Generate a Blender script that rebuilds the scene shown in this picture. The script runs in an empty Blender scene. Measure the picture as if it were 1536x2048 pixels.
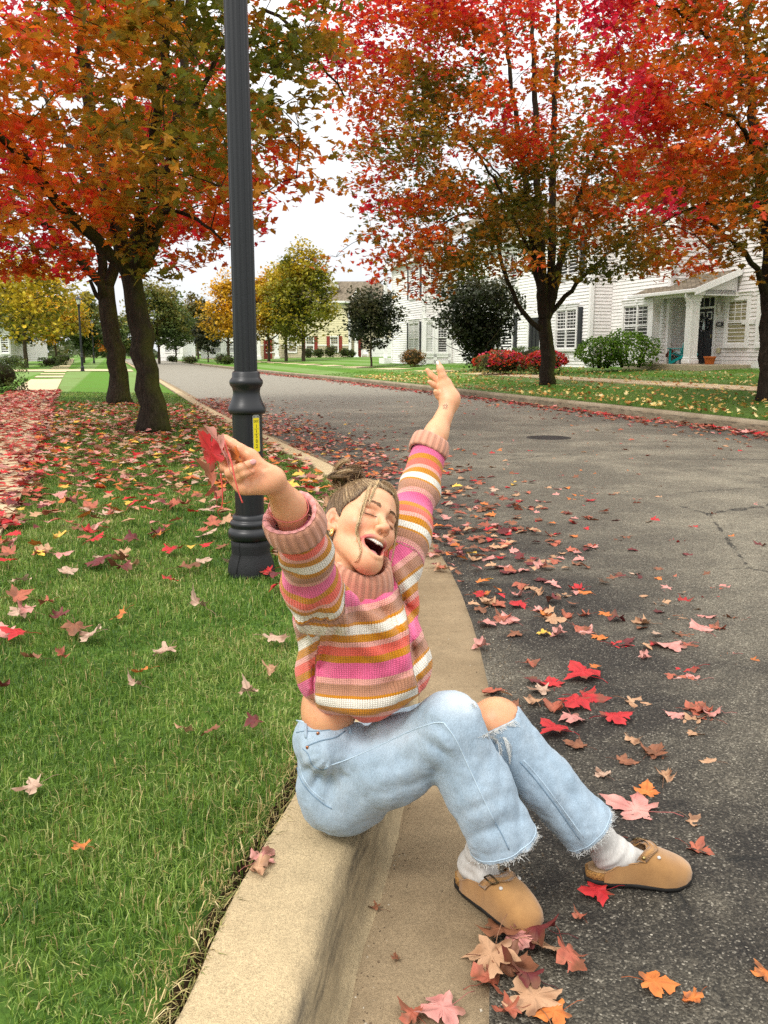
import bpy, math, random
import numpy as np
from mathutils import Vector, Matrix
from mathutils.bvhtree import BVHTree

rng = np.random.default_rng(11)
random.seed(11)
SC = bpy.context.scene
COL = SC.collection

# ------------------------------------------------------------------ camera
F, H = 1750.0, 1.35
PITCH = math.atan(319 / F)
CP, SP = math.cos(PITCH), math.sin(PITCH)

def at(u, v, dep):
    """world point seen at photo pixel (u, v) at optical depth dep"""
    x = (u - 768) / F * dep
    y = (v - 1024) / F * dep
    return np.array([x, dep * CP - y * SP, H - dep * SP - y * CP])

def gp(u, v, z=0.0):
    """ground point seen at photo pixel (u, v) on the level z"""
    x = (u - 768) / F; y = (v - 1024) / F
    t = (z - H) / (-SP - y * CP)
    return np.array([x * t, (CP - y * SP) * t, z])

def px(P):
    P = np.asarray(P, float); Z = P[..., 2] - H
    dep = P[..., 1] * CP - Z * SP; up = P[..., 1] * SP + Z * CP
    return 768 + F * P[..., 0] / dep, 1024 - F * up / dep, dep

cam = bpy.data.cameras.new('camera'); camo = bpy.data.objects.new('camera', cam); COL.objects.link(camo)
camo.location = (0, 0, H); camo.rotation_euler = (math.pi / 2 - PITCH, 0, 0)
cam.sensor_fit = 'VERTICAL'; cam.sensor_height = 36.0; cam.lens = F / 2048 * 36.0
cam.clip_start = 0.05; cam.clip_end = 3000
SC.camera = camo

# ------------------------------------------------------------------ object helpers
def tag(o, label=None, cat=None, group=None, kind=None):
    if label: o['label'] = label
    if cat: o['category'] = cat
    if group: o['group'] = group
    if kind: o['kind'] = kind
    return o

def empty(name, loc, label=None, cat=None, group=None):
    o = bpy.data.objects.new(name, None); COL.objects.link(o)
    o.empty_display_size = 0.1
    o.location = Vector([float(c) for c in loc])
    return tag(o, label, cat, group)

def setpar(o, parent):
    """parent while keeping the mesh where it was built (world coordinates)"""
    o.parent = parent
    o.matrix_parent_inverse = wm(parent).inverted()

def wm(o):
    if o.parent is None: return o.matrix_basis.copy()
    return wm(o.parent) @ o.matrix_parent_inverse @ o.matrix_basis

def mesh_data(name, V, F, smooth=True, attrs=None, mi=None, mats=()):
    V = np.asarray(V, np.float32).reshape(-1, 3)
    if isinstance(F, np.ndarray): F = [F]
    F = [np.asarray(f, np.int32) for f in F if len(f)]
    me = bpy.data.meshes.new(name)
    me.vertices.add(len(V)); me.vertices.foreach_set('co', V.ravel())
    loops = np.concatenate([f.ravel() for f in F]) if F else np.zeros(0, np.int32)
    tot = np.concatenate([np.full(len(f), f.shape[1], np.int32) for f in F]) if F else np.zeros(0, np.int32)
    start = np.concatenate([[0], np.cumsum(tot)[:-1]]).astype(np.int32) if len(tot) else tot
    me.loops.add(len(loops)); me.loops.foreach_set('vertex_index', loops.astype(np.int32))
    me.polygons.add(len(tot)); me.polygons.foreach_set('loop_start', start); me.polygons.foreach_set('loop_total', tot)
    if smooth is True: me.polygons.foreach_set('use_smooth', np.ones(len(tot), bool))
    else: me.polygons.foreach_set('use_smooth', np.zeros(len(tot), bool))
    if mi is not None: me.polygons.foreach_set('material_index', np.asarray(mi, np.int32))
    for k, a in (attrs or {}).items():
        a = np.asarray(a, np.float32)
        if a.ndim == 2:
            if a.shape[1] == 3: a = np.concatenate([a, np.ones((len(a), 1), np.float32)], 1)
            t = me.attributes.new(k, 'FLOAT_COLOR', 'POINT'); t.data.foreach_set('color', a.ravel())
        else:
            t = me.attributes.new(k, 'FLOAT', 'POINT'); t.data.foreach_set('value', a)
    me.update(calc_edges=True); me.validate()
    for m in mats: me.materials.append(m)
    return me

def obj(name, V, F, mats, parent=None, smooth=True, attrs=None, mi=None):
    if not isinstance(mats, (list, tuple)): mats = [mats]
    me = mesh_data(name, V, F, smooth, attrs, mi, mats)
    o = bpy.data.objects.new(name, me); COL.objects.link(o)
    if parent is not None: setpar(o, parent)
    return o

class MB:
    """collects primitives into one mesh"""
    def __init__(s): s.V = []; s.F = {}; s.n = 0; s.M = {}
    def add(s, V, F, m=0):
        V = np.asarray(V, float).reshape(-1, 3)
        if isinstance(F, np.ndarray): F = [F]
        for f in F:
            f = np.asarray(f, int)
            if len(f) == 0: continue
            s.F.setdefault(f.shape[1], []).append(f + s.n); s.M.setdefault(f.shape[1], []).append(np.full(len(f), m))
        s.V.append(V); s.n += len(V); return s
    def box(s, c, size, Rm=None, m=0, bevel=0.0):
        hx, hy, hz = np.asarray(size, float) / 2
        if bevel > 0:
            b = min(bevel, hx * .9, hy * .9, hz * .9)
            P = []
            for sz in (-1, 1):
                for sy in (-1, 1):
                    for sx in (-1, 1):
                        P += [(sx * (hx - b), sy * (hy - b), sz * hz), (sx * (hx - b), sy * hy, sz * (hz - b)), (sx * hx, sy * (hy - b), sz * (hz - b))]
            P = np.array(P)
            V, Fc = hull(P)
        else:
            V = np.array([(x, y, z) for z in (-hz, hz) for y in (-hy, hy) for x in (-hx, hx)])
            Fc = [np.array([(0, 2, 3, 1), (4, 5, 7, 6), (0, 1, 5, 4), (2, 6, 7, 3), (0, 4, 6, 2), (1, 3, 7, 5)])]
        if Rm is not None: V = V @ np.asarray(Rm).T
        return s.add(V + np.asarray(c, float), Fc, m)
    def build(s, name, mats, parent=None, smooth=False, attrs=None):
        ks = sorted(s.F)
        return obj(name, np.concatenate(s.V), [np.concatenate(s.F[k]) for k in ks], mats, parent, smooth, attrs,
                   np.concatenate([np.concatenate(s.M[k]) for k in ks]))

def hull(P):
    import bmesh
    bm = bmesh.new()
    for p in P: bm.verts.new(p)
    bmesh.ops.convex_hull(bm, input=bm.verts)
    bm.verts.index_update()
    V = np.array([v.co[:] for v in bm.verts]); Fc = np.array([[v.index for v in f.verts] for f in bm.faces if len(f.verts) == 3])
    bm.free(); return V, [Fc]

def frames(P):
    P = np.asarray(P, float); T = np.gradient(P, axis=0); T /= np.linalg.norm(T, axis=1)[:, None] + 1e-12
    n = np.cross(T[0], [0, 0, 1.0])
    if np.linalg.norm(n) < 1e-3: n = np.cross(T[0], [1.0, 0, 0])
    N = []; n /= np.linalg.norm(n)
    for t in T:
        n = n - t * np.dot(n, t); n /= np.linalg.norm(n) + 1e-12; N.append(n)
    N = np.array(N); return T, N, np.cross(T, N)

def tube(P, r, sides=8, cap=True):
    P = np.asarray(P, float); r = np.broadcast_to(np.asarray(r, float), (len(P),))
    T, N, B = frames(P); a = np.linspace(0, 2 * np.pi, sides, endpoint=False)
    V = (P[:, None] + r[:, None, None] * (np.cos(a)[None, :, None] * N[:, None] + np.sin(a)[None, :, None] * B[:, None])).reshape(-1, 3)
    i = np.arange(len(P) - 1)[:, None] * sides; j = np.arange(sides)[None]; k = (j + 1) % sides
    Fq = np.stack([i + j, i + k, i + sides + k, i + sides + j], -1).reshape(-1, 4)
    Fs = [Fq]
    if cap:
        V = np.concatenate([V, P[:1], P[-1:]]); c0 = len(V) - 2; l = (len(P) - 1) * sides
        jj = np.arange(sides); kk = (jj + 1) % sides
        Fs.append(np.concatenate([np.stack([np.full(sides, c0), kk, jj], -1), np.stack([np.full(sides, c0 + 1), l + jj, l + kk], -1)]))
    return V, Fs

def lathe(prof, seg=32, flute=None):
    """prof: (r, z) rows; flute(r, z, angles) may change the radius"""
    a = np.linspace(0, 2 * np.pi, seg, endpoint=False); V = []
    for r, z in prof:
        rr = np.full(seg, r) if flute is None else flute(r, z, a)
        V.append(np.stack([rr * np.cos(a), rr * np.sin(a), np.full(seg, z)], -1))
    V = np.concatenate(V); n = len(prof)
    i = np.arange(n - 1)[:, None] * seg; j = np.arange(seg)[None]; k = (j + 1) % seg
    return V, [np.stack([i + j, i + k, i + seg + k, i + seg + j], -1).reshape(-1, 4)]

def catmull(P, n):
    P = np.asarray(P, float); Q = np.concatenate([2 * P[:1] - P[1:2], P, 2 * P[-1:] - P[-2:-1]])
    out = []
    for i in range(1, len(Q) - 2):
        t = np.linspace(0, 1, n, endpoint=False)[:, None]; a, b, c, d = Q[i - 1], Q[i], Q[i + 1], Q[i + 2]
        out.append(.5 * (2 * b + (c - a) * t + (2 * a - 5 * b + 4 * c - d) * t ** 2 + (3 * b - a - 3 * c + d) * t ** 3))
    return np.concatenate(out + [P[-1:]])

def rotz(a): c, s = math.cos(a), math.sin(a); return np.array([[c, -s, 0], [s, c, 0], [0, 0, 1.0]])

def vnoise(P, scale, seed=0):
    """smooth value noise in [-1, 1]"""
    P = np.asarray(P, float) * scale + seed * 17.31
    i = np.floor(P).astype(np.int64); f = P - i; f = f * f * (3 - 2 * f)
    def hsh(x, y, z):
        h = (x * 374761393 + y * 668265263 + z * 2147483647 + seed * 974711) & 0xffffffff
        h = ((h ^ (h >> 13)) * 1274126177) & 0xffffffff; h = h ^ (h >> 16)
        return (h & 0xffff) / 32767.5 - 1
    r = 0
    for dx in (0, 1):
        for dy in (0, 1):
            for dz in (0, 1):
                w = (f[..., 0] if dx else 1 - f[..., 0]) * (f[..., 1] if dy else 1 - f[..., 1]) * (f[..., 2] if dz else 1 - f[..., 2])
                r = r + w * hsh(i[..., 0] + dx, i[..., 1] + dy, i[..., 2] + dz)
    return r

# ------------------------------------------------------------------ materials
class NT:
    def __init__(s, name):
        s.m = bpy.data.materials.new(name); s.m.use_nodes = True; s.t = s.m.node_tree
        s.b = s.t.nodes['Principled BSDF']; s.o = s.t.nodes['Material Output']
    def n(s, typ, **kw):
        nd = s.t.nodes.new(typ)
        for k, v in kw.items():
            if k.startswith('_'): setattr(nd, k[1:], v)
        return nd
    def l(s, a, b): s.t.links.new(a, b)
    def inp(s, nd, k, v):
        if v is None: return
        if isinstance(v, bpy.types.NodeSocket): s.l(v, nd.inputs[k])
        else:
            if isinstance(v, (tuple, list)) and len(v) == 3 and nd.inputs[k].type == 'RGBA': v = (*v, 1)
            nd.inputs[k].default_value = v
    def noise(s, scale, detail=4, rough=.55, vec=None, dist=0, dim='3D'):
        nd = s.n('ShaderNodeTexNoise'); nd.inputs['Scale'].default_value = scale; nd.inputs['Detail'].default_value = detail
        nd.inputs['Roughness'].default_value = rough; nd.inputs['Distortion'].default_value = dist
        if vec is not None: s.l(vec, nd.inputs['Vector'])
        return nd.outputs['Fac']
    def voro(s, scale, vec=None, out='Distance', feat='F1'):
        nd = s.n('ShaderNodeTexVoronoi'); nd.feature = feat; nd.inputs['Scale'].default_value = scale
        if vec is not None: s.l(vec, nd.inputs['Vector'])
        return nd.outputs[out]
    def ramp(s, fac, stops, interp='LINEAR'):
        nd = s.n('ShaderNodeValToRGB'); cr = nd.color_ramp; cr.interpolation = interp
        while len(cr.elements) < len(stops): cr.elements.new(.5)
        for e, (p, c) in zip(cr.elements, stops):
            e.position = p
        for e, (p, c) in zip(cr.elements, stops):
            e.color = (c, c, c, 1) if isinstance(c, (int, float)) else (*c, 1)
        s.l(fac, nd.inputs['Fac']); return nd.outputs['Color']
    def mix(s, fac, a, b, mode='MIX'):
        nd = s.n('ShaderNodeMix'); nd.data_type = 'RGBA'; nd.blend_type = mode
        s.inp(nd, 0, fac); s.inp(nd, 6, a); s.inp(nd, 7, b); return nd.outputs[2]
    def math(s, op, a, b=None, c=None):
        nd = s.n('ShaderNodeMath'); nd.operation = op
        s.inp(nd, 0, a); s.inp(nd, 1, b); s.inp(nd, 2, c); return nd.outputs[0]
    def attr(s, name, out='Color'):
        nd = s.n('ShaderNodeAttribute'); nd.attribute_name = name; return nd.outputs[out]
    def coord(s, out='Object'): return s.n('ShaderNodeTexCoord').outputs[out]
    def mapping(s, vec, scale=(1, 1, 1), rot=(0, 0, 0)):
        nd = s.n('ShaderNodeMapping'); nd.inputs['Scale'].default_value = scale; nd.inputs['Rotation'].default_value = rot
        s.l(vec, nd.inputs['Vector']); return nd.outputs[0]
    def bump(s, h, strength=.3, dist=.01, normal=None):
        nd = s.n('ShaderNodeBump'); nd.inputs['Strength'].default_value = strength; nd.inputs['Distance'].default_value = dist
        s.l(h, nd.inputs['Height'])
        if normal is not None: s.l(normal, nd.inputs['Normal'])
        return nd.outputs[0]
    def fin(s, col, rough=.6, normal=None, spec=.5, metal=0, **kw):
        s.inp(s.b, 'Base Color', col); s.inp(s.b, 'Roughness', rough); s.inp(s.b, 'Specular IOR Level', spec); s.inp(s.b, 'Metallic', metal)
        if normal is not None: s.l(normal, s.b.inputs['Normal'])
        for k, v in kw.items(): s.inp(s.b, k.replace('_', ' '), v)
        return s.m

def plain(name, col, rough=.5, spec=.5, metal=0, var=.08, vs=20, bump=0, bs=80):
    t = NT(name); c = t.coord()
    n = t.noise(vs, 5, .6, c)
    f = t.ramp(n, [(.25, tuple(x * (1 - var) for x in col)), (.75, tuple(min(1, x * (1 + var)) for x in col))])
    nm = t.bump(t.noise(bs, 4, .6, c), bump, .004) if bump else None
    return t.fin(f, rough, nm, spec, metal)
# ------------------------------------------------------------------ light
def build_light():
    w = bpy.data.worlds.new('World'); SC.world = w; w.use_nodes = True
    t = w.node_tree; bg = t.nodes['Background']
    el, rot = math.radians(50), math.radians(220)
    sky = t.nodes.new('ShaderNodeTexSky'); sky.sky_type = 'NISHITA'; sky.sun_disc = False
    sky.sun_elevation = el; sky.sun_rotation = rot; sky.air_density = 1.0; sky.dust_density = 3.0
    # an overcast layer: three times as bright overhead as at the horizon, lightly clouded
    tc = t.nodes.new('ShaderNodeTexCoord'); sep = t.nodes.new('ShaderNodeSeparateXYZ'); t.links.new(tc.outputs['Generated'], sep.inputs[0])
    rp = t.nodes.new('ShaderNodeValToRGB'); e = rp.color_ramp.elements
    e[0].position = 0; e[0].color = (.68, .70, .72, 1); e[1].position = 1; e[1].color = (1.75, 1.70, 1.61, 1)
    x = rp.color_ramp.elements.new(.22); x.color = (.80, .81, .825, 1)
    x = rp.color_ramp.elements.new(.45); x.color = (1.22, 1.20, 1.17, 1)
    t.links.new(sep.outputs['Z'], rp.inputs['Fac'])
    nz = t.nodes.new('ShaderNodeTexNoise'); nz.inputs['Scale'].default_value = 2.2; nz.inputs['Detail'].default_value = 5
    mp = t.nodes.new('ShaderNodeMapping'); mp.inputs['Scale'].default_value = (1, 1, 3); t.links.new(tc.outputs['Generated'], mp.inputs[0]); t.links.new(mp.outputs[0], nz.inputs['Vector'])
    cr = t.nodes.new('ShaderNodeMapRange'); cr.inputs['From Min'].default_value = .3; cr.inputs['From Max'].default_value = .7
    cr.inputs['To Min'].default_value = 9.3; cr.inputs['To Max'].default_value = 10.6; t.links.new(nz.outputs['Fac'], cr.inputs['Value'])
    ml = t.nodes.new('ShaderNodeVectorMath'); ml.operation = 'SCALE'; t.links.new(rp.outputs['Color'], ml.inputs[0]); t.links.new(cr.outputs[0], ml.inputs['Scale'])
    mx = t.nodes.new('ShaderNodeMix'); mx.data_type = 'RGBA'; mx.inputs[0].default_value = .93
    t.links.new(sky.outputs[0], mx.inputs[6]); t.links.new(ml.outputs[0], mx.inputs[7])
    t.links.new(mx.outputs[2], bg.inputs['Color']); bg.inputs['Strength'].default_value = .1
    s = bpy.data.lights.new('sun', 'SUN'); s.energy = 1.5; s.angle = math.radians(14); s.color = (1, .96, .9)
    so = bpy.data.objects.new('sun', s); COL.objects.link(so)
    # sun stands behind the camera's left shoulder
    d = Vector((-.50, -.60, .92)).normalized(); so.rotation_euler = d.to_track_quat('Z', 'Y').to_euler()
    SC.view_settings.view_transform = 'Standard'; SC.view_settings.look = 'None'; SC.view_settings.gamma = 1
    SC.view_settings.exposure = 0.55
    SC.cycles.max_bounces = 7; SC.cycles.diffuse_bounces = 3; SC.cycles.transmission_bounces = 4; SC.cycles.transparent_max_bounces = 4
    SC.cycles.use_adaptive_sampling = False; SC.cycles.sample_clamp_indirect = 3.0; SC.cycles.caustics_reflective = False; SC.cycles.caustics_refractive = False
    SC.cycles.use_denoising = False; SC.cycles.denoiser = 'OPENIMAGEDENOISE'; SC.cycles.denoising_input_passes = 'RGB_ALBEDO_NORMAL'
build_light()

# ------------------------------------------------------------------ street frame: s runs up the street, n away from it to the right
SX, SY, NX, NY = -.292, .956, .956, .292
def sn(s, n, z=0.0):
    s, n = np.broadcast_arrays(np.asarray(s, float), np.asarray(n, float))
    return np.stack([SX * s + NX * n, SY * s + NY * n, np.broadcast_to(np.asarray(z, float), s.shape)], -1)
def to_sn(P): P = np.asarray(P, float); return SX * P[..., 0] + SY * P[..., 1], NX * P[..., 0] + NY * P[..., 1]
SNR = np.array([[SX, NX, 0], [SY, NY, 0], [0, 0, 1.0]])   # columns s, n, z in the world

KZ = .15                                   # kerb height
KB = catmull([(-2.2, -5), (-1.15, -2), (-.60, .4), (-.395, 1.35), (-.335, 1.80), (-.245, 2.30), (-.16, 3.1), (-.125, 4.2), (-.16, 5.4), (-.30, 7.0), (-.66, 9.0), (-1.5, 11.6), (-4.08, 19.5), (-10.1, 39.2), (-20.6, 73), (-31.4, 108), (-56, 188)], 14)
def kerb_x(y): return np.interp(y, KB[:, 1], KB[:, 0])
FK_S = np.array([-14, -6, 0, 6, 12, 20, 40, 56, 88, 112, 190.]); FK_N = np.array([4.2, 6.6, 8.5, 10.0, 10.45, 10.5, 10.4, 9.6, 9.0, 8.8, 8.8])
def farkerb_n(s): return np.interp(s, FK_S, FK_N)
FKP = catmull(sn(FK_S, FK_N)[:, :2], 10)
TZ_N = np.array([0, 3.6, 4.9, 8.0, 11.2, 60]); TZ_Z = np.array([.2, .46, .49, .66, .80, 1.3])
def right_z(s, n): return np.interp(np.asarray(n) - farkerb_n(s), TZ_N, TZ_Z)
WALK_R = catmull([(-.2, -3), (-1.5, 2), (-2.56, 5.8), (-3.52, 8.64), (-8.16, 21.7), (-18.6, 51.8), (-38.5, 110), (-60, 172)], 14)
def walk_x(y): return np.interp(y, WALK_R[:, 1], WALK_R[:, 0])
def left_z(x, y):
    d = kerb_x(y) - np.asarray(x)
    return .145 + .02 * np.clip(d / .5, 0, 1) + .035 * np.clip((d - .5) / 3, 0, 1) + .012 * vnoise(np.stack([np.asarray(x, float), np.asarray(y, float), 0 * np.asarray(x, float)], -1), .9, 3) * np.clip(d, 0, 1)

def grid_faces(a, b):
    i = np.arange(a - 1)[:, None] * b; j = np.arange(b - 1)[None]
    return np.stack([i + j, i + j + 1, i + b + j + 1, i + b + j], -1).reshape(-1, 4)

def norm2(P):
    T = np.gradient(P, axis=0); T /= np.linalg.norm(T, axis=1)[:, None]
    return np.stack([T[:, 1], -T[:, 0]], -1)          # to the right of the direction of travel

def strip(name, prof, P, mat, flip=False):
    """sweep (offset, z) rows along the 2-D path P"""
    N = norm2(P); prof = np.asarray(prof, float)
    V = np.stack([P[:, None, 0] + N[:, None, 0] * prof[None, :, 0], P[:, None, 1] + N[:, None, 1] * prof[None, :, 0], np.broadcast_to(prof[None, :, 1], (len(P), len(prof)))], -1)
    Fq = grid_faces(len(P), len(prof))
    o = obj(name, V.reshape(-1, 3), Fq, mat); tag(o, kind='structure'); return o

def m_asphalt():
    t = NT('asphalt'); c = t.coord()
    agg = t.voro(210, c, 'Color'); ag = t.n('ShaderNodeSeparateColor'); t.l(agg, ag.inputs[0]); a = ag.outputs[0]
    base = t.ramp(a, [(0, (.008, .0072, .006)), (.45, (.020, .0175, .014)), (.80, (.042, .036, .028)), (.95, (.09, .080, .064)), (1, (.27, .245, .20))])
    wear = t.noise(.8, 6, .62, c); wm_ = t.ramp(wear, [(.44, 0), (.62, 1)])
    lite = t.ramp(a, [(0, (.090, .079, .057)), (.5, (.205, .182, .132)), (.88, (.36, .325, .245)), (1, (.52, .475, .37))])
    # the travelled middle of the road is worn paler than the damp edge by the kerb
    sp = t.n('ShaderNodeSeparateXYZ'); t.l(c, sp.inputs[0])
    n_ = t.math('ADD', t.math('MULTIPLY', sp.outputs[0], NX), t.math('MULTIPLY', sp.outputs[1], NY))
    nn = t.math('ADD', n_, t.math('MULTIPLY', t.math('SUBTRACT', t.noise(.7, 3, .6, c), .5), 2.6))
    mid = t.ramp(t.math('MULTIPLY', nn, .1), [(.24, 0), (.40, .9), (.80, 1), (.97, .4)])
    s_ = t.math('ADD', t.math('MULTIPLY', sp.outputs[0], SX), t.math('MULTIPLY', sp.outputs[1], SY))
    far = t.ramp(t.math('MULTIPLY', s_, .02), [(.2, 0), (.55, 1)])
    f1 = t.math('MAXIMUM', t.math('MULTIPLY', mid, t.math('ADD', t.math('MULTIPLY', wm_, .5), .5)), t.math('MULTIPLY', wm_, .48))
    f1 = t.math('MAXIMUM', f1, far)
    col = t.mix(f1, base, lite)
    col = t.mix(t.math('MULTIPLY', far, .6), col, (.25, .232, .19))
    fine = t.noise(14, 5, .7, c); col = t.mix(.45, col, t.ramp(fine, [(.3, .55), (.7, 1.35)]), 'MULTIPLY')
    crack = t.voro(.33, t.mapping(c, (1, 1, 0)), 'Distance', 'DISTANCE_TO_EDGE')
    wob = t.math('ADD', crack, t.math('MULTIPLY', t.math('SUBTRACT', t.noise(6, 5, .7, c), .5), .05))
    cm = t.ramp(t.math('ABSOLUTE', wob), [(0, 1), (.0045, 0)])
    cm = t.math('MULTIPLY', cm, t.ramp(t.noise(.5, 2, .5, c), [(.52, 0), (.56, 1)]))
    col = t.mix(cm, col, (.008, .008, .007))
    hgt = t.math('SUBTRACT', t.math('MULTIPLY', t.voro(210, c), -1.0), t.math('MULTIPLY', cm, 1.5))
    return t.fin(col, t.math('ADD', .62, t.math('MULTIPLY', fine, .3)), t.bump(hgt, .8, .006), .35)

def m_concrete(name, col, dirt, amt=.5, scuff_shade=False):
    t = NT(name); c = t.coord()
    big = t.noise(1.6, 5, .6, c); med = t.noise(11, 5, .65, c); fin = t.noise(420, 2, .6, c)
    f = t.math('MULTIPLY', t.ramp(big, [(.38, 0), (.68, 1)]), amt)
    k = t.mix(f, col, dirt); k = t.mix(.38, k, t.ramp(med, [(.3, .62), (.7, 1.22)]), 'MULTIPLY')
    k = t.mix(.8, k, t.ramp(fin, [(.34, .55), (.5, 1.0), (.68, 1.28)]), 'MULTIPLY'); k = t.mix(.5, k, t.ramp(t.noise(120, 3, .7, c), [(.35, .72), (.65, 1.18)]), 'MULTIPLY')
    sp = t.ramp(t.voro(38, c), [(.035, 1), (.07, 0)]); sp = t.math('MULTIPLY', sp, t.ramp(t.noise(9, 2, .5, c), [(.57, 0), (.6, 1)]))
    k = t.mix(t.math('MULTIPLY', sp, .7), k, (.06, .05, .04))
    if scuff_shade:   # tyre scuffs and water marks; the kerb face's shade is painted in too
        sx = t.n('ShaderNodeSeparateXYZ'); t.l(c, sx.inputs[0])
        band = t.ramp(sx.outputs[2], [(.02, .35), (.09, .85), (.134, 1), (.1485, 0)]); k = t.mix(t.math('MULTIPLY', t.ramp(sx.outputs[2], [(.0, .2), (.05, .5), (.125, .55), (.147, 0)]), .8), k, (.20, .165, .105))  # the mix here paints the upright face's shade into its colour
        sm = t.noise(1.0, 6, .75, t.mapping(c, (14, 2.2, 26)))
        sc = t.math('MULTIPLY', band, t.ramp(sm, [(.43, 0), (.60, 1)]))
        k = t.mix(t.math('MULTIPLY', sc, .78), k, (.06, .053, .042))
    h = t.math('ADD', t.math('MULTIPLY', fin, .8), med); h = t.math('ADD', h, t.math('MULTIPLY', t.noise(90, 4, .7, c), .9))
    return t.fin(k, .9, t.bump(h, .7, .004), .2)

def m_soil_lawn():
    t = NT('lawn_turf'); c = t.coord()
    n1 = t.noise(.6, 4, .6, c); n2 = t.noise(22, 5, .7, c)
    k = t.ramp(n2, [(.25, (.022, .045, .009)), (.5, (.055, .115, .018)), (.75, (.12, .21, .035))])
    sx = t.n('ShaderNodeSeparateXYZ'); t.l(c, sx.inputs[0])
    s_ = t.math('ADD', t.math('MULTIPLY', sx.outputs[0], SX), t.math('MULTIPLY', sx.outputs[1], SY))
    n_ = t.math('ADD', t.math('MULTIPLY', sx.outputs[0], NX), t.math('MULTIPLY', sx.outputs[1], NY))
    st = t.math('SINE', t.math('MULTIPLY', n_, 2 * math.pi / 2.6)); stf = t.ramp(t.math('ADD', t.math('MULTIPLY', st, .5), .5), [(.42, 0), (.58, 1)])
    fard = t.ramp(t.math('MULTIPLY', s_, .01), [(.19, 0), (.24, 1)])
    k2 = t.mix(stf, (.105, .24, .026), (.20, .31, .095)); k2 = t.mix(.5, k2, t.ramp(n2, [(.3, .6), (.7, 1.3)]), 'MULTIPLY')
    k = t.mix(t.math('MULTIPLY', fard, .8), k, k2)
    k = t.mix(t.ramp(n1, [(.45, 0), (.75, .45)]), k, (.12, .13, .03))
    return t.fin(k, .9, t.bump(n2, .8, .02), .1)

M_ASPH = m_asphalt()
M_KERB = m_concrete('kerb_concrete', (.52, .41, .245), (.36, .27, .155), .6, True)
M_GUT = m_concrete('gutter_concrete', (.325, .245, .15), (.215, .155, .09), .8)
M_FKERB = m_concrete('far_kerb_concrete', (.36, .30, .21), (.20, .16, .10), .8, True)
M_WALK = m_concrete('sidewalk_concrete', (.66, .52, .33), (.56, .44, .28), .6)
M_LAWN = m_soil_lawn()
M_EARTH = plain('edge_soil', (.035, .022, .012), .95, .1, 0, .5, 40, .8, 60)

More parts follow.
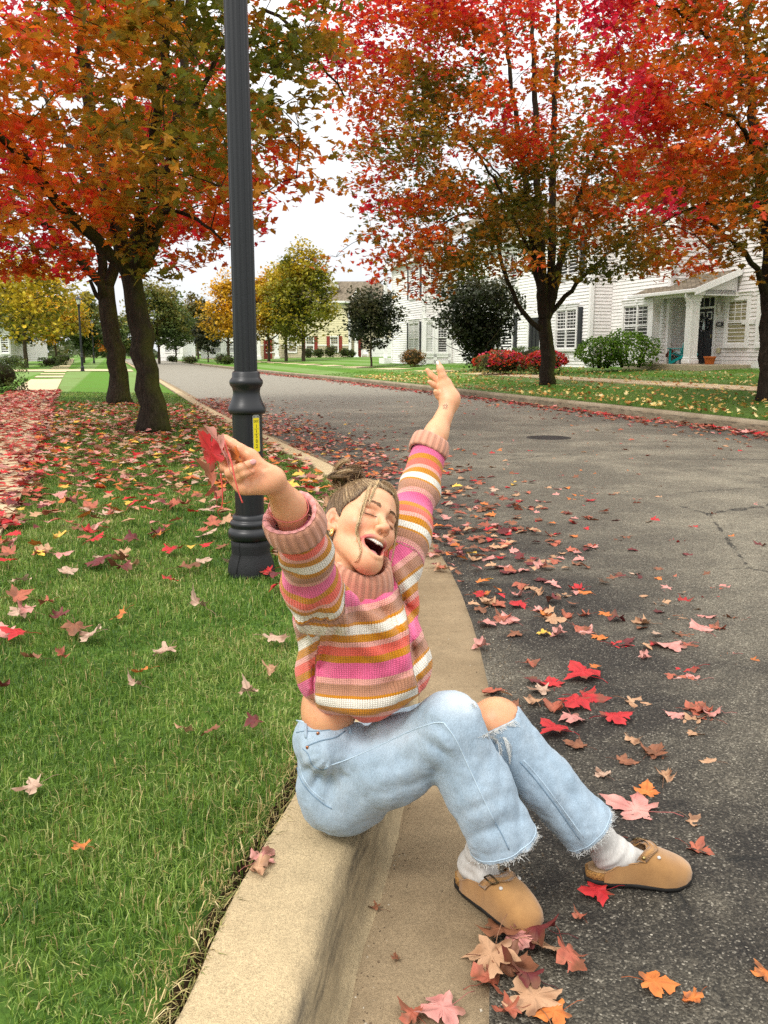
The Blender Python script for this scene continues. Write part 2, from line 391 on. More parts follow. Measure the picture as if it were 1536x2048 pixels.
def build_setting():
    # wide ground to the horizon
    g = 1500.; r = np.array([-g, -300, -120, -60, 60, 120, 300, g]); X, Y = np.meshgrid(r, r, indexing='ij')
    Z = np.full(X.shape, -.12); o = obj('ground', np.stack([X, Y, Z], -1).reshape(-1, 3), grid_faces(8, 8), M_LAWN); tag(o, kind='structure')
    # road: from the near gutter to the far kerb, row by row
    ys = np.concatenate([np.arange(-5, 12, .25), np.arange(12, 60, 1.), np.arange(60, 200, 5.)])
    near = np.array([np.interp(ys, KB[:, 1], KB[:, 0]), ys]).T
    Nn = norm2(np.array([kerb_x(ys), ys]).T)
    a = near + Nn * .50
    # matching far points: nearest along the street
    s_, _ = to_sn(np.concatenate([a, 0 * a[:, :1]], 1)); fs = np.interp(ys, [-5, 2, 10, 200], [-14, -6, 7, 200 * .956 + 6]); fs = np.where(ys > 10, s_, np.minimum(fs, s_ + 0))
    fs = np.where(ys < 10, np.interp(ys, [-5, 10], [-14, float(np.interp(10, ys, s_))]), s_)
    b = sn(fs, farkerb_n(fs))[:, :2]
    k = 13; tt = np.linspace(0, 1, k); P = a[:, None] * (1 - tt)[None, :, None] + b[:, None] * tt[None, :, None]
    Z = .05 * (1 - (2 * tt - 1) ** 2)
    V = np.concatenate([P, np.broadcast_to(Z[None, :, None], P.shape[:2] + (1,))], -1)
    tag(obj('road', V.reshape(-1, 3), grid_faces(len(ys), k), M_ASPH), kind='structure')
    # near kerb and gutter pan
    K = KB[KB[:, 1] < 130]
    K = catmull(K[::3], 6)
    N = norm2(K); jit = np.zeros(len(K))
    prof = [(-.012, -.05), (-.004, .13), (.004, .147), (.02, KZ), (.09, KZ + .001), (.165, KZ), (.195, .147), (.213, .138), (.226, .12), (.24, .08), (.252, .045), (.262, .022), (.28, .008), (.30, -.006)]
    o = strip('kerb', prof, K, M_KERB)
    P = np.array([v.co[:] for v in o.data.vertices]); dz = .0022 * vnoise(P, 9, 5) + .0018 * vnoise(P, 30, 6)
    P[:, 2] += dz; P[:, :2] += (.004 * vnoise(P, 6, 7))[:, None]; o.data.vertices.foreach_set('co', P.astype(np.float32).ravel())
    prof = [(.268, .0), (.290, .0045), (.35, .004), (.42, .004), (.48, .003), (.52, .002), (.60, .0015), (.60, -.02)]
    o = strip('gutter', prof, K, M_GUT)
    P = np.array([v.co[:] for v in o.data.vertices]).reshape(len(K), len(prof), 3)
    w = .012 * vnoise(P[:, 6] * 1.0, 5, 8) + .012 * vnoise(P[:, 6], 16, 9)
    Nn = np.concatenate([N, 0 * N[:, :1]], 1)
    P[:, 6] += Nn * w[:, None]; P[:, 7] += Nn * w[:, None]; o.data.vertices.foreach_set('co', P.astype(np.float32).ravel())
    # far kerb
    prof = [(.0, -.05), (-.0, .10), (.015, .165), (.03, .19), (.055, .2), (.2, .203), (.2, .05)]
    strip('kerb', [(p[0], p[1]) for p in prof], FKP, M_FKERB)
    # lawn on the near side with a soil edge along the kerb
    ys = np.concatenate([np.arange(-5, 14, .12), np.arange(14, 60, .8), np.arange(60, 190, 5.)])
    off = np.array([0.002, .02, .045, .08, .14, .25, .4, .6, .9, 1.3, 1.8, 2.4, 3.0, 3.6, 4.5, 6, 9, 14, 25, 60, 120])
    X = kerb_x(ys)[:, None] - off[None]; Y = np.broadcast_to(ys[:, None], X.shape)
    Z = left_z(X, Y); Z = Z - np.array([.07, .045, .02, .006] + [0] * (len(off) - 4))[None]
    mi = np.zeros((len(ys) - 1, len(off) - 1), int); mi[:, :2] = 1
    o = obj('lawn', np.stack([X, Y, Z], -1).reshape(-1, 3), grid_faces(len(ys), len(off))[:, ::-1], [M_LAWN, M_EARTH], mi=mi.ravel()); tag(o, kind='structure')
    # near sidewalk
    def walk(name, P, w, zf, mat, gap=1.5):
        N = norm2(P); L = np.concatenate([[0], np.cumsum(np.linalg.norm(np.diff(P, axis=0), axis=1))])
        mb = MB(); a = 0.
        while a < L[-1] - gap:
            c = np.linspace(a + .006, a + gap - .006, 3)
            p = np.stack([np.interp(c, L, P[:, 0]), np.interp(c, L, P[:, 1])], -1); n = np.stack([np.interp(c, L, N[:, 0]), np.interp(c, L, N[:, 1])], -1)
            rows = []
            for pp, nn in zip(p, n):
                q0, q1 = pp, pp - nn * w
                z0, z1 = float(zf(*q0)), float(zf(*q1))
                rows += [(*q0, z0 - .1), (*q0, z0), (*q1, z1), (*q1, z1 - .1)]
            mb.add(rows, np.concatenate([grid_faces(3, 4)[:, ::-1]])); a += gap if a < 40 else gap * 2; gap = gap if a < 40 else 3.0
        o = mb.build(name, mat); tag(o, kind='structure')
    walk('sidewalk', WALK_R, 1.25, lambda x, y: left_z(x, y) + .022, M_WALK)
    # rising lawn on the far side
    s = np.concatenate([np.arange(-10, 60, 1.), np.arange(60, 190, 4.)]); d = np.array([.19, .5, 1, 1.8, 2.7, 3.6, 4.9, 6, 8, 11.2, 16, 30, 70, 130])
    S, D = np.meshgrid(s, d, indexing='ij'); Nn = farkerb_n(S) + D
    P = sn(S, Nn, right_z(S, Nn)); P[..., 2] += .02 * vnoise(P, .5, 2) * np.clip(D - .3, 0, 1); P[:, 0, 2] = .185
    tag(obj('lawn', P.reshape(-1, 3), grid_faces(len(s), len(d)), M_LAWN), kind='structure')
    sw = np.arange(-8, 150, 1.0); pts = sn(sw, farkerb_n(sw) + 4.85)[:, :2]
    walk('sidewalk', pts, 1.2, lambda x, y: right_z(*to_sn(np.array([x, y, 0.]))) + .03, M_WALK)
    # front path to the left house and the cross street far off
    def slab(name, quad, mat, z):
        q = np.array([(*p, z) for p in quad]); tag(obj(name, q, np.array([[0, 1, 2, 3]]), mat), kind='structure')
    A = sn(np.array([58., 66.]), 1.9)[:, :2]
    for s0, s1 in ((57.5, 64.),):
        nn = np.linspace(-14, 1.2, 8); r0 = sn(s0, nn); r1 = sn(s1, nn); V = np.stack([r0, r1], 1); V[..., 2] = left_z(V[..., 0], V[..., 1]) + .03
        tag(obj('road', V.reshape(-1, 3), grid_faces(8, 2)[:, ::-1], M_WALK), kind='structure')
build_setting()
# ------------------------------------------------------------------ leaves
HALF = [(.10, -.05), (.20, -.14), (.35, -.13), (.33, -.03), (.26, .06), (.40, .08), (.50, .20), (.62, .36), (.47, .37), (.40, .45), (.30, .42), (.20, .37), (.24, .50), (.34, .60), (.23, .64), (.20, .75), (.09, .83)]
LEAF_FINE = np.array([(0, 0)] + HALF + [(0, 1.0)] + [(-x, y) for x, y in HALF[::-1]])
HS = [(.32, -.11), (.24, .08), (.58, .36), (.20, .36), (.30, .62)]
LEAF_TREE = np.array([(0, 0)] + HS + [(0, 1.0)] + [(-x, y) for x, y in HS[::-1]])
LEAF_FAR = np.array([(0, -.05), (.42, .2), (.3, .55), (0, 1.0), (-.3, .55), (-.42, .2)])

def leaf_template(outline, fold=.12, droop=.2):
    P = np.concatenate([[[0, .28]], outline]); x, y = P[:, 0], P[:, 1] - .35
    z = fold * np.abs(x) * 1.2 - droop * (y ** 2) - .12 * np.abs(x) ** 2
    z[0] -= .03
    V = np.stack([x, P[:, 1] - .35, z], -1); n = len(outline); i = np.arange(n)
    return V, np.stack([np.zeros(n, int), 1 + i, 1 + (i + 1) % n], -1)

def rand_rot(n, tilt, rg):
    """rotation matrices: random heading, normals tipped from vertical by about tilt"""
    yaw = rg.uniform(0, 2 * np.pi, n); t = np.abs(rg.normal(0, tilt, n)); ax = rg.uniform(0, 2 * np.pi, n)
    c, s = np.cos(yaw), np.sin(yaw); Z = np.zeros((n, 3, 3)); Z[:, 0, 0] = c; Z[:, 0, 1] = -s; Z[:, 1, 0] = s; Z[:, 1, 1] = c; Z[:, 2, 2] = 1
    kx, ky = np.cos(ax), np.sin(ax); K = np.zeros((n, 3, 3)); K[:, 0, 2] = ky; K[:, 1, 2] = -kx; K[:, 2, 0] = -ky; K[:, 2, 1] = kx
    I = np.eye(3)[None]; st = np.sin(t)[:, None, None]; ct = (1 - np.cos(t))[:, None, None]
    return (I + st * K + ct * (K @ K)) @ Z

def leaf_cloud(pos, size, tpl, rot):
    V, Fc = tpl; n = len(pos); k = len(V)
    W = np.einsum('nij,kj->nki', rot, V) * size[:, None, None] + pos[:, None]
    return W.reshape(-1, 3), (Fc[None] + (np.arange(n) * k)[:, None, None]).reshape(-1, 3)

def m_leaf(name, trans=.42, rough=.5, spotted=False):
    t = NT(name); a = t.attr('col'); c = t.coord()
    nz = t.noise(55 if spotted else 9, 3, .6, c)
    k = t.mix(.5, a, t.ramp(nz, [(.3, .72), (.7, 1.25)]), 'MULTIPLY')
    if spotted: k = t.mix(t.ramp(t.noise(120, 2, .5, c), [(.66, 0), (.7, .6)]), k, (.10, .035, .02))
    t.fin(k, rough, None, .35)
    if trans:
        tr = t.n('ShaderNodeBsdfTranslucent'); t.l(k, tr.inputs['Color']); mx = t.n('ShaderNodeMixShader'); mx.inputs[0].default_value = trans
        t.l(t.b.outputs[0], mx.inputs[1]); t.l(tr.outputs[0], mx.inputs[2]); t.l(mx.outputs[0], t.o.inputs['Surface'])
    return t.m

def m_bark(name, col, moss=.5):
    t = NT(name); c = t.coord(); v = t.mapping(c, (1, 1, .22))
    n = t.noise(26, 6, .7, v); n2 = t.noise(2.5, 4, .6, c); w = t.voro(30, v)
    k = t.ramp(n, [(.28, tuple(x * .35 for x in col)), (.55, col), (.8, tuple(min(1, x * 2.6) for x in col))])
    sx = t.n('ShaderNodeSeparateXYZ'); t.l(t.coord('Normal'), sx.inputs[0])
    side = t.ramp(t.math('ADD', t.math('MULTIPLY', sx.outputs[0], .5), .5), [(.45, 0), (.95, 1)])
    k = t.mix(t.math('MULTIPLY', t.math('MULTIPLY', side, moss), t.ramp(n2, [(.35, .2), (.6, 1)])), k, (.075, .085, .012))
    h = t.math('ADD', n, t.math('MULTIPLY', w, .6))
    return t.fin(k, .95, t.bump(h, 1.0, .03), .1)

M_LEAF = m_leaf('maple_foliage', .52)
M_FOL = m_leaf('shrub_foliage', .3)
M_FALL = m_leaf('fallen_leaf', .12, .55, True)
M_BARK = m_bark('maple_bark', (.038, .028, .021), .75)
M_BARKF = m_bark('far_bark', (.085, .065, .045), .15)

def skeleton(limbs, clumps, step=.22, wob=.05, seed=0, rtip=.006):
    """limbs: list of (points, r0, r1); clumps are joined to the nearest wood, then pipe radii are summed back"""
    rg = np.random.default_rng(seed)
    nodes, par, rmin, chains = [], [], [], []
    for P, r0, r1 in limbs:
        P = catmull(P, 8); L = np.concatenate([[0], np.cumsum(np.linalg.norm(np.diff(P, axis=0), axis=1))]); m = max(3, int(L[-1] / step))
        q = np.linspace(0, L[-1], m); Q = np.stack([np.interp(q, L, P[:, i]) for i in range(3)], -1)
        Q[1:-1] += rg.normal(0, wob * .4, (m - 2, 3))
        p = -1
        if nodes:
            d = np.linalg.norm(np.array(nodes) - Q[0], axis=1); p = int(d.argmin())
        ch = [p] if p >= 0 else []
        for i in range(m):
            if i == 0 and p >= 0: Q[0] = nodes[p]; continue
            nodes.append(Q[i]); par.append(p); rmin.append(r0 + (r1 - r0) * i / (m - 1)); p = len(nodes) - 1; ch.append(p)
        chains.append(ch)
    trunk_n = len(nodes)
    base = np.array(nodes)
    order = np.argsort([np.min(np.linalg.norm(base - c, axis=1)) for c in clumps])
    for ci in order:
        c = np.asarray(clumps[ci]); N = np.array(nodes); dv = c - N; d = np.linalg.norm(dv, axis=1)
        cost = d * (1 + .9 * np.clip(-dv[:, 2] / (d + .01), -.2, 1)) + np.where(np.arange(len(N)) < 12, .8, 0)
        p = int(cost.argmin()); a = N[p]; L = d[p]
        if L < .12: continue
        m = max(2, int(L / .3)); t = np.linspace(0, 1, m + 1)[1:, None]
        mid = (a + c) / 2 + np.array([0, 0, .14 * L]) + rg.normal(0, .07 * L, 3)
        Q = (1 - t) ** 2 * a + 2 * t * (1 - t) * mid + t ** 2 * c
        ch = [p]
        for qq in Q:
            nodes.append(qq); par.append(p); rmin.append(rtip); p = len(nodes) - 1; ch.append(p)
        chains.append(ch)
    r = np.array(rmin); r2 = np.zeros(len(nodes))
    for i in range(len(nodes) - 1, -1, -1):
        r[i] = max(r[i], min(r2[i] ** (1 / 2.3), .09) if i >= trunk_n else r[i])
        if par[i] >= 0: r2[par[i]] += r[i] ** 2.3 * .8
    return np.array(nodes), r, chains, trunk_n

def tree(name, base, limbs, cl, label, cat, group, mats, leaf=(.11, .16), per=40, spread=(.42, .2), colf=None, tpl=None, tilt=.7, seed=1, sides=9, twigs=True, trunkflare=None, big=1.0):
    rg = np.random.default_rng(seed)
    root = empty(name, base, label, cat, group)
    nodes, r, chains, tn = skeleton(limbs, cl, seed=seed, rtip=.005 * big)
    mb = MB()
    for k, ch in enumerate(chains):
        if len(ch) < 2: continue
        P = nodes[ch]; rr = r[ch].copy()
        if k >= len(limbs): rr[0] = min(rr[0], rr[1] * 1.5)
        V, Fs = tube(P, rr, sides if k < len(limbs) else 4, k < len(limbs))
        if k == 0 and trunkflare:
            z0 = V[:, 2] - base[2]; f = np.clip(1 - z0 / .55, 0, 1) ** 2
            c = np.stack([np.interp(V[:, 2], P[:, 2], P[:, 0]), np.interp(V[:, 2], P[:, 2], P[:, 1])], -1)
            ang = np.arctan2(V[:, 1] - c[:, 1], V[:, 0] - c[:, 0])
            f2 = f * trunkflare * (.7 + .5 * np.cos(ang * 5 + seed) + .25 * np.cos(ang * 3 + 1.3)) + .05 * np.cos(ang * 7 + 3 * z0) * np.clip(1 - z0 / 3, 0, 1)
            V[:, :2] = c + (V[:, :2] - c) * (1 + f2)[:, None]
            V += (.012 * vnoise(V * np.array([1, 1, .4]), 14, seed))[:, None]
        mb.add(V, Fs)
    pos, nsub = [], []
    for c in cl:
        n = rg.integers(int(per * .6), int(per * 1.4) + 1)
        q = rg.normal(0, 1, (n, 3)); q /= np.linalg.norm(q, axis=1)[:, None]; q *= rg.uniform(.15, 1, (n, 1)) ** .55
        p = np.asarray(c) + q * np.array([spread[0], spread[0], spread[1]]) * rg.uniform(.7, 1.25)
        p[:, 2] -= .22 * np.hypot(q[:, 0], q[:, 1]) ** 2 * spread[0]
        pos.append(p)
        if twigs:
            for _ in range(4):
                e = p[rg.integers(n)]; m = (np.asarray(c) + e) / 2 + (0, 0, .05)
                mb.add(*tube(np.array([c, m, e]), [.004 * big, .003 * big, .0015 * big], 3, False))
    mb.build('trunk', mats[0], root, smooth=True)
    pos = np.concatenate(pos); n = len(pos)
    col = colf(pos, rg)
    W, Fc = leaf_cloud(pos, rg.uniform(*leaf, n), tpl, rand_rot(n, tilt, rg))
    obj('crown', W, Fc, mats[1], root, smooth=False, attrs={'col': np.repeat(col, len(tpl[0]), axis=0)})
    return root

def ell_clumps(els, n, rg, shell=.55):
    """clump centres spread through a union of ellipsoids, denser near the skin"""
    w = np.array([e[1][0] * e[1][1] * e[1][2] for e in els]); w = w / w.sum(); out = []
    for e, k in zip(els, rg.multinomial(n, w)):
        q = rg.normal(0, 1, (k, 3)); q /= np.linalg.norm(q, axis=1)[:, None]; q *= (shell + (1 - shell) * rg.uniform(0, 1, (k, 1)) ** .6)
        out.append(np.asarray(e[0]) + q * np.asarray(e[1]))
    return np.concatenate(out)

def pal(v, stops):
    """piecewise colour by a value in 0..1"""
    x = np.array([s[0] for s in stops]); C = np.array([s[1] for s in stops])
    return np.stack([np.interp(v, x, C[:, i]) for i in range(3)], -1)

RED, CRIM, ORG, AMB, OLV, GRN = (.70, .030, .028), (.58, .014, .050), (.70, .125, .014), (.56, .215, .018), (.28, .195, .020), (.13, .155, .018)
FALLPAL = [(0, GRN), (.2, OLV), (.40, AMB), (.58, ORG), (.78, RED), (1, CRIM)]

def maple_col(center, rad, bias=0, up=.25, noise=.38, redside=None, pale=1.):
    def f(P, rg):
        q = (P - np.asarray(center)) / np.asarray(rad); rr = np.linalg.norm(q, axis=1)
        v = .62 * (rr - .45) + up * q[:, 2] + bias + noise * vnoise(P, .75, 4) + .22 * vnoise(P, 2.2, 9) + rg.normal(0, .07, len(P))
        if redside is not None: v = v + q @ np.asarray(redside)
        c = pal(np.clip(v + .3, 0, 1), FALLPAL); c = c * rg.uniform(.62, 1.25, (len(P), 1)) * pale
        return np.clip(c, 0, 1)
    return f

def build_maples():
    tpl = leaf_template(LEAF_TREE, .2, .35)
    A = at
    # --- large maple on the lawn beside the lamp post
    rg = np.random.default_rng(101); D = 12.8
    b = gp(310, 862, .20)
    D = px(b)[2]
    lim = [([b - (0, 0, .08), A(306, 830, D), A(287, 700, D), A(270, 600, D), A(262, 548, D)], .185, .15),
           ([A(264, 560, D), A(205, 492, D - .3), A(130, 420, D - .8), A(60, 330, D - 1.4), A(-10, 265, D - 2)], .105, .045),
           ([A(262, 552, D), A(228, 430, D + .2), A(188, 260, D + .5), A(165, 60, D + .9), A(150, -180, D + 1.2)], .13, .05),
           ([A(272, 552, D), A(288, 400, D - .5), A(312, 250, D - 1.2), A(335, 90, D - 2), A(345, -120, D - 2.6)], .10, .04),
           ([A(280, 556, D), A(325, 420, D), A(350, 290, D + .3), A(370, 140, D + .7), A(385, -120, D + 1.1)], .11, .045),
           ([A(350, 300, D), A(430, 130, D - .2), A(530, 20, D - .4), A(620, 110, D - .6), A(690, 195, D - .8)], .045, .012),
           ([A(285, 480, D), A(330, 425, D - .6), A(400, 445, D - 1.3), A(450, 490, D - 1.9)], .04, .012),
           ([A(250, 520, D), A(170, 350, D + .8), A(110, 240, D + 2), A(60, 120, D + 2.8)], .07, .03),
           ([A(264, 540, D), A(280, 420, D + 1), A(330, 330, D + 2.2), A(420, 260, D + 3.3)], .06, .02)]
    c0 = np.array([-3.55, 11.9, 5.9]); r0 = np.array([3.1, 3.7, 3.5])
    els = [(c0, r0), (c0 + (-1.1, -.8, -.7), (2.4, 2.6, 2.1)), (c0 + (.9, .2, -1.0), (1.9, 2.4, 1.8)), (c0 + (1.4, -.8, -2.1), (1.3, 1.3, .75)), (c0 + (2.1, .2, .6), (1.5, 1.6, 1.7)), (c0 + (-1.8, .6, -2.0), (1.6, 2.0, .8))]
    cl = ell_clumps(els, 400, rg, .5)
    cl = cl[(cl[:, 2] > 2.45)]
    tr = np.hypot(cl[:, 0] + 3.5, cl[:, 1] - 12.8); cl = cl[(cl[:, 2] > 3.2) | (tr > 1.0)]
    cl = np.concatenate([cl, [A(270, 470, D - .7), A(285, 500, D - .5), A(250, 420, D - .9), A(300, 360, D - 1.3), A(240, 350, D - 1.2), A(310, 540, D - .3), A(225, 300, D - 1.5), A(290, 290, D - 1.6)]])
    tree('maple_tree', b, lim, cl, 'big mossy trunked maple with olive, orange and red leaves, nearest on the left lawn', 'tree', 'street maples in autumn colour', [M_BARK, M_LEAF], (.10, .155), 38, (.5, .22), maple_col(c0, r0 * 1.05, .04, .20, .52, (-.34, 0, 0), 1.2), tpl, .75, 21, 14, True, .55)
    # --- second maple behind it
    b = gp(243, 806, .21); D = px(b)[2]
    lim = [([b - (0, 0, .08), A(238, 760, D), A(226, 680, D), A(216, 610, D), A(212, 575, D)], .23, .185),
           ([A(214, 590, D), A(160, 520, D - .4), A(95, 455, D - 1), A(30, 415, D - 1.6)], .12, .04),
           ([A(214, 585, D), A(238, 500, D + .2), A(252, 380, D + .5), A(262, 240, D + 1)], .14, .05),
           ([A(218, 605, D), A(195, 592, D), A(183, 575, D - .1), A(180, 560, D - .2)], .07, .04),
           ([A(212, 580, D), A(190, 440, D + .6), A(150, 320, D + 1.2), A(110, 220, D + 1.6)], .12, .04)]
    c0 = b + np.array([-.5, -.2, 5.4]); r0 = np.array([4.0, 3.6, 3.2])
    cl = ell_clumps([(c0, r0), (c0 + (-1.5, 0, -1.3), (2.6, 2.6, 1.4)), (c0 + (1.6, 0, -.6), (2.2, 2.4, 1.7))], 330, rg, .4)
    cl = cl[(cl[:, 2] > 2.9)]; tr = np.hypot(cl[:, 0] - b[0], cl[:, 1] - b[1]); cl = cl[(cl[:, 2] > 3.6) | (tr > 1.3)]
    tree('maple_tree', b, lim, cl, 'dark trunked maple with orange leaves standing behind the nearest left maple', 'tree', 'street maples in autumn colour', [M_BARK, M_LEAF], (.13, .19), 36, (.6, .26), maple_col(c0, r0, .18, .10, .3, (-.08, 0, 0)), tpl, .75, 22, 12, True, .5)
    # --- red maple across the road
    b = sn(*to_sn(gp(1095, 772, .33)), .30); D = px(b)[2]
    lim = [([b - (0, 0, .08), A(1096, 740, D), A(1094, 690, D), A(1088, 640, D)], .235, .21),
           ([A(1088, 650, D), A(1078, 560, D), A(1062, 450, D - .3), A(1042, 300, D - .5), A(1020, 150, D - .8), A(1005, 0, D - 1)], .14, .04),
           ([A(1090, 640, D), A(1082, 500, D), A(1074, 330, D + .3), A(1068, 150, D + .6), A(1060, -60, D + .9)], .15, .05),
           ([A(1094, 640, D), A(1104, 500, D), A(1106, 330, D), A(1112, 150, D - .2), A(1118, -40, D - .3)], .15, .05),
           ([A(1096, 640, D), A(1130, 490, D - .4), A(1172, 350, D - .9), A(1225, 250, D - 1.4), A(1295, 110, D - 2)], .13, .03),
           ([A(1098, 630, D), A(1145, 575, D - .4), A(1225, 500, D - 1), A(1300, 450, D - 1.6)], .085, .02),
           ([A(1084, 665, D), A(1040, 615, D - .2), A(1008, 540, D - .4), A(982, 450, D - .8), A(925, 428, D - 1.3), A(860, 470, D - 1.8)], .085, .018),
           ([A(1072, 540, D), A(1010, 400, D - .8), A(940, 290, D - 1.6), A(830, 210, D - 2.6)], .06, .015),
           ([A(1080, 560, D), A(1040, 420, D + 1.5), A(960, 310, D + 3), A(860, 280, D + 4)], .06, .015)]
    c0 = b + np.array([-.9, -1.2, 8.1]); r0 = np.array([5.2, 5.4, 5.2])
    els = [(c0, r0), (c0 + (-2.6, -1.0, -2.4), (2.9, 3.2, 2.6)), (c0 + (2.2, -1.0, -2.6), (2.9, 3.0, 2.4)), (c0 + (-3.4, -1.4, -4.5), (2.2, 2.2, .9)), (c0 + (-.6, -2.6, -4.2), (2.4, 1.6, .9)), (c0 + (2.9, -1.6, -4.4), (2.0, 2.0, .9)), (c0 + (-3.6, -.5, 1.2), (2.6, 3, 2.6))]
    cl = ell_clumps(els, 590, rg, .5)
    cl = cl[cl[:, 2] > 3.0]; tr = np.hypot(cl[:, 0] - b[0], cl[:, 1] - b[1]); cl = cl[(cl[:, 2] > 4.6) | (tr > 1.5)]
    tree('maple_tree', b, lim, cl, 'scarlet topped maple with several upright stems on the verge across the road', 'tree', 'street maples in autumn colour', [M_BARK, M_LEAF], (.12, .185), 54, (.78, .34), maple_col(c0, r0, .02, .52, .50), tpl, .75, 23, 12, True, .45, 1.3)
    # --- maple at the right edge
    s_, n_ = to_sn(gp(1530, 800, .38)); b = sn(s_, n_, right_z(s_, n_) - .0); D = px(b)[2]
    lim = [([b - (0, 0, .08), A(1532, 770, D), A(1532, 690, D), A(1536, 560, D), A(1530, 430, D), A(1515, 300, D), A(1500, 180, D), A(1492, 40, D), A(1486, -100, D)], .155, .05),
           ([A(1536, 575, D), A(1500, 520, D - .4), A(1450, 468, D - .9), A(1398, 435, D - 1.4)], .07, .02),
           ([A(1530, 440, D), A(1465, 408, D - .5), A(1390, 415, D - 1.1), A(1320, 450, D - 1.8)], .06, .015),
           ([A(1505, 210, D), A(1440, 110, D - .6), A(1380, 40, D - 1), A(1290, 0, D - 1.5)], .05, .015),
           ([A(1518, 310, D), A(1580, 220, D - .3), A(1650, 100, D)], .07, .02),
           ([A(1534, 600, D), A(1600, 480, D + .3), A(1680, 400, D + .6)], .07, .02),
           ([A(1520, 330, D), A(1480, 250, D - 1.2), A(1400, 200, D - 2.4)], .06, .02)]
    c0 = b + np.array([-.3, -.8, 6.3]); r0 = np.array([3.7, 4.0, 3.9])
    els = [(c0, r0), (c0 + (-1.5, -.9, -1.7), (2.2, 2.3, 1.8)), (c0 + (1.4, 0, -1.2), (2.4, 2.6, 2.2)), (c0 + (-1.9, -.6, .8), (2.0, 2.4, 2.2)), (c0 + (-.4, -.8, -3.1), (1.5, 1.5, .8))]
    cl = ell_clumps(els, 400, rg, .45)
    cl = cl[cl[:, 2] > 2.6]; tr = np.hypot(cl[:, 0] - b[0], cl[:, 1] - b[1]); cl = cl[(cl[:, 2] > 3.9) | (tr > .8)]
    tree('maple_tree', b, lim, cl, 'maple with crimson and olive leaves cut by the right edge of the photo', 'tree', 'street maples in autumn colour', [M_BARK, M_LEAF], (.10, .155), 50, (.60, .27), maple_col(c0, r0, .0, .34, .42, (-.10, 0, 0)), tpl, .75, 24, 12, True, .5)

def simple_tree(name, u, base, hpx, wpx, label, cat, group, cols, seed, shape='round', dens=1.0, bare=.28, per=26, leaf=None, trunk=.018, tpl=None, dz=None, cloud=None):
    """a far tree: its own trunk, limbs and leaf crown. hpx, wpx: height and crown width in metres"""
    rg = np.random.default_rng(seed); b = np.asarray(base, float); hgt, wid = hpx, wpx
    tr = trunk * hgt; fork = b + (0, 0, hgt * bare); R = wid / 2
    lim = [([b - (0, 0, .1), b + (0, 0, hgt * bare * .5), fork, b + (rg.normal(0, .05), rg.normal(0, .05), hgt * .93)], tr, tr * .12)]
    k = 9
    for i in range(k):
        a = i * 2.4 + rg.uniform(0, .6); z0 = hgt * (bare + .35 * i / k); L = R * rg.uniform(.75, .98)
        s = b + (0, 0, z0); e = s + (math.cos(a) * L, math.sin(a) * L, hgt * rg.uniform(.14, .3))
        lim.append(([s, (s + e) / 2 + (0, 0, -.02 * hgt), e], tr * .4, tr * .08))
    zc = hgt * (1 + bare) / 2; rz = hgt * (1 - bare) / 2
    n = int((135 if cloud is None else cloud) * dens)
    q = rg.normal(0, 1, (n, 3)); q /= np.linalg.norm(q, axis=1)[:, None]; q *= (.35 + .65 * rg.uniform(0, 1, (n, 1)) ** .6)
    q *= (1 + .26 * vnoise(q * 1.6, 1, seed) + .14 * vnoise(q * 3.2, 1, seed + 2))[:, None]
    if shape == 'cone':
        f = 1 - .62 * (q[:, 2:] + 1) / 2; q[:, :2] *= f * 1.15
    if shape == 'vase':
        f = .18 + 1.0 * (q[:, 2:] + 1) / 2; q[:, :2] *= f
    if shape == 'egg':
        f = 1.08 - .38 * (q[:, 2:] + 1) / 2; q[:, :2] *= f
    cl = b + (0, 0, zc) + q * np.array([R * .92, R * .92, rz * .95])
    lf = leaf or (.05 * wid, .085 * wid)
    def cf(P, g):
        v = np.clip(.5 + .55 * vnoise(P, 2.4 / R, seed) + .3 * (P[:, 2] - b[2] - zc) / rz + g.normal(0, .12, len(P)), 0, 1)
        return np.clip(pal(v, cols) * g.uniform(.7, 1.25, (len(P), 1)), 0, 1)
    return tree(name, b, lim, cl, label, cat, group, [M_BARKF, M_FOL], lf, per, (R * .30, R * .17), cf, tpl or leaf_template(LEAF_FAR, .2, .3), .8, seed, 7, True, None, max(.6, hgt / 6))

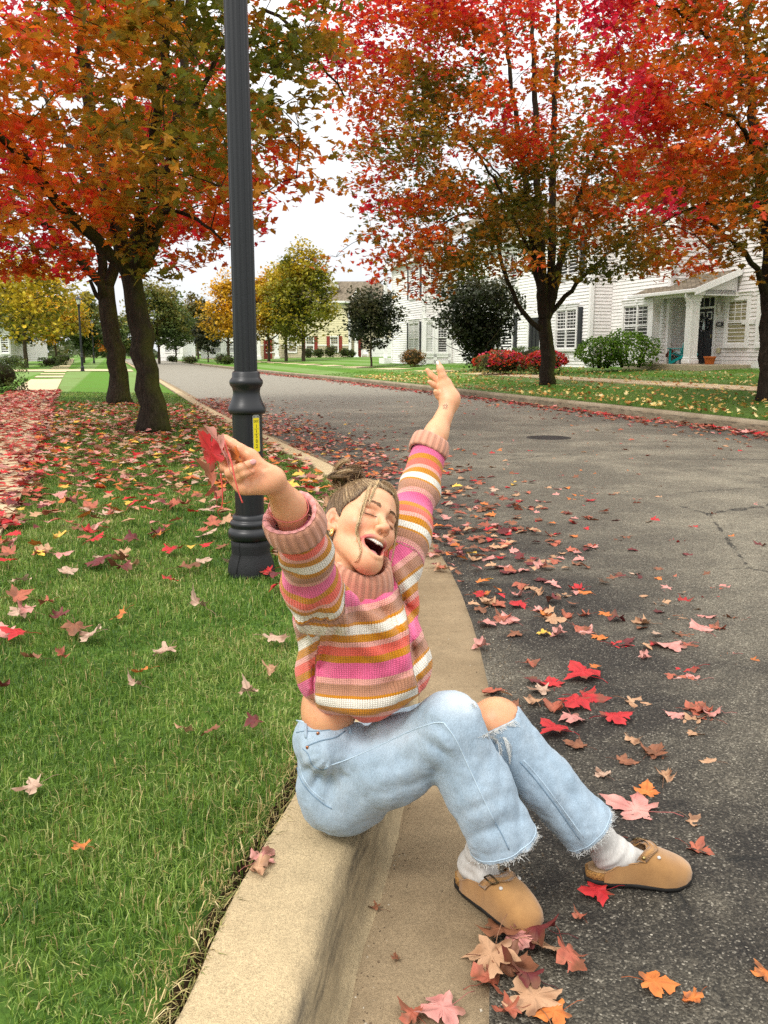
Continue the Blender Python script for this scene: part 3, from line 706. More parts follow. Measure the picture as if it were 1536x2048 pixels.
def shrub(name, c, size, label, cat, group, cols, seed, n=900, leaf=(.05, .09), flower=None, boxy=False, stems=0, tpl=None, kindseed=0):
    """a bush: leaves over a lumpy mound, with dark twigs inside"""
    rg = np.random.default_rng(seed); c = np.asarray(c, float); sx = np.asarray(size, float) / 2
    root = empty(name, c, label, cat, group)
    q = rg.normal(0, 1, (n, 3)); q /= np.linalg.norm(q, axis=1)[:, None]
    if boxy: q = np.sign(q) * np.abs(q) ** .55; q /= np.max(np.abs(q), axis=1)[:, None] ** .6
    q *= (.72 + .30 * rg.uniform(0, 1, (n, 1)) ** .5) * (1 + (.05 if boxy else .30) * vnoise(q * 2.3, 1, seed) + (0 if boxy else .12) * vnoise(q * 5, 1, seed + 1))[:, None]
    P = c + (0, 0, sx[2]) + q * sx; P[:, 2] = np.maximum(P[:, 2], c[2] + .03)
    v = np.clip(.5 + .5 * vnoise(P, 3 / sx[0], seed) + rg.normal(0, .2, n), 0, 1); col = pal(v, cols) * rg.uniform(.7, 1.25, (n, 1))
    tp = tpl or leaf_template(LEAF_FAR, .2, .3)
    W, Fc = leaf_cloud(P, rg.uniform(*leaf, n), tp, rand_rot(n, .9, rg))
    obj('foliage', W, Fc, M_FOL, root, False, {'col': np.repeat(col, len(tp[0]), 0)})
    mb = MB()
    if stems:
        for i in range(stems):
            a = rg.uniform(0, 6.28); e = c + np.array([math.cos(a) * sx[0] * .7, math.sin(a) * sx[1] * .7, sx[2] * 1.3]); s = c + np.array([math.cos(a) * sx[0] * .35, math.sin(a) * sx[1] * .3, -.05])
            mb.add(*tube(np.array([s, (s + e) / 2 + rg.normal(0, .05, 3), e]), [.035, .028, .012], 6))
    else:
        # a dense inner mass of dark wood and old leaves
        u = rg.normal(0, 1, (160, 3)); u /= np.linalg.norm(u, axis=1)[:, None]; e = c + (0, 0, sx[2]) + u * sx * .72; e[:, 2] = np.maximum(e[:, 2], c[2])
        V, Fh = hull(e); mb.add(V, Fh)
    mb.build('stem', M_TWIG, root, True)
    if flower is not None:
        k = int(flower[1]); q = rg.normal(0, 1, (k, 3)); q[:, 2] = np.abs(q[:, 2]) * .9 - .25; q /= np.linalg.norm(q, axis=1)[:, None]
        g = vnoise(q * 1.6, 1, seed + 3); q = q[g > -.25]; P = c + (0, 0, sx[2]) + q * sx * rg.uniform(.95, 1.04, (len(q), 1)); P[:, 2] = np.maximum(P[:, 2], c[2] + .05)
        col = pal(rg.uniform(0, 1, len(q)), flower[0]); fp = leaf_template(LEAF_FAR, .4, .1)
        Wl, Fl = [], []
        W, Fc = leaf_cloud(P, rg.uniform(*flower[2], len(q)), fp, rand_rot(len(q), 1.0, rg))
        obj('blossoms', W, Fc, M_FOL, root, False, {'col': np.repeat(col, len(fp[0]), 0)})['kind'] = 'stuff'
    return root

M_TWIG = plain('shrub_wood', (.028, .024, .012), .9, .1, 0, .4, 12)
DKG = [(0, (.016, .024, .010)), (.6, (.038, .048, .016)), (1, (.085, .075, .028))]
YEL = [(0, (.18, .19, .02)), (.45, (.46, .36, .025)), (1, (.78, .52, .035))]
GOLD = [(0, (.30, .23, .02)), (.5, (.66, .38, .02)), (1, (.80, .45, .03))]
MGR = [(0, (.055, .090, .025)), (.55, (.12, .165, .04)), (1, (.32, .26, .05))]
HEDGE = [(0, (.032, .060, .012)), (.6, (.075, .115, .02)), (1, (.15, .18, .03))]
LIME = [(0, (.06, .13, .012)), (.5, (.14, .27, .022)), (1, (.27, .42, .05))]

def build_far_plants():
    def lz(u, d, z=.2): p = at(u, 705, d); p[2] = z; return p
    def rs(u, d):
        p = at(u, 705, d); s_, n_ = to_sn(p); p[2] = float(right_z(s_, n_)); return p
    T = simple_tree
    G = 'small autumn trees along the far street'
    T('lawn_tree', 51, lz(51, 66), 8.8, 9.6, 'thin yellow leaved tree with pale spreading branches by the left sidewalk', 'tree', G, YEL, 31, 'round', 1.25, .22, 30, (.24, .38), .02)
    T('lawn_tree', 118, lz(112, 82), 6.8, 6.4, 'golden yellow tree just left of the nearer far street lamp', 'tree', G, GOLD, 32, 'round', 1.2, .3, 30, (.22, .34))
    T('lawn_tree', 168, lz(167, 98), 7.8, 5.8, 'dark green tree behind the two far street lamps', 'tree', G, MGR, 33, 'egg', 1.4, .16, 34, (.26, .42))
    T('lawn_tree', 20, lz(18, 84), 7.6, 6.5, 'olive tree filling the gap behind the thin yellow tree at the left edge', 'tree', G, MGR, 34, 'round', 1.1, .2, 30, (.26, .4))
    T('lawn_tree', 214, lz(213, 175), 5.5, 5.4, 'small orange tree far down the road beside the second maple trunk', 'tree', G, [(0, (.4, .2, .03)), (1, (.68, .24, .03))], 35, 'round', .8, .25, 24, (.3, .5))
    T('lawn_tree', 318, rs(318, 100), 9.0, 8.2, 'broad green tree just right of the nearest maple trunk', 'tree', G, MGR, 36, 'egg', 1.6, .2, 34, (.24, .4))
    T('lawn_tree', 352, rs(352, 112), 7.6, 5.6, 'green tree between the broad green tree and the olive one', 'tree', G, MGR, 37, 'egg', 1.3, .2, 30, (.24, .4))
    T('lawn_tree', 396, rs(396, 126), 9.2, 5.6, 'tall olive tree beyond the clipped hedge', 'tree', G, [(0, (.05, .065, .018)), (.6, (.15, .13, .03)), (1, (.33, .22, .04))], 38, 'egg', 1.4, .2, 32, (.24, .4))
    T('lawn_tree', 416, rs(416, 96), 5.0, 3.6, 'small dull green tree left of the golden tree', 'tree', G, DKG, 39, 'egg', 1.0, .22, 26, (.2, .3))
    T('lawn_tree', 457, rs(457, 88), 9.0, 6.0, 'golden tree half hidden by the lamp post', 'tree', G, GOLD, 40, 'cone', 1.3, .18, 32, (.2, .34))
    T('lawn_tree', 538, rs(538, 82), 8.6, 5.8, 'orange yellow tree just right of the lamp post', 'tree', G, [(0, (.25, .2, .02)), (.6, (.58, .36, .02)), (1, (.72, .38, .03))], 41, 'egg', 1.4, .22, 32, (.2, .32))
    T('lawn_tree', 572, rs(572, 80), 9.2, 6.2, 'olive yellow tree between the orange one and the tallest', 'tree', G, YEL, 42, 'cone', 1.4, .2, 32, (.2, .32))
    T('lawn_tree', 607, rs(607, 77), 10.2, 7.8, 'tallest yellow green tree in front of the cream house', 'tree', G, [(0, (.10, .125, .018)), (.45, (.27, .25, .02)), (1, (.60, .42, .025))], 43, 'cone', 2.0, .2, 34, (.2, .32))
    T('magnolia_tree', 742, rs(742, 52), 5.0, 4.0, 'dark small magnolia on a thin trunk left of the white townhouses', 'tree', None, DKG, 44, 'egg', 1.25, .22, 34, (.13, .22), .014)
    vb = rs(955, 39); T('magnolia_tree', 955, vb, 4.5, 4.9, 'dark vase shaped evergreen between the two blocks of white townhouses', 'tree', None, DKG, 45, 'vase', 2.4, .10, 36, (.11, .18), .014)
    T('lawn_tree', 195, lz(192, 190), 7, 9, 'green tree closing the end of the road', 'tree', G, MGR, 46, 'round', 1.0, .1, 24, (.4, .6))
    T('lawn_tree', 250, rs(250, 170), 8, 9, 'green tree far off behind the nearest maple trunk', 'tree', G, MGR, 47, 'round', 1.0, .12, 24, (.4, .6))
    T('lawn_tree', 75, lz(72, 120), 8, 9, 'green tree behind the golden one on the left', 'tree', G, MGR, 48, 'round', 1.2, .15, 26, (.3, .5))
    # the wood that closes the view, one mass far beyond the houses
    rg = np.random.default_rng(66); n = 9000; u = rg.uniform(-500, 1150, n); d = rg.uniform(230, 330, n); P = np.stack([(u - 768) / F * d, d, 0 * d], -1); top = 4.5 + 3.5 * vnoise(np.stack([u / 26, 0 * u, 0 * u], -1), 1, 3) + 2 * vnoise(np.stack([u / 9, 0 * u, 0 * u], -1), 1, 4); P[:, 2] = rg.uniform(0, 1, n) ** .8 * np.maximum(top, 1.5)
    v = np.clip(.5 + .5 * vnoise(np.stack([u / 30, 0 * u, P[:, 2] / 4], -1), 1, 8) + rg.normal(0, .15, n), 0, 1); tp = leaf_template(LEAF_FAR, .2, .3); W, Fc = leaf_cloud(P, rg.uniform(1.0, 2.0, n), tp, rand_rot(n, 1.2, rg))
    tag(obj('wood', W, Fc, M_FOL, None, False, {'col': np.repeat(pal(v, [(0, (.03, .045, .02)), (.5, (.08, .095, .035)), (.8, (.17, .14, .04)), (1, (.30, .17, .05))]), len(tp[0]), 0)}), 'hazy green and rust wood closing the far end of the street', 'wood', None, 'stuff')
    # shrubs and hedges
    B = shrub; hg = 'clipped hedges along the far lawns'
    B('hedge', lz(-8, 25.5, .2), (1.35, 1.5, 1.0), 'rounded boxwood hedge at the left edge beside the sidewalk', 'hedge', None, HEDGE, 51, 3600, (.035, .06), None, True)
    for u, d, w, h, lab in ((97, 72, 1.5, .75, 'low hedge under the thin yellow tree'), (118, 80, 1.2, .8, 'low hedge beyond the golden tree'), (22, 72, 1.5, .9, 'dark round shrub in front of the left house'), (125, 100, 2.2, 1.0, 'long low hedge far along the left sidewalk')):
        B('hedge', lz(u, d), (w, w * .9, h), lab, 'hedge', hg, HEDGE, 60 + u, 700, (.08, .13), None, True)
    for u, d, w, h, lab in ((380, 92, 1.9, .85, 'long clipped hedge across the road, seen right of the broad green tree'), (344, 105, 1.3, .8, 'round hedge left of the long clipped one'), (444, 84, 1.5, .95, 'round hedge touching the lamp post on its left'), (456, 80, 1.3, .8, 'lower round hedge in front of the one left of the lamp post'),
                            (617, 93, 1.1, 1.0, 'green shrub under the leftmost window of the cream house'), (637, 92, 1.2, 1.0, 'green shrub left of the red shuttered window'), (660, 92, 1.5, 1.3, 'dark shrub under the red shuttered window'), (690, 92, 1.4, 1.0, 'green shrub right of the red shuttered window'), (703, 91, 1.0, .8, 'brown low shrub at the corner of the cream house')):
        B('shrub', rs(u, d), (w, w * .9, h), lab, 'shrub', hg, HEDGE, 60 + u, 700, (.08, .13), None, False)
    B('shrub', rs(826, 49), (1.45, 1.3, 1.0), 'orange brown shrub by the left white townhouse', 'shrub', None, [(0, (.06, .06, .015)), (.5, (.20, .12, .03)), (1, (.50, .20, .05))], 71, 1500, (.05, .09))
    FL = [(0, (.62, .02, .02)), (.35, (.70, .05, .03)), (.6, (.78, .16, .04)), (.8, (.75, .05, .16)), (1, (.70, .10, .20))]
    B('flower_bush', rs(1001, 34.5), (2.15, 1.8, .95), 'wide bush of red and pink blooms left of the maple trunk', 'flower bush', 'flowering bushes by the far sidewalk', [(0, (.05, .06, .015)), (.6, (.14, .15, .03)), (1, (.26, .22, .05))], 72, 2200, (.04, .08), (FL, 620, (.10, .17)))
    B('flower_bush', rs(1093, 33.5), (1.55, 1.4, .92), 'smaller red flowering bush half behind the maple trunk', 'flower bush', 'flowering bushes by the far sidewalk', [(0, (.05, .06, .015)), (.6, (.14, .15, .03)), (1, (.26, .22, .05))], 73, 1700, (.04, .08), (FL, 420, (.10, .17)))
    for u, d, w, h, sd, lab in ((1200, 33.6, 1.75, 1.15, 74, 'bright green azalea, left one of the pair by the porch'), (1262, 32.9, 1.95, 1.32, 75, 'bright green azalea touching the left porch column')):
        B('azalea', rs(u, d) + (0, 0, .18), (w, w * .9, h), lab, 'shrub', 'green shrubs beside the porch', LIME, sd, 2900, (.06, .11), None, False, 9)
    for u, d, w, h, lab in ((1022, 38.0, 1.2, .95, 'low clipped green hedge behind the wide flowering bush'), (1058, 37.6, 1.3, 1.0, 'clipped green hedge between the maple trunk and the dark evergreen')):
        B('hedge', rs(u, d), (w, w, h), lab, 'hedge', None, [(0, (.05, .08, .025)), (.6, (.12, .18, .05)), (1, (.2, .28, .09))], int(u), 1000, (.05, .09), None, True)
# ------------------------------------------------------------------ grass
def build_grass():
    rg = np.random.default_rng(5)
    def blades(x, y, z, ln, wd, rg, lean=.55):
        n = len(x); a = rg.uniform(0, 6.283, n); lx, ly = np.cos(a), np.sin(a); b = rg.normal(0, lean, n)
        px_, py_ = -ly, lx; V = np.zeros((n, 5, 3))
        for k, (t, w) in enumerate(((0, 1.), (.55, .8))):
            off = b * t * t * .9; h = t * np.cos(np.clip(b * t, -1.2, 1.2))
            cx, cy, cz = x + lx * ln * off, y + ly * ln * off, z + ln * h
            V[:, 2 * k] = np.stack([cx - px_ * wd * w / 2, cy - py_ * wd * w / 2, cz], -1); V[:, 2 * k + 1] = np.stack([cx + px_ * wd * w / 2, cy + py_ * wd * w / 2, cz], -1)
        off = b * .95; h = np.cos(np.clip(b, -1.3, 1.3)) * .97
        V[:, 4] = np.stack([x + lx * ln * off, y + ly * ln * off, z + ln * h], -1)
        i = np.arange(n)[:, None] * 5
        return V.reshape(-1, 3), np.concatenate([i + [0, 1, 3], i + [0, 3, 2]]), i + [2, 3, 4]
    allV, allF, allC, n0 = [], [], [], 0
    for y0, y1, dens, ln, wd, u0 in ((.9, 2.2, 16000, (.025, .056), .0027, -60), (2.2, 3.6, 12000, (.024, .052), .0030, -60), (3.6, 6., 6400, (.025, .054), .0041, -50), (6., 9.5, 3600, (.026, .05), .0055, -40), (9.5, 15, 1500, (.026, .05), .009, -20), (15, 26, 480, (.026, .048), .016, -10)):
        xl = max(-(768 - u0) / F * y1 * 1.0, -14); xr = .0; area = (y1 - y0) * (xr - xl); n = int(dens * area)
        x = rg.uniform(xl, xr, n); y = rg.uniform(y0, y1, n)
        d = kerb_x(y) - x; keep = (d > .012) & (x > (u0 - 768) / F * y * 1.04) & (walk_x(y) + .02 < x)
        keep &= (rg.uniform(0, 1, n) < np.clip(.35 + d / .10, 0, 1))
        x, y, d = x[keep], y[keep], d[keep]; n = len(x)
        P = np.stack([x, y, 0 * x], -1)
        tall = 1 + .28 * vnoise(P, 2.2, 12) + .25 * vnoise(P, 7, 13)
        L = rg.uniform(*ln, n) * tall * np.clip(.55 + d / .25, 0, 1)
        z = left_z(x, y) - .004
        edge = np.clip(1 - d / .12, 0, 1)
        z = z - .05 * np.clip(1 - d / .05, 0, 1)
        V, F1, F2 = blades(x, y, z, L, wd * rg.uniform(.6, 1.4, n), rg, .85)
        v = np.clip(.5 + .30 * vnoise(P, 1.1, 14) + .28 * vnoise(P, 5, 15) + rg.normal(0, .27, n), 0, 1)
        c = pal(v, [(0, (.040, .095, .016)), (.35, (.085, .172, .020)), (.68, (.155, .262, .034)), (.9, (.27, .36, .075)), (1, (.42, .45, .16))])
        dry = rg.uniform(0, 1, n) < (.04 + .50 * edge + .10 * np.clip(vnoise(P, 1.7, 16), 0, 1)); c[dry] = pal(rg.uniform(0, 1, dry.sum()), [(0, (.34, .24, .08)), (1, (.56, .46, .22))])
        c *= rg.uniform(.75, 1.25, (n, 1)); C = np.repeat(c, 5, 0)
        allV.append(V); allF.append(np.concatenate([F1, F2]) + n0); allC.append(C); n0 += len(V)
    t = NT('grass_blade'); k = t.attr('col'); t.fin(k, .45, None, .35)
    tr = t.n('ShaderNodeBsdfTranslucent'); t.l(k, tr.inputs['Color']); mx = t.n('ShaderNodeMixShader'); mx.inputs[0].default_value = .3
    t.l(t.b.outputs[0], mx.inputs[1]); t.l(tr.outputs[0], mx.inputs[2]); t.l(mx.outputs[0], t.o.inputs['Surface'])
    o = obj('grass', np.concatenate(allV), np.concatenate(allF), t.m, None, False, {'col': np.concatenate(allC)})
    tag(o, 'short green lawn grass with a dry ragged edge along the kerb', 'grass', None, 'stuff')
    # far verge: short tufts so the strip does not read as a painted sheet
    s = rg.uniform(6, 45, 26000); n_ = farkerb_n(s) + .22 + rg.uniform(0, 1, 26000) ** 1.2 * 11
    w = n_ - farkerb_n(s); k = (w < 3.6) | (w > 4.95); s, n_ = s[k], n_[k]
    P = sn(s, n_, right_z(s, n_) - .01); L = rg.uniform(.04, .075, len(s))
    V, F1, F2 = blades(P[:, 0], P[:, 1], P[:, 2], L, rg.uniform(.012, .028, len(s)), rg, .6)
    v = np.clip(.5 + .4 * vnoise(P, .5, 14) + rg.normal(0, .2, len(s)), 0, 1)
    c = pal(v, [(0, (.05, .12, .015)), (.6, (.12, .24, .025)), (1, (.22, .32, .05))])
    o = obj('grass', V, np.concatenate([F1, F2]), t.m, None, False, {'col': np.repeat(c, 5, 0)})
    tag(o, 'mown green grass of the verge and front lawns across the road', 'grass', None, 'stuff')

def build_grit():
    rg = np.random.default_rng(15); n = 2600; y = 1.2 + 7 * rg.uniform(0, 1, n) ** 1.4; w = rg.uniform(0, 1, n)
    d = np.where(w < .35, .285 + np.abs(rg.normal(0, .03, n)), np.where(w < .75, .60 + np.abs(rg.normal(0, .06, n)), rg.uniform(.3, 1.6, n))); x = kerb_x(y) + d; z = np.where(d < .6, .004, .010)
    k = (rg.uniform(0, 1, n) < .8); x, y, z = x[k], y[k], z[k]; n = len(x); T = np.array([(1, 0, -.6), (-.6, .8, -.6), (-.5, -.9, -.6), (.1, .1, .8), (.7, .6, .2), (-.7, .1, .3)]); Fh = np.array([(0, 4, 3), (0, 2, 3), (1, 4, 3), (1, 5, 3), (2, 5, 3), (0, 4, 1), (1, 5, 2)])
    sz = rg.uniform(.0012, .0042, n); W = np.einsum('nij,kj->nki', rand_rot(n, .4, rg), T) * sz[:, None, None] + np.stack([x, y, z], -1)[:, None]
    c = pal(rg.uniform(0, 1, n), [(0, (.03, .022, .015)), (.4, (.12, .08, .045)), (.8, (.30, .24, .16)), (1, (.5, .46, .38))]); t = NT('grit'); t.fin(t.attr('col'), .95)
    o = obj('grit', W.reshape(-1, 3), (Fh[None] + (np.arange(n) * 6)[:, None, None]).reshape(-1, 3), t.m, None, False, {'col': np.repeat(c, 6, 0)}); tag(o, 'fine grit and leaf crumbs in the gutter and along its edge', 'grit', None, 'stuff')
    # dead straw and roots hanging over the raw edge of the lawn
    n = 2600; y = .9 + 8 * rg.uniform(0, 1, n) ** 1.3; x = kerb_x(y) - rg.uniform(.0, .055, n); L = rg.uniform(.02, .07, n); mb = []
    z = KZ - .045 + .045 * np.clip((kerb_x(y) - x) / .05, 0, 1); dx = rg.normal(.35, .5, n); dy = rg.normal(0, .8, n); nn = np.sqrt(dx ** 2 + dy ** 2 + .3); P0 = np.stack([x, y, z], -1); D = np.stack([dx / nn, dy / nn, np.full(n, .45) / nn], -1)
    P1 = P0 + D * L[:, None] * .55; P2 = P0 + D * L[:, None] + np.stack([0 * x, 0 * x, -.35 * L], -1); P2[:, 2] = np.where(P2[:, 0] > kerb_x(P2[:, 1]), np.maximum(P2[:, 2], KZ + .003), P2[:, 2]); P1[:, 2] = np.where(P1[:, 0] > kerb_x(P1[:, 1]), np.maximum(P1[:, 2], KZ + .003), P1[:, 2])
    sd = np.cross(D, [0, 0, 1.]) * .0013; V = np.stack([P0 - sd, P0 + sd, P1 - sd, P1 + sd, P2], 1); i = np.arange(n)[:, None] * 5
    c = pal(rg.uniform(0, 1, n), [(0, (.09, .06, .02)), (.35, (.14, .18, .035)), (.7, (.40, .30, .12)), (1, (.60, .50, .26))])
    o = obj('dry_straw', V.reshape(-1, 3), np.concatenate([i + [0, 1, 3], i + [0, 3, 2], i + [2, 3, 4]]), t.m, None, False, {'col': np.repeat(c, 5, 0)}); tag(o, 'dry straw and roots hanging over the cut edge of the lawn', 'straw', None, 'stuff')

# ------------------------------------------------------------------ fallen leaves
LC = {'red': ((.42, .010, .020), (.58, .035, .035)), 'pink': ((.55, .19, .17), (.68, .34, .29)), 'tan': ((.40, .21, .11), (.56, .34, .20)), 'brown': ((.20, .075, .04), (.30, .12, .06)),
      'orange': ((.55, .14, .03), (.66, .22, .05)), 'yellow': ((.72, .40, .05), (.78, .52, .10)), 'maroon': ((.10, .018, .02), (.18, .03, .03)), 'pale': ((.44, .28, .20), (.58, .41, .30)), 'rust': ((.36, .085, .05), (.46, .14, .08))}
WORD = {'red': 'bright red', 'pink': 'pale pink', 'tan': 'tan', 'brown': 'brown', 'orange': 'orange', 'yellow': 'yellow', 'maroon': 'dark maroon', 'pale': 'pale dry', 'rust': 'rusty red'}

def fallen_leaf_mesh(col, var):
    rg = np.random.default_rng(900 + var * 13 + sum(map(ord, col)))
    ring = LEAF_FINE * (1 + rg.normal(0, .045, LEAF_FINE.shape)); ring[:, 0] *= rg.uniform(.85, 1.1); c0 = np.array([0, .26]); nx_ = np.roll(ring, -1, 0); ring = np.stack([ring, (ring + nx_) / 2 + rg.normal(0, .008, ring.shape)], 1).reshape(-1, 2)
    rings = [c0[None] + (ring - c0) * f for f in (1, .74, .48, .24)] + [c0[None]]
    P = np.concatenate(rings); n = len(ring); Fc = []
    i = np.arange(n); j = (i + 1) % n
    for k in range(3): Fc.append(np.stack([k * n + i, k * n + j, (k + 1) * n + j, (k + 1) * n + i], -1))
    tri = np.stack([3 * n + i, 3 * n + j, np.full(n, 4 * n)], -1)
    x, y = P[:, 0], P[:, 1] - .3; rr = np.hypot(x, y); th = np.arctan2(x, y)
    cu = (.10, .32, .62, .95, .22, .48)[var % 6]; a = rg.uniform(0, 3.14); q = x * math.cos(a) + y * math.sin(a)
    z = cu * q * q * 1.1 + .10 * cu * np.sin(5 * x + 3 * y + var) - (.22 if var % 2 else -.1) * rr * rr * (1 if var < 2 else -1)
    z = z + (.18 + .5 * cu) * rr ** 2 * (np.sin(2 * th + rg.uniform(0, 6)) * .5 + np.sin(5 * th + rg.uniform(0, 6)) * .5) + .03 * vnoise(np.stack([x, y, 0 * x], -1), 6, var)
    ang = np.arctan2(P[:, 0], P[:, 1]); vein = np.exp(-(np.abs(((ang / (math.pi / 4.2)) + .5) % 1 - .5) / .09) ** 2) * (rr > .04)
    z = z - .018 * vein
    V = np.stack([x, y, z], -1)
    if cu > .4:  # strongly curled leaves pull in
        V[:, 0] *= 1 - .28 * cu; V[:, 1] *= 1 - .15 * cu
    A, B = np.array(LC[col][0]), np.array(LC[col][1]); N3 = np.stack([x, y, 0 * x], -1)
    m = np.clip(.5 + .6 * vnoise(N3, 4.5, var + 7) + .25 * (rr > .4), 0, 1)[:, None]; C = A * (1 - m) + B * m; C = C * (1 - .30 * vein[:, None])
    br = np.clip((vnoise(N3, 3.2, var + 20) + .5 * (rr - .3) - .18) * 3.2, 0, .75)[:, None]; C = C * (1 - br) + np.array([.16, .07, .035]) * br
    st = np.array([[0, -.30, 0], [.02, -.5, .05], [.07, -.75, .10], [.10, -.95, .06]]) ; st[:, 0] *= rg.choice([-1, 1])
    st[0, 2] = z[0]; sV, sF = tube(st, [.011, .009, .009, .012], 4)
    sc = np.broadcast_to(np.array(LC[col][0]) * (.75, .7, .7), sV.shape)
    V = np.concatenate([V, sV]); C = np.concatenate([C, sc]); k = 4 * n + 1
    zmin = V[:, 2].min(); V[:, 2] -= zmin
    return mesh_data('fallen_leaf', V, Fc + [tri] + [f + k for f in sF], True, {'col': np.clip(C, 0, 1)}, None, [M_FALL])

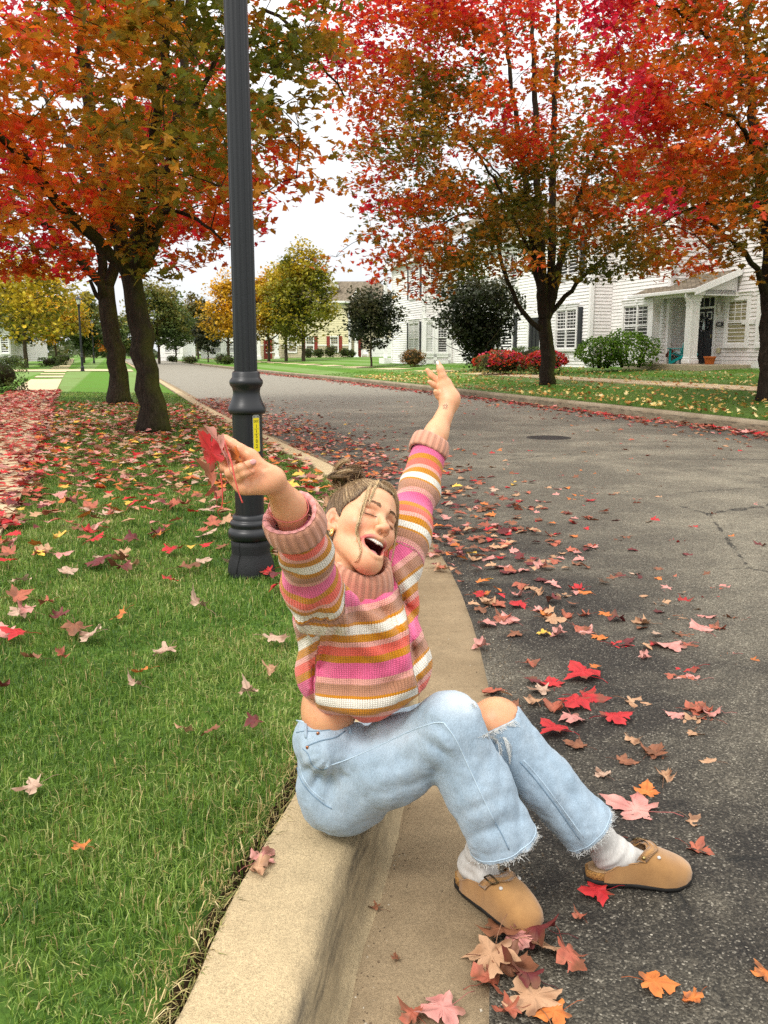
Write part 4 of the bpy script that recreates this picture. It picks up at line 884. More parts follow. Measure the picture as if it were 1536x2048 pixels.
def build_fallen():
    rg = np.random.default_rng(77); lib = {}
    def get(col, var):
        if (col, var) not in lib: lib[col, var] = fallen_leaf_mesh(col, var)
        return lib[col, var]
    def gz(x, y):
        """height and place name under a point"""
        kx = float(kerb_x(y)); d = x - kx
        if d < .0:
            wx = float(walk_x(y)); 
            if wx - 1.25 < x < wx: return float(left_z(x, y)) + .024, 'sidewalk'
            return float(left_z(x, y)) + .038, 'grass'
        if d < .215: return KZ + .002, 'kerb'
        if d < .60: return .008, 'gutter'
        return .012, 'road'
    count = [0]; placed = []
    def put(x, y, size, col, var, yaw, label, group, tilt=.12, lift=0, z=None):
        zz, w = gz(x, y); zz = zz if z is None else z
        o = bpy.data.objects.new('fallen_leaf', get(col, var)); COL.objects.link(o)
        if w == 'grass': tilt *= 2.2
        o.location = (x, y, zz + lift); o.scale = (size,) * 3; o.rotation_euler = (rg.normal(0, tilt), rg.normal(0, tilt), yaw)
        tag(o, label or f'{WORD[col]} maple leaf lying on the {w}', 'leaf', group or f'{WORD[col]} leaves on the {w}'); count[0] += 1; placed.append((x, y))
    def at_px(u, v):
        for z in (KZ, 0.0):
            p = gp(u, v, z); kx = float(kerb_x(p[1]))
            if z == KZ and p[0] - kx < .22: return p
        return p
    # leaves the photo shows singly, near the camera: u, v, size in px, colour, curl, heading in degrees, label
    S = [(1265, 1625, 96, 'pink', 0, 60, 'largest pale pink leaf lying behind the far clog'), (1205, 1690, 60, 'rust', 1, 110, 'dull rusty leaf tucked behind the far clog'), (1192, 1800, 62, 'red', 1, 100, 'red and orange leaf on dark asphalt between the two clogs'),
         (1158, 1843, 34, 'rust', 2, 20, 'small crumpled rusty leaf below the lone red one between the clogs'), (1005, 1885, 105, 'brown', 2, 10, 'brown leaf, topmost of the small heap below the near clog'), (1040, 1900, 66, 'pink', 1, 200, 'pink leaf in the small heap below the near clog'),
         (985, 1940, 100, 'tan', 1, 150, 'tan leaf at the left of the heap below the near clog'), (1022, 1945, 95, 'brown', 3, 250, 'curled dark leaf in the middle of the heap below the near clog'), (1078, 1890, 100, 'maroon', 2, 40, 'dark maroon leaf under the toe of the near clog'),
         (1105, 1922, 92, 'tan', 1, 300, 'pale tan leaf at the right of the heap below the near clog'), (1138, 1945, 80, 'rust', 2, 200, 'rusty leaf with its stem hanging right of the heap below the near clog'), (1035, 1978, 90, 'maroon', 2, 80, 'maroon leaf at the bottom of the heap below the near clog'),
         (970, 1978, 90, 'rust', 2, 320, 'rusty leaf at the lower left of the heap below the near clog'), (1065, 2010, 96, 'tan', 1, 20, 'tan spread leaf near the bottom edge of the photo'), (1105, 2040, 70, 'orange', 1, 100, 'orange leaf at the bottom edge of the photo right of the tan one'),
         (1015, 2035, 60, 'rust', 3, 100, 'curled rusty leaf at the bottom edge left of the tan one'), (880, 2035, 90, 'pink', 1, 120, 'pinkish leaf with long stem at the bottom edge on the gutter'), (825, 2040, 60, 'rust', 2, 40, 'rusty leaf at the bottom edge of the gutter'),
         (1312, 1980, 70, 'orange', 1, 260, 'orange brown leaf alone on the asphalt near the lower right'), (1382, 2012, 50, 'orange', 3, 120, 'curled orange leaf near the lower right corner'), (1530, 1962, 60, 'orange', 2, 10, 'orange leaf at the right edge near the bottom'),
         (525, 1722, 66, 'pink', 2, 330, 'pinkish dry leaf on the kerb top beside the grass'), (517, 1745, 52, 'tan', 3, 200, 'crumpled tan leaf on the kerb top below the pinkish one'), (743, 1822, 38, 'brown', 3, 70, 'curled brown leaf against the foot of the kerb'), (792, 1925, 26, 'brown', 3, 0, 'tiny crumpled brown leaf in the gutter'),
         (1165, 1362, 74, 'red', 1, 20, 'large red leaf on the asphalt, upper one right of the bare knee'), (1150, 1418, 62, 'red', 1, 140, 'red leaf just right of the torn knee'), (1182, 1405, 58, 'red', 2, 250, 'red leaf overlapping the one right of the torn knee'), (1108, 1472, 64, 'red', 1, 30, 'red leaf beside the far jeans leg'),
         (1145, 1448, 50, 'pink', 1, 180, 'pink leaf between the red ones beside the far jeans leg'), (1232, 1447, 60, 'red', 1, 280, 'red leaf with stem pointing right, farthest right of the red group'), (1080, 1388, 46, 'pale', 2, 90, 'pale leaf behind the torn knee'), (1070, 1412, 44, 'tan', 2, 10, 'tan leaf touching the torn knee'),
         (1350, 1440, 38, 'pink', 1, 60, 'small pink leaf alone on the worn asphalt'), (1385, 1475, 36, 'tan', 1, 150, 'small tan leaf on the worn asphalt below the lone pink one'), (1205, 1557, 36, 'pale', 2, 20, 'small pale curled leaf level with the far shin'), (1330, 1565, 44, 'tan', 3, 330, 'tan twisted leaf right of the far shin'), (1418, 1533, 34, 'tan', 1, 80, 'small tan leaf at the right on the asphalt'),
         (1340, 1303, 60, 'pink', 1, 90, 'pink leaf lying wide on the asphalt to the right'), (1400, 1268, 50, 'pink', 1, 10, 'pink leaf farther up on the asphalt to the right'),
         (65, 1612, 56, 'pale', 2, 110, 'white dry leaf on the grass at the lower left'), (165, 1732, 44, 'orange', 2, 60, 'orange red leaf sunk in the grass at the lower left'), (368, 1492, 42, 'tan', 2, 10, 'tan leaf on the grass left of the hip'), (425, 1490, 40, 'brown', 2, 120, 'brownish leaf on the grass nearer the hip'), (508, 1475, 40, 'maroon', 2, 200, 'dark maroon leaf in the grass behind the hip'),
         (32, 1300, 50, 'red', 1, 90, 'bright red leaf on the grass at the left edge'), (122, 1338, 34, 'rust', 3, 20, 'rusty leaf standing in the grass at the left'), (150, 1285, 60, 'brown', 2, 200, 'brownish pink leaf in the left cluster on the grass'), (185, 1295, 52, 'pale', 2, 60, 'pale leaf in the left cluster on the grass'), (118, 1260, 42, 'maroon', 3, 150, 'maroon leaf standing on end in the grass'), (245, 1255, 36, 'orange', 2, 100, 'small orange leaf sunk in the middle of the grass'),
         (395, 1235, 50, 'pale', 3, 50, 'pinkish grey folded leaf on the grass left of the sweater'), (200, 1148, 48, 'maroon', 1, 80, 'dark red leaf, left one of the pair on the grass'), (243, 1165, 44, 'maroon', 2, 120, 'dark red leaf, right one of the pair on the grass'), (340, 1180, 36, 'red', 2, 10, 'small bright red leaf left of the lamp base'), (375, 1155, 46, 'brown', 2, 300, 'brown leaf left of the lamp base'),
         (345, 1120, 48, 'red', 2, 200, 'red leaf on the grass up and left of the lamp base'), (482, 1153, 56, 'pale', 1, 180, 'pale leaf leaning on the lamp base'), (557, 1170, 44, 'maroon', 1, 250, 'maroon leaf right of the lamp base'), (560, 1195, 46, 'red', 1, 40, 'red leaf touching the sweater sleeve on the grass'), (45, 1190, 38, 'pale', 2, 30, 'pale leaf low at the left edge of the grass'), (330, 1330, 52, 'pale', 2, 160, 'pale and brown folded leaf in the middle of the grass'),
         (500, 1412, 46, 'pale', 3, 10, 'tan curled leaf near the sweater hem on the grass'), (540, 1365, 44, 'tan', 3, 330, 'tan curled leaf on the grass beside the sweater hem'), (270, 1400, 40, 'pale', 3, 60, 'grey dry leaf on the grass'), (285, 1372, 36, 'orange', 3, 100, 'orange sliver of leaf above the grey dry one'), (65, 1345, 40, 'brown', 3, 100, 'curled brown leaf on the grass near the left edge'), (5, 1405, 40, 'maroon', 3, 40, 'dark leaf at the very left edge of the grass'), (553, 1300, 50, 'pale', 2, 250, 'pale pink leaf on the grass close behind the sweater')]
    for u, v, s, col, var, yaw, lab in S:
        p = at_px(u, v); d = px(p)[2]
        heap = 'heap' in lab
        put(p[0], p[1], s / F * d * (1.0 if heap else 1.05), col, var, math.radians(yaw), lab, None, .3 if heap else .1, rg.uniform(0, .02) if heap else 0)
    # the rest: scattered by how thickly the photo's ground is covered
    cands = []
    def scatter(n, fx, colw, size=(.075, .125)):
        names, w = zip(*colw); w = np.array(w, float); w /= w.sum()
        for _ in range(n):
            x, y = fx()
            if x is None: continue
            if y < 3.4 and x > kerb_x(y) and rg.uniform() < .55: continue
            cands.append((x, y, rg.uniform(*size), names[rg.choice(len(names), p=w)], int(rg.choice(6, p=[.22, .22, .18, .12, .14, .12])), rg.uniform(0, 6.283)))
    def lawn():
        y = 2.9 + 17 * rg.uniform() ** .8; kx, wx = float(kerb_x(y)), float(walk_x(y)); x = rg.uniform(wx - .1, kx - .03)
        dens = np.clip((y - 3.0) / 5.2, .03, 1) ** 1.5 * (1 if y < 17 else .5)
        return (x, y) if rg.uniform() < dens else (None, None)
    scatter(3400, lawn, [('red', 2.2), ('pink', 2.2), ('tan', 3), ('brown', 1.5), ('orange', 1.6), ('yellow', 1.1), ('maroon', 1.4), ('pale', 2.6), ('rust', 2.6)], (.075, .125))
    def walk():
        y = 4.5 + 22 * rg.uniform(); wx = float(walk_x(y)); return (rg.uniform(wx - 1.35, wx + .15), y)
    scatter(2600, walk, [('red', 4), ('pink', 2), ('tan', 1), ('brown', 1), ('maroon', 2), ('rust', 4)], (.08, .13))
    def road_near():
        y = 2.0 + 24 * rg.uniform() ** .9; k = float(kerb_x(y)); d = abs(rg.normal(0, 1.0)) * (.95 if y > 6 else 1.25) + .45 - (.25 if y > 6 else 0)
        dens = np.clip((y - 1.6) / 4.0, .04, 1) if d < 2 else np.clip((y - 1.6) / 6.0, .03, 1) * .6
        dens = dens * np.clip(.55 + .9 * float(vnoise(np.array([[k + d, y, 0.]]), 1.5, 50)[0]) + .5 * float(vnoise(np.array([[k + d, y, 0.]]), 4., 51)[0]), .05, 1); return (k + d, y) if rg.uniform() < dens else (None, None)
    scatter(5200, road_near, [('red', 1.3), ('pink', 2.2), ('tan', 2.8), ('brown', 2.4), ('orange', 1.1), ('yellow', .25), ('maroon', 1.6), ('pale', .8), ('rust', 4.4)], (.05, .105))
    def road_mid():
        y = 2.4 + 22 * rg.uniform(); k = float(kerb_x(y)); return (k + .6 + rg.uniform(0, 1) ** 1.3 * 7.5, y)
    scatter(1250, road_mid, [('red', 1), ('pink', 1.6), ('tan', 2), ('brown', 2), ('orange', 1.4), ('yellow', .3), ('maroon', .6), ('rust', 2.5)], (.07, .115))
    def road_far():
        s = rg.uniform(8, 62); d = abs(rg.normal(0, .42)) + .03
        p = sn(s, farkerb_n(s) - d); return (p[0], p[1])
    scatter(2400, road_far, [('red', 2), ('rust', 3), ('brown', 2), ('pink', 1.2), ('maroon', 1.5), ('tan', 1)], (.09, .14))
    # vertices seen in the frame, largest first: the first ones stand alone, the rest is litter
    C = [c for c in cands if -60 < px((c[0], c[1], .1))[0] < 1600 and c[1] > 1.2]
    out = [c for c in cands if not (-60 < px((c[0], c[1], .1))[0] < 1600 and c[1] > 1.2)]
    C = [c for c in C if not any((c[0] - a) ** 2 + (c[1] - b) ** 2 < .06 ** 2 for a, b in placed[:75])]
    bx = [-.5, 1.05, 1.5, 2.7]   # keep clear of the sitter
    C = [c for c in C if not (bx[0] < c[0] < bx[1] - .1 and bx[2] < c[1] < bx[3] and (c[0] < .75))]
    C.sort(key=lambda c: -c[2] / px((c[0], c[1], .1))[2])
    n1 = max(0, 298 - count[0])
    for x, y, s, col, var, yaw in C[:n1]: put(x, y, s, col, var, yaw, None, None)
    rest = C[n1:] + out[:1500]
    groups = {}
    for c in rest:
        x, y = c[0], c[1]; s_, n_ = to_sn(np.array([x, y, 0.]))
        w = gz(x, y)[1]
        groups.setdefault('lawn and sidewalk' if w in ('grass', 'sidewalk') else 'road', []).append(c)
    tf = leaf_template(LEAF_TREE, .25, .3)
    for nm, L in groups.items():
        P = np.array([(c[0], c[1], gz(c[0], c[1])[0] + .012) for c in L]); P[:, 2] += np.abs(rg.normal(0, .012, len(L)))
        col = np.array([np.array(LC[c[3]][0]) * .5 + np.array(LC[c[3]][1]) * .5 for c in L]) * rg.uniform(.75, 1.15, (len(L), 1))
        W, Fc = leaf_cloud(P, np.array([c[2] for c in L]) * .95, tf, rand_rot(len(L), .30, rg))
        W[:, 2] = np.maximum(W[:, 2], np.repeat(P[:, 2], len(tf[0])) - .010)
        o = obj('leaf_litter', W, Fc, M_FALL, None, False, {'col': np.repeat(np.clip(col, 0, 1), len(tf[0]), 0)}); tag(o, f'red, rust and tan leaf litter strewn over the {nm}', 'leaf litter', None, 'stuff')
    # yellow litter on the far lawn
    s = rg.uniform(8, 40, 2600); n_ = farkerb_n(s) + .25 + rg.uniform(0, 1, 2600) ** 1.7 * 8.5; P = sn(s, n_, right_z(s, n_) + .05)
    col = pal(rg.uniform(0, 1, 2600), [(0, (.30, .10, .04)), (.3, (.55, .25, .06)), (.7, (.70, .52, .14)), (1, (.78, .66, .34))])
    W, Fc = leaf_cloud(P, rg.uniform(.07, .12, 2600), tf, rand_rot(2600, .5, rg))
    o = obj('leaf_litter', W, Fc, M_FALL, None, False, {'col': np.repeat(col, len(tf[0]), 0)}); tag(o, 'yellow and tan leaf litter on the verge and lawn across the road', 'leaf litter', None, 'stuff')
# ------------------------------------------------------------------ houses
def m_siding(name, col):
    t = NT(name); c = t.coord(); n = t.noise(3, 4, .6, c); g = t.noise(1.0, 4, .7, t.mapping(c, (3, 3, 40)))
    k = t.ramp(n, [(.3, tuple(x * .93 for x in col)), (.7, tuple(min(1, x * 1.04) for x in col))])
    k = t.mix(.25, k, t.ramp(g, [(.3, .86), (.7, 1.05)]), 'MULTIPLY')
    return t.fin(k, .55, None, .3)
def m_shingle(name, col):
    t = NT(name); c = t.coord('Object'); br = t.n('ShaderNodeTexBrick'); br.inputs['Scale'].default_value = 1
    br.inputs['Brick Width'].default_value = .3; br.inputs['Row Height'].default_value = .14; br.inputs['Mortar Size'].default_value = .006
    br.inputs['Color1'].default_value = (*[x * .7 for x in col], 1); br.inputs['Color2'].default_value = (*[x * 1.25 for x in col], 1); br.inputs['Mortar'].default_value = (*[x * .4 for x in col], 1)
    mp = t.mapping(c, (1, 1, 1), (0, 0, math.atan2(SY, SX))); t.l(mp, br.inputs['Vector'])
    k = t.mix(.5, br.outputs['Color'], t.ramp(t.noise(5, 5, .7, c), [(.3, .65), (.7, 1.25)]), 'MULTIPLY')
    return t.fin(k, .95, None, .1)
M_SID = m_siding('white_siding', (.88, .86, .84)); M_SIDG = m_siding('grey_siding', (.78, .75, .73)); M_SIDY = m_siding('cream_siding', (.76, .69, .44)); M_SIDT = m_siding('tan_siding', (.56, .49, .34))
def m_blind(name, col):
    t = NT(name); c = t.coord(); sx = t.n('ShaderNodeSeparateXYZ'); t.l(c, sx.inputs[0]); w = t.math('SINE', t.math('MULTIPLY', sx.outputs[2], 2 * math.pi / .055)); n = t.noise(1.7, 4, .6, c)
    k = t.mix(.5, t.ramp(t.math('ADD', t.math('MULTIPLY', w, .5), .5), [(.1, tuple(x * .6 for x in col)), (.6, col)]), t.ramp(n, [(.3, .5), (.7, 1.3)]), 'MULTIPLY'); return t.fin(k, .7, None, .1)
M_TRIM = plain('white_trim', (.84, .83, .81), .45, .4, 0, .03)
M_PANE = plain('window_glass', (.035, .038, .04), .3, .08, 0, .3, 1.5)
M_BLIND = m_blind('window_blind', (.38, .35, .20)); M_BLINDG = m_blind('grey_blind', (.075, .075, .07)); M_CURT = plain('net_curtain', (.55, .56, .53), .7, .2, 0, .12, 6)
M_SHUT = plain('black_shutter', (.022, .024, .028), .5, .4); M_SHUTR = plain('red_shutter', (.26, .035, .025), .5, .4)
M_DOOR = plain('black_door', (.012, .013, .017), .35, .5); M_ROOF = m_shingle('roof_shingles', (.20, .165, .12)); M_PORCH = m_concrete('porch_concrete', (.50, .42, .29), (.36, .29, .19), .5)

def sidewall(mb, a, b, z0, z1, out, lap=.14, m=0, gable=None):
    """lap siding from plan point a to b; out = outward plan direction; gable = peak height over the middle"""
    a, b, out = (np.array([*q[:2], 0.]) for q in (a, b, out)); n = max(1, int(round((z1 - z0) / lap))); h = (z1 - z0) / n; zs = z0 + h * np.arange(n)
    k = 0
    rows = [(z, 0., 1.) for z in zs]
    if gable:
        m_ = int((gable - z1) / h)
        for i in range(m_):
            f = (i + .5) / m_ * .5; rows.append((z1 + i * h, f, 1 - f))
    V, Fc = [], []
    for z, f0, f1 in rows:
        p, q = a + (b - a) * f0, a + (b - a) * f1; i = len(V); o = out * .030
        V += [p + o + (0, 0, z), q + o + (0, 0, z), q + out * .002 + (0, 0, z + h), p + out * .002 + (0, 0, z + h), p + (0, 0, z), q + (0, 0, z)]
        Fc += [(i, i + 1, i + 2, i + 3), (i + 4, i + 5, i + 1, i)]
    mb.add(V, np.array(Fc), m)

def window(par, a, b, z0, z1, out, units=1, blind=None, mat_frame=None, shutters=(), shut=None, muntin='top', header=True, name='window', trim=.11):
    """a double-hung window standing on a wall; a, b plan ends seen left to right"""
    a, b, out = (np.array([*q[:2], 0.]) for q in (a, b, out)); t = (b - a); W = np.linalg.norm(t); t /= W
    Rm = np.stack([t, out, [0, 0, 1.]], 1); c = (a + b) / 2; mf = mat_frame or M_TRIM; hz = z1 - z0; zc = (z0 + z1) / 2
    mb = MB(); T = trim
    def bx(x, y, z, sx, sy, sz): mb.box(c + Rm @ np.array([x, y, 0]) + (0, 0, z), (sx, sy, sz), Rm)
    bx(-W / 2 - T / 2, .05, zc, T, .09, hz); bx(W / 2 + T / 2, .05, zc, T, .09, hz); bx(0, .053, z0 - T / 2, W + 2 * T, .10, T); bx(0, .052, z1 + T / 2, W + 2 * T, .095, T)
    if header: bx(0, .058, z1 + T + .06, W + 2 * T + .06, .12, .117); bx(0, .075, z1 + T + .128, W + 2 * T + .12, .16, .03); bx(0, .07, z1 + T + .06, .14, .15, .125)
    uw = W / units
    for i in range(1, units): bx(-W / 2 + i * uw, .048, zc, .09, .08, hz)
    for i in range(units):
        xc = -W / 2 + (i + .5) * uw; w_ = uw - (.09 if units > 1 else .02)
        bx(xc, .040, zc, w_, .05, .05)
        bx(xc, .04, z0 + .025, w_, .05, .05); bx(xc, .04, z1 - .025, w_, .05, .05)
    fr = mb.build(name, mf, par)
    for i in range(units):
        xc = -W / 2 + (i + .5) * uw; w_ = uw - (.05 if units > 1 else 0)
        pm = MB(); pm.box(c + Rm @ np.array([xc, .012, 0]) + (0, 0, zc), (w_, .012, hz), Rm)
        if blind is not None:
            pm.box(c + Rm @ np.array([xc, .0215, 0]) + (0, 0, zc), (w_ - .05, .006, hz - .04), Rm, 1)
        pm.build('pane', [M_PANE, blind or M_PANE], fr)
        mm = MB(); zt0, zt1 = (zc, z1) if muntin == 'top' else (z0, z1)
        if muntin:
            for q in (-1, 1): mm.box(c + Rm @ np.array([xc + q * w_ / 6, .031, 0]) + (0, 0, (zt0 + zt1) / 2), (.018, .014, zt1 - zt0), Rm)
            for q in ([.5] if muntin == 'top' else [.25, .5, .75]): mm.box(c + Rm @ np.array([xc, .0315, 0]) + (0, 0, zt0 + q * (zt1 - zt0)), (w_, .0145, .018), Rm)
            mm.build('muntins', mf, fr)
    for sd in shutters:
        sm = MB(); xs = sd * (W / 2 + T + .21); sm.box(c + Rm @ np.array([xs, .045, 0]) + (0, 0, zc), (.36, .04, hz + .16), Rm)
        for q in (-.25, .25): sm.box(c + Rm @ np.array([xs, .07, 0]) + (0, 0, zc + q * hz), (.24, .012, hz * .40), Rm)
        sm.build('shutter', shut or M_SHUT, par)
    return fr

def board(mb, a, b, z0, z1, out, w=.11, th=.05):
    """corner board at plan point a"""
    mb.box((a[0], a[1], (z0 + z1) / 2), (w, w, z1 - z0), SNR[:, [0, 1, 2]])

def text_mesh(name, body, size, mat, parent, loc, Rm, extrude=.0015, align='CENTER'):
    cu = bpy.data.curves.new(name, 'FONT'); cu.body = body; cu.size = size; cu.extrude = extrude; cu.align_x = align; cu.align_y = 'CENTER'; cu.resolution_u = 3
    o = bpy.data.objects.new(name + '_tmp', cu); COL.objects.link(o); bpy.context.view_layer.update()
    me = bpy.data.meshes.new_from_object(o.evaluated_get(bpy.context.evaluated_depsgraph_get())); bpy.data.objects.remove(o)
    M = Matrix.Translation(Vector(list(map(float, loc)))) @ Matrix([[*map(float, r)] for r in Rm]).to_4x4()
    me.transform(M); me.materials.clear(); me.materials.append(mat)
    q = bpy.data.objects.new(name, me); COL.objects.link(q)
    if parent is not None: setpar(q, parent)
    return q

OUT_N = np.array([-NX, -NY, 0.]); OUT_S = np.array([-SX, -SY, 0.])

def build_houses():
    P = lambda s, n: sn(s, n)
    def roof(par, s0, s1, n0, n1, ze, zr, over=.35, ridge='s'):
        """gabled roof, ridge along the street (or across it)"""
        mb = MB()
        if ridge == 's':
            nm = (n0 + n1) / 2; A = [P(s0 - over, n0 - over) + (0, 0, ze - .1), P(s1 + over, n0 - over) + (0, 0, ze - .1), P(s1 + over, nm) + (0, 0, zr), P(s0 - over, nm) + (0, 0, zr), P(s0 - over, n1 + over) + (0, 0, ze - .1), P(s1 + over, n1 + over) + (0, 0, ze - .1)]
            top = [(0, 1, 2, 3), (3, 2, 5, 4)]
        else:
            sm = (s0 + s1) / 2; A = [P(s0 - over, n0 - over) + (0, 0, ze - .1), P(s0 - over, n1) + (0, 0, ze - .1), P(sm, n1) + (0, 0, zr), P(sm, n0 - over) + (0, 0, zr), P(s1 + over, n0 - over) + (0, 0, ze - .1), P(s1 + over, n1) + (0, 0, ze - .1)]
            top = [(0, 1, 2, 3), (3, 2, 5, 4)]
        A = np.array(A); B = A - (0, 0, .16)
        mb.add(np.concatenate([A, B]), np.array(top + [tuple(6 + i for i in f[::-1]) for f in top]), 0)
        e = [(0, 1), (1, 2), (2, 5), (5, 4), (4, 3), (3, 0)]
        mb.add(np.concatenate([A, B]), np.array([(a, b, b + 6, a + 6) for a, b in e]), 1)
        return mb.build('roof', [M_ROOF, M_TRIM], par)
    def house(label, s0, s1, n0, zb, ze, zr, sid, deep=9):
        root = empty('townhouse', P((s0 + s1) / 2, n0) + (0, 0, zb), label, 'house', 'row of white townhouses across the road')
        w = MB(); sidewall(w, P(s1, n0), P(s0, n0), zb, ze, OUT_N); 
        sidewall(w, P(s0, n0), P(s0, n0 + deep), zb, ze, OUT_S, m=1, gable=None); sidewall(w, P(s1, n0 + deep), P(s1, n0), zb, ze, -OUT_S, m=1)
        w.add([P(s0, n0 + .02) + (0, 0, zb - .5), P(s1, n0 + .02) + (0, 0, zb - .5), P(s1, n0 + .02) + (0, 0, ze), P(s0, n0 + .02) + (0, 0, ze)], np.array([[0, 1, 2, 3]]))
        w.build('wall', [sid, M_SIDG], root)
        c = MB(); board(c, P(s0 - .012, n0 - .012), 0, zb - .3, ze, 0, .16); board(c, P(s1 + .012, n0 - .012), 0, zb - .3, ze, 0, .16)
        c.box(P((s0 + s1) / 2, n0 - .02) + (0, 0, zb - .12), (abs(s1 - s0) - .2, .05, .3), SNR)
        c.build('corner_board', M_TRIM, root)
        return root
    # --- left block
    hA = house('left white townhouse with net curtains and black shutters, beyond the dark evergreen', 49.7, 55.6, 17.6, .66, 6.9, 9.3, M_SID)
    roof(hA, 49.7, 55.6, 17.6, 26.6, 6.9, 9.6)
    for z0, z1, bl in ((1.32, 3.08, M_CURT), (4.62, 6.35, None)): window(hA, P(52.05, 17.6), P(50.35, 17.6), z0, z1, OUT_N, 2, bl, shutters=(-1, 1), muntin='top')
    window(hA, P(49.7, 17.76), P(49.7, 18.16), 1.35, 3.1, OUT_S, 1, M_CURT, trim=.12); window(hA, P(49.7, 18.52), P(49.7, 19.06), 1.35, 3.1, OUT_S, 1, M_BLINDG, trim=.12)
    window(hA, P(49.7, 18.0), P(49.7, 18.9), 4.6, 6.3, OUT_S, 1, None)
    mb = MB()
    for z in (1.17, 3.24, .8): mb.box(P(49.66, 18.45) + (0, 0, z), (.07, 1.75, .2), SNR)
    for n in (17.68, 18.35, 19.28): mb.box(P(49.655, n) + (0, 0, 2.1), (.06, .20, 3.0), SNR)
    mb.build('bay_trim', M_TRIM, hA)
    # small white bracketed porch post at its far end
    mb = MB(); mb.box(P(56.3, 17.3) + (0, 0, 3.8), (.2, .2, 6.4), SNR); mb.box(P(56.3, 17.7) + (0, 0, 4.6), (.05, 1.2, .9), SNR); mb.box(P(56.2, 17.6) + (0, 0, .75), (1.2, 1.2, .5), SNR); mb.build('porch_post', M_TRIM, hA)
    # --- middle block
    hB = house('middle white townhouse, its paired window and black shutter right of the maple trunk', 33.97, 49.6, 19.6, .70, 6.9, 9.5, M_SID)
    roof(hB, 33.97, 49.5, 19.6, 28.6, 6.9, 9.8)
    window(hB, P(36.9, 19.6), P(35.1, 19.6), 1.51, 3.22, OUT_N, 2, M_BLINDG, shutters=(1,)); window(hB, P(36.9, 19.6), P(35.1, 19.6), 4.7, 6.3, OUT_N, 2, M_BLINDG, shutters=(1,))
    window(hB, P(43.0, 19.6), P(41.6, 19.6), 1.5, 3.2, OUT_N, 1, None, shutters=(-1, 1)); window(hB, P(42.9, 19.6), P(41.2, 19.6), 4.7, 6.3, OUT_N, 2, M_BLINDG)
    for s0, s1, nm in ((43.9, 46.9, 'garage_door'), (38.5, 39.7, 'door')):
        mb = MB(); mb.box(P((s0 + s1) / 2, 19.57) + (0, 0, 1.85), (s1 - s0, .05, 2.3), SNR)
        for k in range(3): mb.box(P(s0 + (k + .5) * (s1 - s0) / 3, 19.535) + (0, 0, 1.9), ((s1 - s0) / 3 - .12, .02, 1.8), SNR)
        d = mb.build(nm, M_DOOR, hB)
        mb = MB(); mb.box(P(s0 - .07, 19.55) + (0, 0, 1.9), (.14, .1, 2.4), SNR); mb.box(P(s1 + .07, 19.55) + (0, 0, 1.9), (.14, .1, 2.4), SNR); mb.box(P((s0 + s1) / 2, 19.552) + (0, 0, 3.07), (s1 - s0, .1, .14), SNR); mb.build('door_frame', M_TRIM, d)
    mb = MB(); mb.box(P(48.1, 19.53) + (0, 0, 1.75), (.10, .08, .2), SNR); mb.box(P(47.6, 19.53) + (0, 0, 1.75), (.10, .08, .2), SNR); mb.box(P(47.7, 19.53) + (0, 0, .95), (.2, .08, .12), SNR); mb.build('meter_box', plain('meter_grey', (.25, .25, .25)), hB)
    # --- right block in two steps, with the porch
    P = lambda s, n: sn(np.asarray(s) + .4, n)
    hC = house('right white townhouse with porch and black front door', 29.4, 33.9, 20.6, .78, 6.95, 9.6, M_SID)
    w = MB(); sidewall(w, P(29.4, 21.7), P(20.4, 21.7), .80, 6.95, OUT_N, m=0); w.add([P(29.4, 21.72) + (0, 0, .3), P(20.4, 21.72) + (0, 0, .3), P(20.4, 21.72) + (0, 0, 6.95), P(29.4, 21.72) + (0, 0, 6.95)], np.array([[0, 1, 2, 3]]))
    sidewall(w, P(20.4, 21.7), P(20.4, 30), .8, 6.95, OUT_S); w.build('wall', [M_SIDG], hC)
    gm = MB(); sidewall(gm, P(33.9, 20.58), P(29.4, 20.58), 6.7, 6.95, OUT_N, gable=8.9); gm.build('gable', M_SID, hC)
    roof(hC, 29.4, 33.9, 20.6, 25.6, 6.95, 9.0, .3, 'n'); roof(hC, 20.4, 33.7, 21.7, 31, 6.95, 9.9, .4)
    window(hC, P(32.5, 20.6), P(30.5, 20.6), 1.6, 3.24, OUT_N, 2, M_BLINDG); window(hC, P(32.3, 20.6), P(30.1, 20.6), 4.92, 6.5, OUT_N, 2, M_BLINDG)
    window(hC, P(27.30, 21.7), P(26.30, 21.7), 1.66, 3.2, OUT_N, 1, M_BLIND, trim=.15); window(hC, P(25.62, 21.7), P(24.6, 21.7), 1.66, 3.2, OUT_N, 1, M_BLIND, trim=.15)
    window(hC, P(28.75, 21.7), P(27.75, 21.7), 4.72, 6.3, OUT_N, 1, M_BLINDG, trim=.13); window(hC, P(25.6, 21.7), P(24.4, 21.7), 4.72, 6.3, OUT_N, 1, M_BLINDG, trim=.13)
    mb = MB(); mb.box(P(26.2, 21.66) + (0, 0, 2.42), (.66, .06, .16), SNR); mb.box(P(25.0, 21.665) + (0, 0, .93), (5, .05, .26), SNR); mb.build('band_trim', M_TRIM, hC)
    # downspouts
    for s_, n_, z0, z1 in ((29.22, 20.52, 4.35, 6.8), (33.75, 20.45, .7, 6.8)):
        q = P(s_, n_); V, Fc = tube(np.array([q + (0, 0, z1), q + (0, 0, z0 + .12), q + (0, 0, z0 + .03), P(s_ - .05, n_ - .16) + (0, 0, z0 - .03)]), .05, 8); obj('downspout', V, Fc, M_TRIM, hC)
    # door
    dz0, dz1 = .95, 2.98; mb = MB(); mb.box(P(28.57, 21.66) + (0, 0, (dz0 + dz1) / 2), (.98, .05, dz1 - dz0), SNR)
